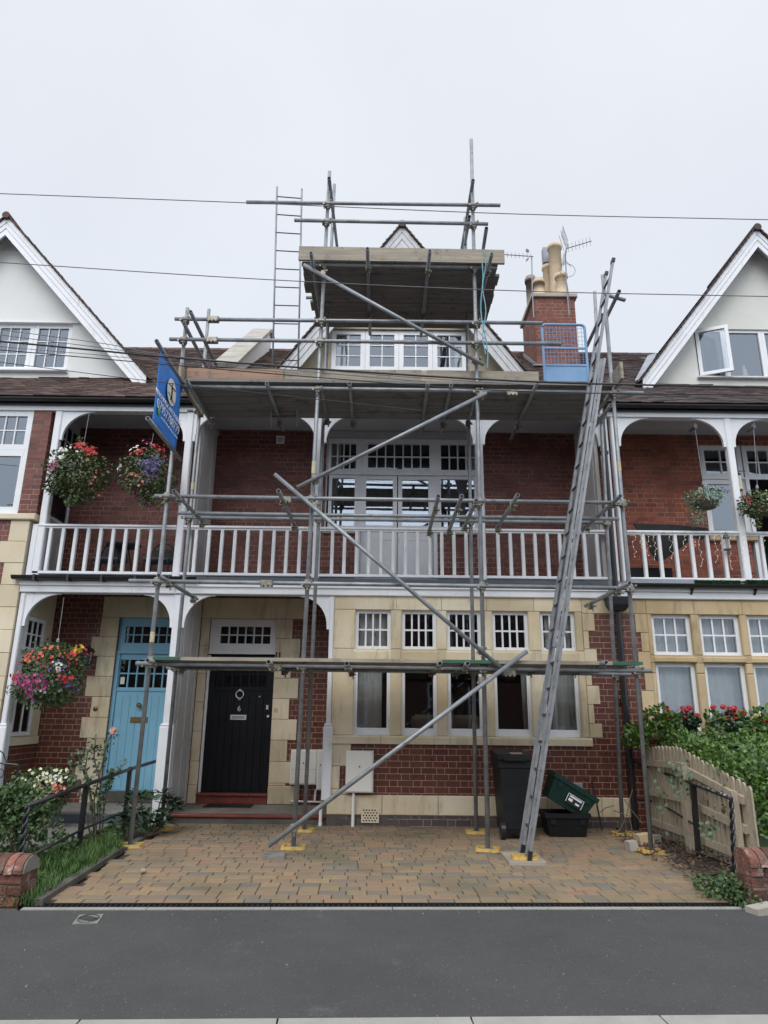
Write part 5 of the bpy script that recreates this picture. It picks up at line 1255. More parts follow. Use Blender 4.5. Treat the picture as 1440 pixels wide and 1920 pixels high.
tag(b.build('door_bell', M['brass'], None, True), 'round brass bell push on the stone left of the blue door', 'door bell')
p = at(483 + 34, 1331, YB - .02); b = MB(); b.cbox(p.x - .03, p.x + .03, YB - .02, YB - .012, p.z - .035, p.z + .03, .004); tag(b.build('blank_plate', M['stone_r']), 'small square tan plate on the stone right of the black door', 'plate')
# small house letters beside the door
b = MB(); p = at(521, 1228, YB - .02)
for dx in (-.02, .025): b.box(p.x + dx - .012, p.x + dx + .012, YB - .024, YB - .013, p.z - .05, p.z + .04)
tag(b.build('wall_bracket', M['black']), 'pair of small dark brackets on the stone right of the fanlight', 'bracket')
# wall lantern
LN = thing('wall_lantern', 'black hexagonal lantern on the brick between the ground floor basket and blue door', 'lantern', at(165, 1218, 10.15))
p = at(165, 1222, 10.15); b = MB(); b.lathe(p, [(.03, -.01), (.11, .0), (.095, .012), (.03, .07), (.012, .075), (.012, .1), (0, .105)], 6); b.tube((p.x + .0, p.y, p.z + .05), (p.x, YB, p.z + .05), .01, 6); b.build('cap', M['black'], LN)
b = MB()
for i in range(6):
    a = math.pi * i / 3; b.tube((p.x + .085 * math.cos(a), p.y + .085 * math.sin(a), p.z), (p.x + .06 * math.cos(a), p.y + .06 * math.sin(a), p.z - .18), .006, 5)
b.lathe((p.x, p.y, p.z - .19), [(.03, -.05), (.05, -.02), (.065, .0), (.065, .012), (0, .012)], 6); b.build('frame', M['black'], LN)
b = MB(); b.lathe((p.x, p.y, p.z - .178), [(.052, 0), (.075, .175)], 6); b.build('glass', M['glass'], LN)
# door mat
c0_, c1_ = at(383, 1512, YB - .35), at(455, 1512, YB - .35); MT = thing('door_mat', 'dark chequered rubber mat in front of the black door', 'door mat', (c0_.x, YB - .3, zfl))
b = MB(); x0, x1, y0, y1 = c0_.x, c1_.x + .1, YB - .42, YB - .10; b.box(x0, x1, y0, y1, zfl - .005, zfl + .006); b.build('mat_base', M['redtile'], MT)
b = MB(); 
for i in range(9): xx = ratio(x0, x1 - .02, i / 8); b.box(xx, xx + .025, y0, y1, zfl + .0062, zfl + .014)
for i in range(5): yy = ratio(y0, y1 - .02, i / 4); b.box(x0, x1, yy, yy + .02, zfl + .0064, zfl + .016)
b.build('rubber_grid', M['black'], MT)

# ------------------------------------------------------------------ wheelie bin and crates
YBn = 8.45; p0 = at(936, 1562, YBn); p1 = at(1004, 1562, YBn); zt_ = V(965, 1424, YBn)
BI = thing('wheelie_bin', 'black wheelie bin with a worn red sticker on its lid standing against the bay', 'wheelie bin', ((p0.x + p1.x) / 2, YBn + .25, 0))
x0, x1 = p0.x + .035, p1.x - .03; D = .56
b = MB(); vs = []
for (ins, z) in ((.03, .06), (.0, zt_ - .1), (-.015, zt_ - .09), (-.015, zt_ - .005)): vs += [(x0 + ins, YBn + ins * .8, z), (x1 - ins, YBn + ins * .8, z), (x1 - ins, YBn + D - ins, z), (x0 + ins, YBn + D - ins, z)]
fs = [(3, 2, 1, 0), (12, 13, 14, 15)]
for k in (0, 4, 8):
    for i in range(4): j = (i + 1) % 4; fs.append((k + i, k + j, k + 4 + j, k + 4 + i))
b.add(vs, fs); b.box(x0 + .06, x1 - .06, YBn + .012, YBn + .03, .10, .16); b.build('body', M['darkplast'], BI)
b = MB(); b.prismx([(YBn - .045, zt_), (YBn - .045, zt_ + .03), (YBn + .05, zt_ + .055), (YBn + D, zt_ + .085), (YBn + D + .04, zt_ + .05), (YBn + D + .04, zt_)], x0 - .025, x1 + .025); b.box(x0 + .04, x1 - .04, YBn - .06, YBn - .046, zt_ - .01, zt_ + .02); ld = b.build('lid', M['darkplast'], BI)
b = MB(); xm = (x0 + x1) / 2; b.add([(xm - .03, YBn + .04, zt_ + .056), (xm + .11, YBn + .04, zt_ + .056), (xm + .11, YBn + .2, zt_ + .067), (xm - .03, YBn + .2, zt_ + .067)], [(0, 1, 2, 3)])
b.build('sticker', surf('red_sticker', (.30, .06, .07), (.5, .4, .4), 20, .5, bump=0), ld)
for xx in (x0 + .012, x1 - .012): b = MB(); b.tube((xx - .025, YBn + .04, .09), (xx + .025, YBn + .04, .09), .095, 20); b.tube((xx - .03, YBn + .04, .09), (xx + .03, YBn + .04, .09), .03, 12); b.build('wheel', M['black'], BI)
b = MB(); b.tube((x0, YBn + .04, .09), (x1, YBn + .04, .09), .012, 8); b.build('axle', M['black'], BI)
def crate(name, label, m, cx_, cy_, w, d, h, rot=0, tilt=0, z=0):
    T = thing(name, label, 'recycling box', (cx_, cy_, z), 'recycling boxes by the wall')
    Mx = Matrix.Rotation(rot, 4, 'Z') @ Matrix.Rotation(tilt, 4, 'Y')
    def put(b, nm, m, par=T):
        b.v = [tuple(Mx @ Vector(v)) for v in b.v]; me = b.build(nm, m); me.parent = par; return me
    b = MB(); vs = []
    ring_ = [(w / 2 - .04, d / 2 - .04, 0), (w / 2 - .005, d / 2 - .005, h - .05), (w / 2 + .015, d / 2 + .015, h - .05), (w / 2 + .015, d / 2 + .015, h), (w / 2 - .015, d / 2 - .015, h), (w / 2 - .05, d / 2 - .05, .015)]
    for a, c, z_ in ring_: vs += [(-a, -c, z_), (a, -c, z_), (a, c, z_), (-a, c, z_)]
    fs = [(3, 2, 1, 0), (20, 21, 22, 23)]
    for k in range(0, 20, 4):
        for i in range(4): j = (i + 1) % 4; fs.append((k + i, k + j, k + 4 + j, k + 4 + i))
    b.add(vs, fs)
    for s in (-1, 1): b.box(s * .17 - .03, s * .17 + .03, -d / 2 + .0, -d / 2 + .006, h - .12, h - .05)
    bd = put(b, 'box_body', M[m])
    return T, put, bd, Mx
p = at(1068, 1566, 8.62)
crate('recycling_box', 'black recycling box on the paving right of the wheelie bin', 'darkplast', p.x, 8.84, .50, .38, .25, 0)
T, put, bd, Mx = crate('recycling_box', 'dark green recycling box with a white printed badge tipped up on the black one', 'green_box', p.x - .02, 8.82, .54, .38, .29, 0, R(31), .305)
b = MB(); b.obox((.05, -.186, .12), (1, 0, 0), (0, 1, -.1), (0, .1, 1), .10, .003, .055); b.v = [tuple(Mx @ Vector(v)) for v in b.v]
g = b.build('badge', M['black']); g.parent = bd
b = MB()
for (x, z, w, h) in ((0, .048, .2, .006), (0, -.050, .2, .006), (-.097, 0, .006, .1), (.097, 0, .006, .1), (0, .028, .15, .018), (-.05, -.01, .05, .03), (-.03, -.034, .09, .010), (.04, -.02, .05, .02)):
    b.obox((.05 + x, -.190, .12 + z), (1, 0, 0), (0, 1, -.1), (0, .1, 1), w / 2, .002, h / 2)
b.v = [tuple(Mx @ Vector(v)) for v in b.v]; g2 = b.build('badge_print', M['upvc']); g2.parent = bd
# rubble by the wall corner
def stone_(px, py, Y, sx, sy, sz, label, m):
    p = at(px, py, Y); b = MB(); b.obox((0, 0, 0), (1, .2, .1), (-.2, 1, 0), (-.1, 0, 1), sx, sy, sz); b.v = [(p.x + v[0] + random.uniform(-.008, .008), Y + v[1], max(-.02, sz + v[2] - .01)) for v in b.v]
    tag(b.build('stone_block', M[m]), label, 'stone block')
stone_(1184, 1582, 7.95, .05, .045, .045, 'small white stone block on the drive beside the back right sole pad', 'coping')
stone_(1207, 1575, 8.35, .08, .06, .05, 'yellowish broken stone lying in the dead leaves behind the front right pole', 'stone_r')
stone_(1226, 1571, 8.45, .07, .03, .035, 'flat pale stone fragment near the foot of the iron railing', 'concrete')
p = atZ(268, 1632, .0); b = MB(); b.obox((p.x, p.y, .003), (.3, -1, 0), (1, .3, 0), (0, 0, 1), .06, .016, .004); tag(b.build('wood_chip', M['board']), 'pale sliver of wood lying on the left part of the paving', 'wood chip')
# manhole cover
q = [atZ(133, 1733, ZP), atZ(181, 1731, ZP), atZ(195, 1717, ZP), atZ(152, 1717, ZP)]; c = sum(q, Vector()) / 4
MH = thing('manhole_cover', 'small square iron inspection cover set in the pavement tarmac', 'manhole cover', c)
ux = (q[1] - q[0]).normalized(); uy = Vector((-ux.y, ux.x, 0)); w = (q[1] - q[0]).length / 2; h = .11
b = MB(); b.obox(c + Vector((0, 0, .0)), ux, uy, (0, 0, 1), w, h, .006); b.build('frame', M['concrete'], MH)
b = MB(); 
for i in range(8): b.obox(c + ux * (-w * .62 + i * w * .177) + Vector((0, 0, .009)), (ux + uy * .4), (-ux * .4 + uy), (0, 0, 1), .006, h * .55 * math.sin(math.pi * (i + .7) / 8.4), .003)
rp_ = [c + ux * (w * .82 * math.cos(a)) + uy * (h * .82 * math.sin(a)) + Vector((0, 0, .008)) for a in [2 * math.pi * i / 28 for i in range(29)]]
b.path(rp_, .005, 5); b.build('cover', M['rung'], MH)

# ------------------------------------------------------------------ plants
def leaf(b, p, d, n, L_, W_):
    d = d.normalized(); s = d.cross(n)
    if s.length < .01: s = Vector((1, 0, 0))
    s.normalize(); n2 = s.cross(d)
    m1, m2 = p + d * L_ * .38, p + d * L_ * .72
    vs = [p, m1 + s * W_ - n2 * W_ * .3, m2 + s * W_ * .75 - n2 * W_ * .3, p + d * L_ - n2 * L_ * .12, m2 - s * W_ * .75 - n2 * W_ * .3, m1 - s * W_ - n2 * W_ * .3]
    o = len(b.v); b.v += [tuple(v) for v in vs]; b.f += [(o, o + 1, o + 2, o + 3), (o, o + 3, o + 4, o + 5)]
def rv():
    while True:
        v = Vector((random.uniform(-1, 1), random.uniform(-1, 1), random.uniform(-1, 1)))
        if .05 < v.length < 1: return v.normalized()
def lump(v, seed, amp=.22, k=3):
    return 1 + amp * (math.sin(v.x * k * 1.7 + seed) * math.cos(v.y * k + seed * 2) + math.sin(v.z * k * 1.3 + seed * 3) * .7)
def cloud(b, c, r, n, L_, W_, seed=0, amp=.22, droop=.4, lo=.35):
    c = Vector(c)
    for _ in range(n):
        v = rv(); k = lump(v, seed, amp) * random.uniform(lo, 1) ** .5
        p = c + Vector((v.x * r[0], v.y * r[1], v.z * r[2])) * k
        d = v + rv() * .8 + Vector((0, 0, -droop)); s = random.uniform(.6, 1.25)
        leaf(b, p, d, (v + rv() * .7 + Vector((0, 0, .6))).normalized(), L_ * s, W_ * s)
def flower(b, p, n, r, petals=5, cup=.25):
    n = n.normalized(); a = n.cross(Vector((0, 0, 1)))
    if a.length < .1: a = Vector((1, 0, 0))
    a.normalize(); c = n.cross(a); t0 = random.random() * 6
    for i in range(petals):
        t = t0 + 2 * math.pi * i / petals; d = a * math.cos(t) + c * math.sin(t); s = n.cross(d)
        o = len(b.v); b.v += [tuple(p), tuple(p + d * r * .6 + s * r * .42 + n * r * cup), tuple(p + d * r + n * r * cup * .6), tuple(p + d * r * .6 - s * r * .42 + n * r * cup)]; b.f.append((o, o + 1, o + 2, o + 3))
def basket(label, px, py, Y, rx, ry, leafm, fl, chain, n=1500, bowl=True, grp='hanging flower baskets', L_=.045, W_=.014, blobs=(), nm='hanging_basket', drop=None):
    c = at(px, py, Y); sc = (at(px + 100, py, Y).x - c.x) / 100; sv = (c.z - at(px, py + 100, Y).z) / 100
    RX, RZ = rx * sc, ry * sv; RY = min(RX, .42)
    T = thing(nm, label, 'hanging basket', c, grp); FB_ = {}
    b = MB(); sd_ = px * .1; cloud(b, c, (RX * .96, RY, RZ * .96), n, L_, W_, sd_, .13, lo=.3)
    for (dx, dy, brx, bry, bn) in blobs: cloud(b, c + Vector((dx * sc, -.05, -dy * sv)), (brx * sc, brx * sc * .8, bry * sv), bn, L_, W_, sd_ + 1, .2)
    b.build('foliage', M[leafm], T)
    b = MB(); b.lathe((c.x, c.y, c.z - RZ * .35), [(.0, -.12), (.12, -.09), (.17, 0), (.16, .0)], 16); b.build('basket_bowl', M['stem'], T)
    for (m, dx, dy, spx, spy, k, size) in fl:
        b = FB_.setdefault(m, MB())
        for _ in range(max(14, int(k * .6))):
            fx, fz = (dx + random.gauss(0, spx)) / rx, -(dy + random.gauss(0, spy)) / ry
            q = min(fx * fx + fz * fz, 1.15); d = Vector((fx, -math.sqrt(max(0.02, 1.05 - q)), fz))
            p = c + Vector((fx * RX, d.y * RY * random.uniform(.86, 1.03), fz * RZ)); flower(b, p, d + rv() * .6 + Vector((0, -.3, 0)), size * random.uniform(.55, 1.25))
    for m, b in FB_.items(): b.build('flowers', M[m], T)
    if chain:
        top = at(chain[0], chain[1], Y); top = Vector((top.x, Y, top.z)); b = MB(); kn = c + Vector((0, 0, RZ * .9)); b.path([top, kn], .0035, 5)
        for a in (.3, 2.4, 4.5): b.path([kn, c + Vector((.16 * math.cos(a), .16 * math.sin(a), -RZ * .2))], .0015, 4)
        b.lathe((kn.x, kn.y, kn.z + .02), [(.0, 0), (.02, .02), (.02, .05), (0, .08)], 8)
        b.build('chain', M['lead'], T)
basket('round basket with scarlet geraniums and white flowers, nearer the brick pier on the left balcony', 149, 888, 9.02, 56, 55, 'leaf_olive',
       [('fl_red', 9, -44, 4, 4, 40, .028), ('fl_red', 27, -34, 5, 5, 55, .028), ('fl_white', -22, -27, 8, 6, 12, .022), ('fl_white', -8, -32, 8, 5, 8, .022), ('fl_white', -12, -12, 3, 2, 7, .02), ('fl_pink', -30, 3, 6, 5, 4, .026), ('fl_salmon', 42, 14, 6, 16, 22, .02)],
       (168, 772), 2300, blobs=((-38, 18, 22, 25, 300), (5, 35, 30, 25, 350), (-5, -52, 6, 16, 60)))
basket('basket with a purple lobelia patch, hanging under the blue banner', 277, 890, 9.0, 52, 56, 'leaf_olive',
       [('fl_purple', 20, -2, 9, 9, 240, .016), ('fl_purple', -48, 6, 4, 10, 30, .015), ('fl_pink', -8, -60, 4, 3, 8, .02), ('fl_red', 15, -48, 10, 6, 16, .022), ('fl_red', -12, -30, 12, 6, 8, .02), ('fl_white', -22, -42, 12, 5, 10, .018), ('fl_salmon', 0, 22, 12, 6, 7, .022), ('fl_red', 35, -35, 8, 8, 10, .02), ('fl_white', -44, -5, 3, 3, 4, .02), ('fl_mag', 0, 52, 14, 7, 14, .026)],
       (288, 812), 2000, blobs=((15, 38, 26, 22, 350), (-15, 0, 20, 20, 150)))
basket('large ground floor basket full of orange, magenta and yellow blooms beside the black lantern', 100, 1264, 9.0, 66, 62, 'leaf',
       [('fl_orange', 5, -42, 22, 8, 18, .024), ('fl_red', 10, -24, 20, 8, 18, .022), ('fl_yellow', 46, -48, 4, 4, 9, .03), ('fl_pink', -25, 18, 16, 9, 50, .034), ('fl_mag', -8, 14, 12, 8, 30, .034), ('fl_red', 50, -36, 8, 8, 16, .024), ('fl_purple', 28, 0, 10, 14, 40, .015), ('fl_white', 32, -10, 4, 6, 12, .016), ('fl_purple', 48, 22, 8, 8, 30, .015), ('fl_red', 42, 12, 6, 5, 12, .024), ('fl_red', -58, 12, 10, 8, 12, .024), ('fl_mag', -20, 40, 14, 8, 10, .03), ('fl_orange', -24, -30, 8, 6, 10, .026), ('fl_white', -15, 28, 14, 10, 12, .018)],
       (120, 1120), 2300, L_=.042, blobs=((10, -42, 34, 20, 300), (-45, 30, 30, 26, 350), (10, 40, 36, 20, 300)))
basket('silvery green basket in front of the right balcony window, left of the post', 1322, 934, 9.12, 37, 22, 'leaf_silver', [('fl_white', 0, -4, 20, 8, 14, .010)], (1303, 802), 900, L_=.036, W_=.010, blobs=((-22, 30, 14, 24, 200),), grp='hanging foliage baskets on the right balcony')
basket('yellowing basket hanging right of the right balcony post', 1424, 944, 9.12, 36, 26, 'leaf_olive', [('fl_cream', -5, 0, 14, 10, 26, .012), ('fl_red', -30, 0, 3, 6, 4, .014)], (1413, 802), 900, L_=.038, blobs=((-26, 8, 16, 18, 200), (-14, 28, 8, 22, 90)), grp='hanging foliage baskets on the right balcony')
for (px, lab) in ((1303, 'dark diamond shaped hook plate left of the right balcony post'), (1413, 'dark diamond shaped hook plate right of the right balcony post')):
    p = at(px, 800, 9.12); b = MB(); b.prism([(p.x, p.z - .05), (p.x + .03, p.z), (p.x, p.z + .05), (p.x - .03, p.z)], 9.10, 9.14); b.box(p.x - .015, p.x + .015, 9.14, YF - .005, p.z - .01, p.z + .02); tag(b.build('hook_plate', M['rung']), lab, 'hook')
def stems(b, pts_list, r=.008):
    for pts in pts_list: b.path(pts, [r * (1 - .5 * i / len(pts)) for i in range(len(pts))], 5)
def bush(name, label, cat, specs, leafm, L_, W_, n_per, fl=(), r=.008, Yb=None, spread=.07):
    """specs: list of px polylines with depth [(px,py,Y)...] for each stem; leaves scattered along the upper part"""
    pl = [[at(*q) for q in s] for s in specs]; T = thing(name, label, cat, (pl[0][0].x, pl[0][0].y, 0))
    b = MB(); stems(b, pl, r); b.build('stems', M['stem'], T, True); b = MB()
    for pts in pl:
        segs = [(pts[i], pts[i + 1]) for i in range(max(0, len(pts) // 3), len(pts) - 1)]
        for _ in range(n_per):
            a, c = random.choice(segs); p = a + (c - a) * random.random() + rv() * random.uniform(0, spread)
            leaf(b, p, rv() + Vector((0, -.2, .0)), Vector((0, -.5, 1)) + rv() * .8, L_ * random.uniform(.6, 1.2), W_ * random.uniform(.6, 1.2))
    b.build('foliage', M[leafm], T)
    for (m, px, py, Y, k, sz, sp_) in fl:
        b = MB()
        for _ in range(k): flower(b, at(px, py, Y) + rv() * sp_, Vector((0, -1, .3)) + rv() * .5, sz)
        b.build('flowers', M[m], T)
    return T
bush('rose_bush', 'tall rose bush with one pale pink bloom in front of the blue door', 'rose bush',
     [[(178, 1578, 8.2), (172, 1520, 8.2), (165, 1470, 8.15), (150, 1430, 8.15), (146, 1405, 8.1)], [(178, 1578, 8.2), (182, 1530, 8.2), (188, 1470, 8.15), (176, 1420, 8.15), (180, 1376, 8.1)], [(178, 1578, 8.2), (176, 1500, 8.2), (192, 1430, 8.15), (200, 1395, 8.1), (212, 1372, 8.1)],
      [(190, 1575, 8.25), (194, 1520, 8.2), (198, 1478, 8.2), (215, 1450, 8.2), (238, 1428, 8.2)], [(172, 1578, 8.2), (160, 1525, 8.2), (148, 1475, 8.2), (135, 1440, 8.2), (134, 1412, 8.2)], [(186, 1575, 8.2), (188, 1500, 8.2), (205, 1465, 8.2), (210, 1440, 8.2)], [(178, 1575, 8.2), (170, 1490, 8.2), (160, 1440, 8.1), (165, 1408, 8.1), (190, 1400, 8.1)]],
     'leaf_rose', .05, .019, 60, [('fl_rose', 213, 1370, 8.08, 16, .03, .018)], .011)
bush('rose_bush', 'dark straggly rose bush at the left edge behind the iron handrail', 'rose bush',
     [[(22, 1600, 6.9), (20, 1560, 6.9), (12, 1520, 6.9), (4, 1490, 6.9)], [(25, 1600, 6.9), (30, 1550, 6.9), (38, 1510, 6.9), (52, 1478, 6.9)], [(20, 1600, 6.9), (28, 1540, 6.85), (48, 1500, 6.85), (75, 1495, 6.85), (92, 1510, 6.85)], [(25, 1600, 6.9), (8, 1540, 6.9), (-8, 1505, 6.9)], [(50, 1602, 6.9), (56, 1560, 6.9), (66, 1530, 6.9), (90, 1525, 6.9)], [(22, 1600, 6.9), (24, 1530, 6.9), (20, 1488, 6.9), (30, 1470, 6.9)]],
     'leaf', .045, .018, 260, [], .008, spread=.12)
# flowering begonia pot
PB = thing('begonia_pot', 'pot of cream and coral begonias on the step left of the blue door', 'potted plant', at(88, 1500, 8.9))
c = at(82, 1482, 8.9); b = MB(); cloud(b, c, (.36, .25, .26), 1300, .045, .018, 2); b.build('foliage', M['leaf'], PB)
BG = {}
for (m, x, y, k, sp_) in (('fl_cream', 84, 1464, 60, .12), ('fl_cream', 68, 1480, 34, .09), ('fl_salmon', 106, 1480, 26, .06), ('fl_salmon', 70, 1494, 12, .05), ('fl_white', 100, 1458, 18, .06), ('fl_salmon', 86, 1496, 12, .05)):
    b = BG.setdefault(m, MB())
    for _ in range(k): p = at(x, y, 8.70) + Vector((random.gauss(0, sp_), random.uniform(-.05, .05), random.gauss(0, sp_ * .45))); flower(b, p, Vector((0, -1, .5)) + rv() * .6, random.uniform(.015, .024))
for m, b in BG.items(): b.build('flowers', M[m], PB)
b = MB(); b.lathe((c.x, 8.95, -.0), [(.13, 0), (.17, .22), (.18, .25), (.15, .25)], 18); b.build('pot', M['pot_dk'], PB)
# broad leaved shrub
SH = thing('evergreen_shrub', 'glossy broad leaved shrub between the porch step and the iron handrail', 'shrub', atZ(285, 1565, 0))
b = MB(); bs = MB()
for (x, y, Y) in ((262, 1492, 8.6), (285, 1500, 8.5), (305, 1488, 8.7), (322, 1505, 8.75), (250, 1520, 8.4), (275, 1530, 8.4), (300, 1525, 8.5), (320, 1500, 8.8), (238, 1535, 8.35), (290, 1545, 8.4), (312, 1540, 8.6), (265, 1550, 8.3), (330, 1512, 8.9), (245, 1500, 8.5)):
    c = at(x, y, Y); base = at(280, 1566, 8.35); bs.path([base, (base + c) / 2 + Vector((0, 0, -.05)), c], [.012, .009, .006], 5)
    for k in range(24):
        a = random.random() * 6.28; up = random.uniform(-.35, .7); d = Vector((math.cos(a), math.sin(a), up)); leaf(b, c + d * .015, d, Vector((0, 0, 1)), random.uniform(.10, .17), .022)
b.build('foliage', M['leaf_ger'], SH); bs.build('stems', M['stem'], SH)
# grass strip
G0 = [atZ(50, 1697, 0), atZ(232, 1592, 0), atZ(224, 1570, 0), atZ(120, 1592, 0), atZ(52, 1600, 0), atZ(0, 1640, 0), atZ(0, 1697, 0)]
b = MB(); k = 0
while k < 9000:
    p = Vector((random.uniform(-4.2, -2.2), random.uniform(5.7, 8.6), ZP))
    if not inside(p, G0): continue
    cl = .5 + .5 * math.sin(p.x * 9 + 2 * math.sin(p.y * 5)) * math.sin(p.y * 7.3 + p.x * 4)
    if random.random() > .35 + .65 * cl: continue
    k += 1; h = random.uniform(.035, .10) * (.6 + cl) * (1.5 if random.random() < .12 else 1); a = random.random() * 6.28; dx, dy = math.cos(a), math.sin(a); ln = random.uniform(.02, .09); w = .0035
    o = len(b.v); b.v += [(p.x - dy * w, p.y + dx * w, p.z), (p.x + dy * w, p.y - dx * w, p.z), (p.x + dx * ln * .4 + dy * w * .8, p.y + dy * ln * .4 - dx * w * .8, p.z + h * .6), (p.x + dx * ln * .4 - dy * w * .8, p.y + dy * ln * .4 + dx * w * .8, p.z + h * .6), (p.x + dx * ln, p.y + dy * ln, p.z + h)]
    b.f += [(o, o + 1, o + 2, o + 3), (o + 3, o + 2, o + 4)]
tag(b.build('grass', M['grass']), 'uneven green grass strip along the left edge of the drive', 'grass', kind='stuff')
# border planting that fills the left bed
BP = thing('border_plants', 'bushy mixed green border plants at the left edge behind the handrail', 'plants', atZ(60, 1600, 0)); b = MB(); b2 = MB()
for (x, y, Y, r) in ((10, 1560, 7.4, .22), (35, 1540, 7.5, .2), (62, 1575, 7.1, .13), (5, 1520, 7.6, .2), (110, 1578, 7.6, .10), (140, 1590, 7.4, .09), (-10, 1590, 7.0, .25), (210, 1560, 8.2, .10), (230, 1545, 8.4, .12), (60, 1505, 8.3, .2)):
    cloud(b, at(x, y, Y), (r, r, r * .8), int(1100 * r), .045, .017, x, .35, -.1)
for (x, y, Y, r) in ((25, 1500, 8.0, .16), (100, 1560, 7.8, .1), (195, 1572, 8.1, .1)): cloud(b2, at(x, y, Y), (r, r, r), int(700 * r), .06, .012, x, .35, -.2)
b.build('foliage', M['leaf'], BP); b2.build('foliage', M['leaf_olive'], BP)
# grit and leaf scraps on the tarmac
b = MB()
for _ in range(420):
    u_ = random.uniform(-1, 9); v_ = kv + (0 - kv) * random.random() ** (2.2 if random.random() < .5 else .6) if random.random() < .75 else -.03 - abs(random.gauss(0, .06)); q = uv(u_, min(v_, -.035), ZP + .002); s = random.uniform(.0015, .005) * (1.8 if random.random() < .06 else 1)
    b.obox(q, rv(), (0, .3, 1), rv(), s, s * .7, s * .8)
tag(b.build('road_grit', surf('pale_grit', (.20, .185, .15), (.09, .075, .05), 40, .9, bump=0, island=.5)), 'scattered grit and tiny leaf scraps on the pavement tarmac', 'grit', kind='stuff')
# weeds and ivy
WD = thing('weed_patch', 'low green weeds growing under the right fence by the red brick pier', 'weeds', atZ(1380, 1680, 0)); b = MB()
for (x, y) in ((1372, 1660), (1385, 1672), (1398, 1680), (1360, 1650), (1390, 1655), (1345, 1668), (1330, 1655)):
    c = atZ(x, y, .03); cloud(b, c, (.12, .12, .07), 120, .04, .015, x, .3)
b.build('foliage', M['leaf'], WD)
LI = MB(); k = 0
LP = [atZ(1140, 1562, 0), atZ(1185, 1592, 0), atZ(1230, 1612, 0), atZ(1300, 1655, 0), atZ(1385, 1692, 0), atZ(1432, 1690, 0), Vector((3.5, 7.2, 0)), Vector((3.6, 9.3, 0)), Vector((2.85, 9.3, 0))]
while k < 1500:
    p = Vector((random.uniform(2.4, 3.7), random.uniform(5.7, 9.3), .0))
    if not inside(p, LP): continue
    k += 1; leaf(LI, Vector((p.x, p.y, random.uniform(-.01, .03))), Vector((random.uniform(-1, 1), random.uniform(-1, 1), random.uniform(-.2, .4))), Vector((0, 0, 1)) + rv() * .5, random.uniform(.02, .05), random.uniform(.008, .016))
tag(LI.build('leaf_litter', M['litter']), 'brown dead leaves scattered along the foot of the right fence', 'leaf litter', kind='stuff')
b = MB()
for pts in ([(1120, 1528, 8.8), (1135, 1515, 8.8), (1152, 1510, 8.8)], [(1170, 1498, 8.9), (1185, 1520, 8.8), (1205, 1545, 8.7)], [(1160, 1560, 8.6), (1175, 1530, 8.7), (1182, 1495, 8.8), (1186, 1480, 8.9)], [(1186, 1560, 8.6), (1180, 1530, 8.7), (1150, 1520, 8.8)]): b.path([at(*q) for q in pts], .005, 5)
tag(b.build('bare_twigs', M['stem']), 'bare dead twigs in the corner below the black downpipe', 'twigs')

# ------------------------------------------------------------------ left garden: path, step, handrail, wall, gate
b = MB(); b.box(XMIN, xst - .02, YF + .08, YB - .001, -.1, zfl - .004); tag(b.build('porch_floor', M['concrete']), kind=None); 
bpy.data.objects['porch_floor.001'].parent = HL; bpy.data.objects['porch_floor.001'].location = -HL.location
b = MB(); b.box(XMIN, xst - .02, YF + .03, YF + .078, -.1, zfl - .02); b.build('porch_step', M['slate'], HL)
b = MB()
for i in range(5):
    for k in range(3): b.cbox(XMIN + .02 + i * .78, XMIN + .79 + i * .78, 7.75 + k * .5, 8.24 + k * .5, -.06, .0, .005)
tag(b.build('garden_path', M['concrete']), kind='structure')
XH = -2.97
HA = thing('iron_handrail', 'black iron garden handrail with a twisted front post and leaf finial by the grass', 'handrail', (XH, 7.5, 0))
def hx(px, py): return atX(px, py, XH)
top = [hx(303, 1424), hx(244, 1442), hx(162, 1471), hx(52, 1511)]
b = MB(); b.path(top, .021, 8); b.build('top_rail', M['black'], HA, True)
lowr = [hx(244, 1517), hx(157, 1554), hx(52, 1608)]
b = MB(); b.path(lowr, .013, 8); b.build('lower_rail', M['black'], HA, True)
for (t_, pb) in ((top[1], (240, 1577)), (top[2], (154, 1612))):
    b = MB(); b.box(XH - .022, XH + .022, t_.y - .022, t_.y + .022, -.05, t_.z - .015); b.lathe((XH, t_.y, t_.z), [(.03, -.02), (.032, .0), (.026, .02), (0, .028)], 10); b.build('post', M['black'], HA)
t_ = top[3]; b = MB(); n = 26
for s in (0, math.pi): b.path([(XH + .013 * math.cos(i * .9 + s), t_.y + .013 * math.sin(i * .9 + s), ratio(-.05, t_.z, i / n)) for i in range(n + 1)], .014, 6)
b.build('twisted_post', M['black'], HA, True)
c = hx(305, 1424) ; b = MB()
for sgn in (-1, 1):
    for s2_ in (-1, 1): b.path([(c.x, c.y - .02, c.z), (c.x + sgn * .022, c.y - .02, c.z + s2_ * .03), (c.x + sgn * .02, c.y - .02, c.z + s2_ * .065), (c.x + sgn * .038, c.y - .02, c.z + s2_ * .09)], [.012, .015, .009, .004], 6)
b.path([(c.x, c.y - .02, c.z - .09), (c.x, c.y - .02, c.z + .09)], [.006, .006], 6); b.obox((c.x, c.y - .02, c.z), (1, 0, 0), (0, 1, 0), (0, 0, 1), .03, .012, .045); b.build('finial', M['black'], HA, True)
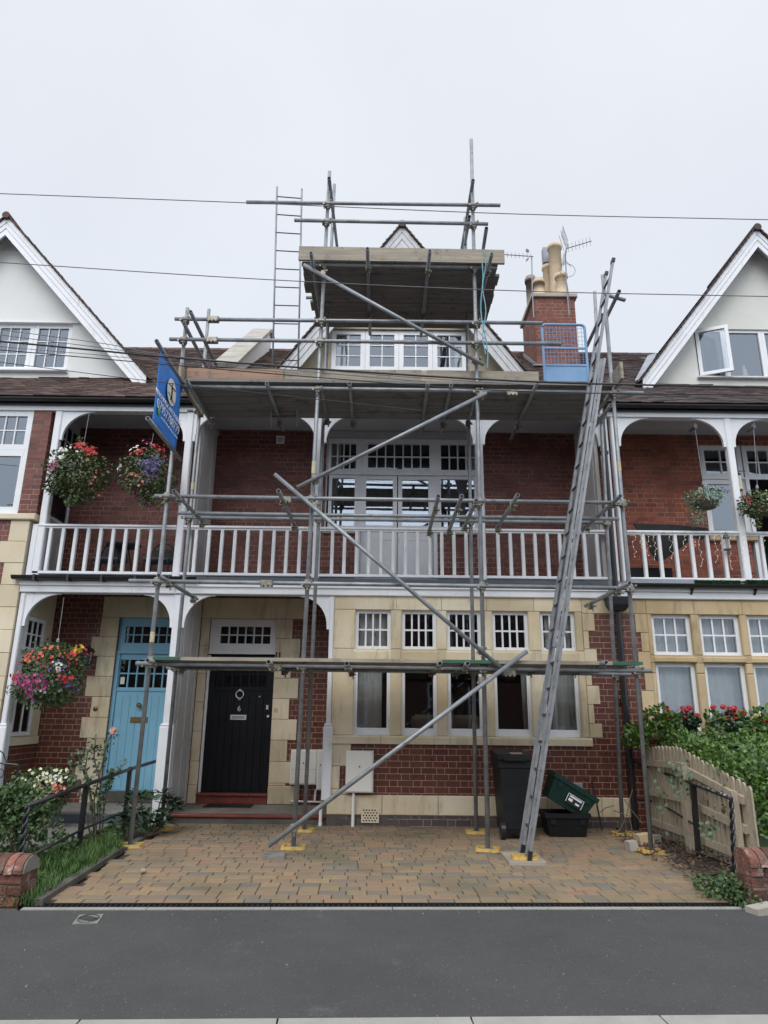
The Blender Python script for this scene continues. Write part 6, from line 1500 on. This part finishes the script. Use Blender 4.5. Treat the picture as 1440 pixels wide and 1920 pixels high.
# iron gate at the left edge
GA = thing('iron_gate', 'black scrolled iron gate just showing at the left edge', 'gate', at(5, 1500, 7.9)); c = at(8, 1450, 7.9)
b = MB(); b.path([at(-30, 1428, 7.9), at(12, 1432, 7.9), at(34, 1434, 7.9)], .010, 6); b.path([at(34, 1434, 7.9), at(24, 1560, 7.9)], .010, 6); b.path([at(10, 1432, 7.9), at(0, 1560, 7.9)], .008, 6); b.path([at(-30, 1500, 7.9), at(28, 1502, 7.9)], .008, 6); b.build('gate_frame', M['black'], GA)
b = MB(); ring(b, (c.x - .05, 7.9, c.z), .045, .006); b.path([at(-4, 1405, 7.9), at(6, 1412, 7.9), at(12, 1430, 7.9)], .007, 6); b.build('scroll', M['black'], GA)
# low brick walls either side of the drive mouth
def pier(name, label, x0, x1, y0, y1, h, axis_end):
    T = thing(name, label, 'brick wall', ((x0 + x1) / 2, y0, ZP)); z = ZP - .02; row = 0; b = MB()
    while z < h - .02:
        x = x0 if axis_end < 0 else x1
        L_ = .215
        xs = []
        e = axis_end; pos = 0; tot = x1 - x0; k = 0
        while pos < tot - .02:
            w = min(L_ if (k or row % 2 == 0) else .105, tot - pos); a = (x1 - pos - w) if e > 0 else (x0 + pos); xs.append((a, a + w)); pos += w; k += 1
        for a, c in xs:
            j = random.uniform(-.006, .006); b.cbox(a + .004, c - .004, y0 + j, (y0 + y1) / 2 - .002, z + .004, z + .068, .006); b.cbox(a + .004, c - .004, (y0 + y1) / 2 + .002, y1, z + .004, z + .068, .002)
        z += .075; row += 1
    b.v = [(q[0] + random.uniform(-.004, .004), q[1] + random.uniform(-.005, .005), q[2] + random.uniform(-.003, .003)) for q in b.v]
    b.build('brickwork', M['brick_pier'], T); bm = MB(); bm.box(x0 + .012, x1 - .012, y0 + .012, y1 - .012, ZP - .05, z); bm.build('mortar', M['concrete'], T)
    b = MB(); r = (y1 - y0) / 2 + .02; yc_ = (y0 + y1) / 2; pos = 0; k = 0
    while pos < (x1 - x0):
        a = x1 - pos - .073 if axis_end > 0 else x0 + pos
        pts = [(yc_ - r * math.cos(R(t)), z + r * .85 * math.sin(R(t))) for t in range(0, 181, 15)]
        b.prismx(pts, a + .005, a + .066); pos += .073
    b.v = [(q[0] + random.uniform(-.005, .005), q[1] + random.uniform(-.006, .006), q[2] + random.uniform(-.004, .004)) for q in b.v]
    b.build('coping', M['brick_pier'], T); b = MB(); pts = [(yc_ - (r - .015) * math.cos(R(t)), z + (r - .015) * .85 * math.sin(R(t))) for t in range(0, 181, 15)]
    b.prismx(pts, x0 + .01, x1 + (.004 if axis_end > 0 else -.004)) ; b.build('coping_core', M['concrete'], T)
xe = U(44, 1660, 5.75); pier('brick_wall', 'low red brick garden wall with rounded coping at the left edge', xe - 1.6, xe, 5.72, 5.96, V(30, 1638, 5.75), 1)
xe = U(1404, 1650, 5.9); pier('brick_wall', 'low red brick garden wall with rounded coping at the right edge', xe, xe + 1.6, 5.86, 6.10, V(1420, 1622, 5.9), -1)
p = at(1405, 1690, 5.8); b = MB(); b.obox((p.x + .05, 5.72, ZP + .02), (1, .3, .1), (-.3, 1, 0), (0, 0, 1), .10, .06, .03); tag(b.build('stone_block', M['coping']), 'broken pale stone slab at the foot of the right brick wall', 'stone block')

# ------------------------------------------------------------------ right: iron railing, picket fence, hedge
RL = thing('iron_railing', 'flaking black iron railing in front of the wooden picket fence', 'railing', (3.1, 7.8, 0))
bs_ = [(1238, 1566), (1310, 1607), (1378, 1652)]; tp_ = [(1229, 1443), (1300, 1470), (1371, 1497)]; T3 = []
for (bx, by), (tx, ty) in zip(bs_, tp_):
    g = atZ(bx, by, -.03); t_ = at(tx, ty, g.y); t_.x = ratio(g.x, t_.x, 1); T3.append((g, t_))
wl = at(1178, 1423, 9.2); rail = [wl] + [t for _, t in T3]
b = MB(); b.path(rail, .019, 8); b.build('top_rail', M['black'], RL, True)
b = MB(); b.path([at(1192, 1499, 9.15), ratio(T3[0][0], T3[0][1], .5), ratio(T3[1][0], T3[1][1], .42)], .011, 8); b.build('lower_rail', M['black'], RL, True)
for i, (g, t_) in enumerate(T3):
    b = MB()
    if i < 2: b.bar(g, t_, .045, .045)
    else:
        for s in (0, math.pi): b.path([Vector((ratio(g.x, t_.x, k / 26) + .012 * math.cos(k * .9 + s), g.y + .012 * math.sin(k * .9 + s), ratio(g.z, t_.z, k / 26))) for k in range(27)], .012, 6)
    b.build('post', M['black'], RL)
fl_ = surf('flaked_metal_edge', (.02, .02, .02), (.4, .4, .38), 40, .6, lo=.5, hi=.6, bump=.3)
b = MB(); b.path([rail[2] + Vector((0, 0, .006)), rail[3] + Vector((0, 0, .006))], .017, 8); b.build('worn_rail_section', fl_, RL, True)
FA, FB = Vector((3.30, 9.15, 0)), atZ(1424, 1641, -.02)
FN = thing('picket_fence', 'weathered wooden picket fence with rounded tops beside the hedge', 'fence', (FB.x, FB.y, 0))
fd = (FB - FA); fd.z = 0; fl2 = fd.length; fd.normalize(); fn = Vector((-fd.y, fd.x, 0)) * -1
n = 25
def ftop(t): return ratio(.98, 1.02, t / .4) if t < .4 else ratio(1.02, .73, (t - .4) / .6)
for i in range(n):
    t = i / (n - 1); c = FA + fd * (fl2 * t); zt_ = ftop(t) + random.uniform(-.008, .008); w = .034
    pts = [(-w, -.03), (w, -.03), (w, zt_ - w)] + [(w * math.cos(R(a)), zt_ - w + w * math.sin(R(a))) for a in range(20, 180, 20)] + [(-w, zt_ - w)]
    b = MB(); m = len(pts); off = random.uniform(-.004, .004)
    vs = [c + fd * a + Vector((0, 0, z)) - fn * (.0 + off) for a, z in pts] + [c + fd * a + Vector((0, 0, z)) - fn * (.018 + off) for a, z in pts]
    b.add(vs, [tuple(range(m)), tuple(range(2 * m - 1, m - 1, -1))] + [(k, m + k, m + (k + 1) % m, (k + 1) % m) for k in range(m)]); b.build('picket', M['fence'], FN)
for (ta, tb_, k0_, k1_) in ((.03, .97, .80, .80), (.03, .97, .46, .46), (.03, .97, .12, .12)):
    b = MB(); a = FA + fd * fl2 * ta + fn * .022; c = FA + fd * fl2 * tb_ + fn * .022; mid = FA + fd * fl2 * .4 + fn * .022
    a.z = ftop(ta) * k0_; c.z = ftop(tb_) * k1_; mid.z = ftop(.4) * k0_; b.bar(mid, c, .04, .07); b.bar(a, mid - fd * .003, .04, .07); b.build('rail', M['fence'], FN)
for t in (.5, .93): c = FA + fd * fl2 * t + fn * .075; b = MB(); b.obox((c.x, c.y, ftop(t) * .42), fd, fn, (0, 0, 1), .045, .03, ftop(t) * .46); b.build('post', M['fence'], FN)
HD = thing('hedge', 'bright green leafy hedge rising behind the picket fence', 'hedge', (4.8, 8.4, 0))
def htop(x, y): return .98 + .12 * math.sin(x * 3.1 + y) + .07 * math.sin(x * 7 + 2) + (.04 if x > 3.9 else -.05) + (y - 8) * .12
b = MB(); nx, ny = 16, 8; vs = []; fs = []
for j in range(ny + 1):
    for i in range(nx + 1):
        x, y = ratio(3.52, 7.0, i / nx), ratio(7.35, 9.0, j / ny); e = (i in (0, nx)) or (j in (0, ny)); vs.append((x, y, (htop(x, y) - .16) if not e else .0))
for j in range(ny):
    for i in range(nx): a = j * (nx + 1) + i; fs.append((a, a + 1, a + nx + 2, a + nx + 1))
b.add(vs, fs); b.build('inner_growth', M['leaf'], HD)
b = MB()
for _ in range(17000):
    x = random.uniform(3.42, 6.2); y = random.uniform(7.2, 9.1); top_ = htop(x, y); r_ = random.random()
    if r_ < .5: p = Vector((x, y, top_ - abs(random.gauss(0, .07)))); nr = Vector((0, -.4, 1))
    elif r_ < .85: p = Vector((x, 7.25 + random.gauss(0, .06) + .08 * math.sin(x * 5), random.uniform(.25, top_))); nr = Vector((0, -1, .5))
    else: p = Vector((3.46 + random.gauss(0, .04), y, random.uniform(.3, top_))); nr = Vector((-1, 0, .4))
    d = nr * .5 + rv() * .9 + Vector((0, 0, .3)); s = random.uniform(.65, 1.2); leaf(b, p, d, (nr + rv() * .6).normalized(), .050 * s, .0165 * s)
for (x, y, Y) in ((1222, 1350, 8.9), (1238, 1338, 8.9), (1212, 1372, 8.9), (1255, 1352, 8.8), (1200, 1385, 8.9), (1186, 1390, 8.95), (1190, 1372, 8.9), (1340, 1352, 8.7), (1405, 1352, 8.6), (1432, 1345, 8.6)):
    cloud(b, at(x, y, Y), (.13, .10, .11), 130, .055, .018, x, .3, -.4)
b.build('foliage', M['leaf_hedge'], HD)
IV = thing('climbing_weed', 'trailing green climber growing through the railing and pickets', 'climbing plant', at(1250, 1500, 8.0)); b = MB(); bs = MB()
for pts in ([(1240, 1560, 8.0), (1244, 1500, 8.0), (1236, 1450, 8.0), (1250, 1425, 8.0)], [(1262, 1490, 7.8), (1268, 1455, 7.8), (1272, 1425, 7.9)], [(1285, 1500, 7.6), (1282, 1470, 7.6), (1290, 1450, 7.6)], [(1322, 1560, 7.1), (1330, 1548, 7.1), (1336, 1560, 7.1)]):
    P = [at(*q) for q in pts]; bs.path(P, .004, 4)
    for _ in range(16): k = random.randrange(len(P) - 1); p = P[k].lerp(P[k + 1], random.random()) + rv() * .05; leaf(b, p, rv(), Vector((-.4, -1, .5)), .05, .018)
b.build('foliage', M['leaf_rose'], IV); bs.build('stems', M['stem'], IV)
for k, (l, r, lab) in enumerate(((1244, 1312, 'red geraniums on the sill of the ochre bay nearest the downpipe'), (1334, 1402, 'red geraniums on the ochre bay sill, in the middle of the hedge'), (1424, 1480, 'red geraniums at the right edge of the photo above the hedge'))):
    G_ = thing('geranium_box', lab, 'geraniums', at((l + r) / 2, 1365, YF - .25), 'red geraniums on the right window sill'); sc = 1 / 135
    y0 = YF - .22; b = MB(); c = at((l + r) / 2, 1356 + (8 if k == 2 else 0), y0); cloud(b, c, (.26, .13, .13), 520, .05, .024, k, .2, .1); b.build('foliage', M['leaf_ger'], G_)
    b = MB(); b.cbox(c.x - .24, c.x + .24, y0 - .07, y0 + .09, c.z - .28, c.z - .10, .01); b.build('trough', M['pot_dk'], G_)
    b = MB(); hd = [[(1249, 1327), (1254, 1335), (1280, 1328), (1287, 1333), (1293, 1327), (1308, 1341), (1250, 1350), (1284, 1346)], [(1338, 1326), (1356, 1325), (1368, 1328), (1377, 1327), (1377, 1336), (1392, 1335), (1362, 1346), (1379, 1348), (1396, 1338)], [(1430, 1352), (1438, 1350), (1450, 1345), (1462, 1352)]][k]
    for (x, y) in hd:
        q = at(x, y, y0 - .08)
        for _ in range(22): v = rv(); flower(b, q + Vector((v.x, v.y, v.z * .7)) * .032, v + Vector((0, -.4, .3)), .016)
    b.build('flowers', M['fl_red'], G_)

# ------------------------------------------------------------------ balcony things
CT = thing('bistro_table', 'small dark round table on the left balcony behind the balusters', 'table', (at(232, 1020, 9.8).x, 9.8, ZDECK))
c = CT.location.copy(); zt_ = V(232, 1022, 9.8); b = MB(); b.lathe((c.x, 9.8, zt_), [(.24, -.02), (.25, 0), (.24, .012), (0, .012)], 24); b.build('table_top', M['slate'], CT)
for a in (.5, 2.6, 4.7): b = MB(); b.tube((c.x + .06 * math.cos(a), 9.8 + .06 * math.sin(a), zt_ - .02), (c.x + .2 * math.cos(a), 9.8 + .2 * math.sin(a), ZDECK), .011, 8); b.build('leg', M['black'], CT)
for (px, lab) in ((300, 'dark curved garden chair near the balcony post'), (205, 'dark garden chair left of the small balcony table')):
    cx_ = at(px, 1040, 9.75).x; CH = thing('garden_chair', lab, 'chair', (cx_, 9.75, ZDECK), 'dark garden chairs on the left balcony')
    zs_ = ZDECK + .32; b = MB(); b.cbox(cx_ - .19, cx_ + .19, 9.58, 9.93, zs_ - .02, zs_ + .015, .01); b.build('seat', M['slate'], CH)
    for sx in (-1, 1):
        for sy in (9.6, 9.91): b = MB(); b.tube((cx_ + sx * .17, sy, zs_ - .02), (cx_ + sx * .19, sy, ZDECK), .012, 8); b.build('leg', M['black'], CH)
    b = MB(); b.path([(cx_ + .2 * math.cos(R(a)), 9.93 - .02, zs_ + .30 * math.sin(R(a))) for a in range(0, 181, 15)], .013, 8); b.box(cx_ - .15, cx_ + .15, 9.90, 9.915, zs_ + .08, zs_ + .2); b.build('backrest', M['black'], CH)
b = MB(); pts = [(1187, 982), (1262, 984), (1325, 990), (1334, 1004), (1316, 1012), (1300, 1008), (1284, 1022), (1262, 1038), (1240, 1054), (1230, 1051), (1219, 1034), (1211, 1005), (1196, 995)]
P = [at(x, y, 9.62) for x, y in pts]; b.prism([(p.x, p.z) for p in P][::-1], 9.61, 9.63); tag(b.build('draped_cloth', M['cloth_black']), 'black cloth draped in points behind the right balcony railing', 'cloth')
b = MB(); a, c = at(1170, 1076, 10.1), at(1252, 1078, 10.1); b.cbox(a.x, c.x, 9.9, 10.2, ZDECK, a.z + .06, .02); tag(b.build('storage_box', M['darkplast']), 'low black box on the right balcony floor', 'box')
SL = thing('string_lights', 'warm white fairy lights hanging from the right balcony rail', 'string lights', (at(1290, 1000, YF).x, YF - .06, ZRT))
b = MB(); ys = YF - .05; bulbs = []; x = 1188
top_pts = []
for i in range(40):
    px = ratio(1176, 1440, i / 39); top_pts.append(at(px, 1001 + 4 * math.sin(i * 1.1), ys))
b.path(top_pts, .0022, 4)
for (px, ln) in ((1188, 42), (1214, 40), (1226, 48), (1256, 45), (1280, 30), (1312, 60), (1340, 52), (1366, 65), (1392, 45), (1200, 25), (1298, 26), (1352, 30), (1430, 35)):
    pts = []; n = 9
    for k in range(n + 1): pts.append(at(px + random.uniform(-4, 4) * (k > 0) + k * .4, 1002 + ln * k / n, ys - .01)); 
    b.path(pts, .0020, 4); bulbs += [p for p in pts[1::2]]
b.build('wire', M['cream_pl'], SL)
pb = None
for p in bulbs[:64]:
    if pb is None: m_ = MB(); m_.lathe((0, 0, 0), [(0, -.005), (.0045, -.002), (.0045, .003), (0, .006)], 8); o = m_.build('bulb', M['bulb'], SL); pb = o
    else: o = pb.copy(); S.collection.objects.link(o); o.parent = SL
    o.location = p - Vector(SL.location) + Vector((0, -.006, 0))
FE = thing('hanging_lantern', 'small green topped glass lantern hanging from the right balcony rail', 'lantern', at(1361, 1020, YF - .1)); p = at(1361, 1006, YF - .1)
b = MB(); b.lathe(p, [(.045, -.03), (.045, -.02), (.03, .02), (.01, .03), (.006, .06), (0, .06)], 14); b.lathe((p.x, p.y, p.z - .19), [(.05, 0), (.05, .015), (0, .015)], 14); b.build('cap', M['slate'], FE)
b = MB()
for i in range(10): a = i * .628; b.tube((p.x + .036 * math.cos(a), p.y + .036 * math.sin(a), p.z - .18), (p.x + .036 * math.cos(a), p.y + .036 * math.sin(a), p.z - .02), .003, 4)
b.build('glass', M['chrome'], FE)
FD = thing('tube_feeder', 'cream tube feeder with black ends hanging beside the right balcony post', 'feeder', at(1387, 905, YF + .3)); p = at(1387, 904, YF + .3)
b = MB(); b.tube((p.x, p.y, p.z - .11), (p.x, p.y, p.z + .10), .024, 12); b.build('tube', M['fl_cream'], FD)
b = MB(); b.tube((p.x, p.y, p.z + .10), (p.x, p.y, p.z + .13), .028, 12); b.tube((p.x, p.y, p.z - .14), (p.x, p.y, p.z - .11), .028, 12, r2=.028); b.path([(p.x, p.y, p.z + .13), (p.x, p.y, p.z + .17), (p.x + .12, p.y + .02, p.z + .18)], .006, 5); b.build('end_cap', M['black'], FD)
for (l, r, lab) in ((1304, 1390, 'strip of artificial grass on the right balcony edge, left of the post'), (1402, 1470, 'strip of artificial grass on the right balcony edge, right of the post')):
    a, c = at(l, 1097, YF - .12), at(r, 1098, YF - .12); z0, z1 = a.z - .02, V(l, 1087, YF - .12); b = MB(); b.box(a.x, c.x, YF - .11, YF - .04, z0, z1)
    for _ in range(900): x, z = random.uniform(a.x, c.x), random.uniform(z0, z1); b.add([(x - .003, YF - .11, z), (x + .003, YF - .11, z), (x + random.uniform(-.008, .008), YF - .135, z + random.uniform(-.01, .015))], [(0, 1, 2)])
    tag(b.build('artificial_grass', M['astro']), lab, 'artificial grass', 'artificial grass strips')
# wind chime on the left balcony
p = at(186, 1003, 10.2); b = MB(); b.path([at(186, 998, 10.2), at(186, 1012, 10.2)], .004); b.lathe(p, [(0, -.02), (.02, 0), (0, .02)], 8); b.lathe(at(186, 1011, 10.2), [(0, -.02), (.022, 0), (0, .02)], 8); tag(b.build('wall_ornament', M['chrome']), 'small silver ornament on the brick behind the left balusters', 'ornament')
p = at(525, 838, 9.2)

# ------------------------------------------------------------------ aerials
def yagi(label, mast, boom0, boom1, Y, elems, h0=.17):
    T = thing('television_aerial', label, 'aerial', at(*mast[0], Y)); b = MB(); b.path([at(x, y, Y) for x, y in mast], .012, 6); b.build('mast', M['lead'], T)
    a, c = at(*boom0, Y), at(*boom1, Y - .0); b = MB(); b.tube(a, c, .009, 6)
    for i in range(elems): q = a.lerp(c, (i + .6) / elems); b.tube(q + Vector((0, 0, -h0 * .5)), q + Vector((0, 0, h0 * .5)), .004, 4)
    b.build('boom', M['wire_g'], T); return T, a, c
T, a, c = yagi('left aerial on a tall mast above the chimney corner pointing left', [(1001, 596), (998, 545), (997, 482)], (1000, 481), (941, 477), 11.85, 8, .13)
b = MB()
for s in (-1, 1): b.obox(at(989, 478 + s * 8, 11.85), (1, 0, s * .9), (0, 1, 0), (-s * .9, 0, 1), .035, .05, .004)
b.build('reflector', M['chrome'], T)
T, a, c = yagi('right aerial with a large grid reflector on the chimney pointing right', [(1067, 590), (1062, 530), (1060, 470)], (1062, 466), (1109, 452), 11.8, 7, .2)
b = MB(); q = at(1063, 463, 11.8)
for s in (-1, 1):
    for k in range(7): z = q.z + s * (.05 + k * .05); x = q.x + s * .02 * k * 0 - .02 - .012 * k; b.tube((x - .0, 11.65, z), (x + .04, 11.95, z + .0), .004, 4)
    for yy in (11.65, 11.8, 11.95): b.tube((q.x - .02, yy, q.z + s * .03), (q.x - .10, yy, q.z + s * .38), .005, 4)
b.build('reflector', M['wire_g'], T)
b = MB(); cc = at(1064, 507, 11.7); ring(b, (cc.x, 11.7, cc.z), .15, .005, 24); b.path([at(1052, 497, 11.7), at(1062, 490, 11.7), at(1070, 500, 11.7)], .006, 5); b.path([at(1062, 530, 11.7), at(1069, 570, 11.7), at(1068, 598, 11.7)], .006, 5); b.build('coiled_cable', M['wire_g'], T)
# overhead cables
def cable(label, pts, Y, r, m='wire', ext=True):
    P = [at(x, y, Y) for x, y in pts]
    if ext: P = [P[0] + (P[0] - P[1]) * 1.5] + P + [P[-1] + (P[-1] - P[-2]) * 1.5]
    # smooth subdivision
    Q = []
    for i in range(len(P) - 1):
        p0, p1, p2, p3 = P[max(i - 1, 0)], P[i], P[i + 1], P[min(i + 2, len(P) - 1)]
        for k in range(6):
            t = k / 6; Q.append(.5 * ((2 * p1) + (p2 - p0) * t + (2 * p0 - 5 * p1 + 4 * p2 - p3) * t * t + (3 * p1 - p0 - 3 * p2 + p3) * t ** 3))
    Q.append(P[-1]); b = MB(); b.path(Q, r, 6); tag(b.build('overhead_cable', M[m]), label, 'cable', 'cables crossing in front of the houses')
cable('topmost thin grey cable crossing the sky above the scaffold', [(0, 363), (480, 381), (960, 401), (1440, 412)], 6.0, .0045, 'wire_g')
cable('thin grey cable crossing behind the top lift at chimney height', [(0, 492), (480, 523), (960, 545), (1440, 556)], 6.0, .0045, 'wire_g')
cable('thick black cable sagging across the middle lift of the scaffold', [(0, 640), (440, 680), (960, 714), (1440, 727)], 6.0, .009)
cable('second black cable just below the thick one crossing the banner', [(0, 656), (330, 685), (600, 708), (960, 733), (1440, 742)], 6.0, .005)
cable('thin upper cable crossing the left gable window', [(0, 618), (200, 645), (330, 668), (700, 702), (1000, 722)], 6.0, .0035, 'wire_g', False)
cable('thin cable crossing the left gable window above the thick black one', [(0, 628), (230, 657), (440, 684), (800, 716)], 6.0, .0035, 'wire_g', False)
cable('faint cable between the thick cable and the gable window sill', [(0, 650), (200, 667), (330, 680), (560, 700)], 6.0, .003, 'wire_g', False)
cable('lowest thin cable sloping from the left gable down under the middle lift', [(0, 679), (270, 713), (560, 745), (790, 770)], 6.0, .0035, 'wire', False)
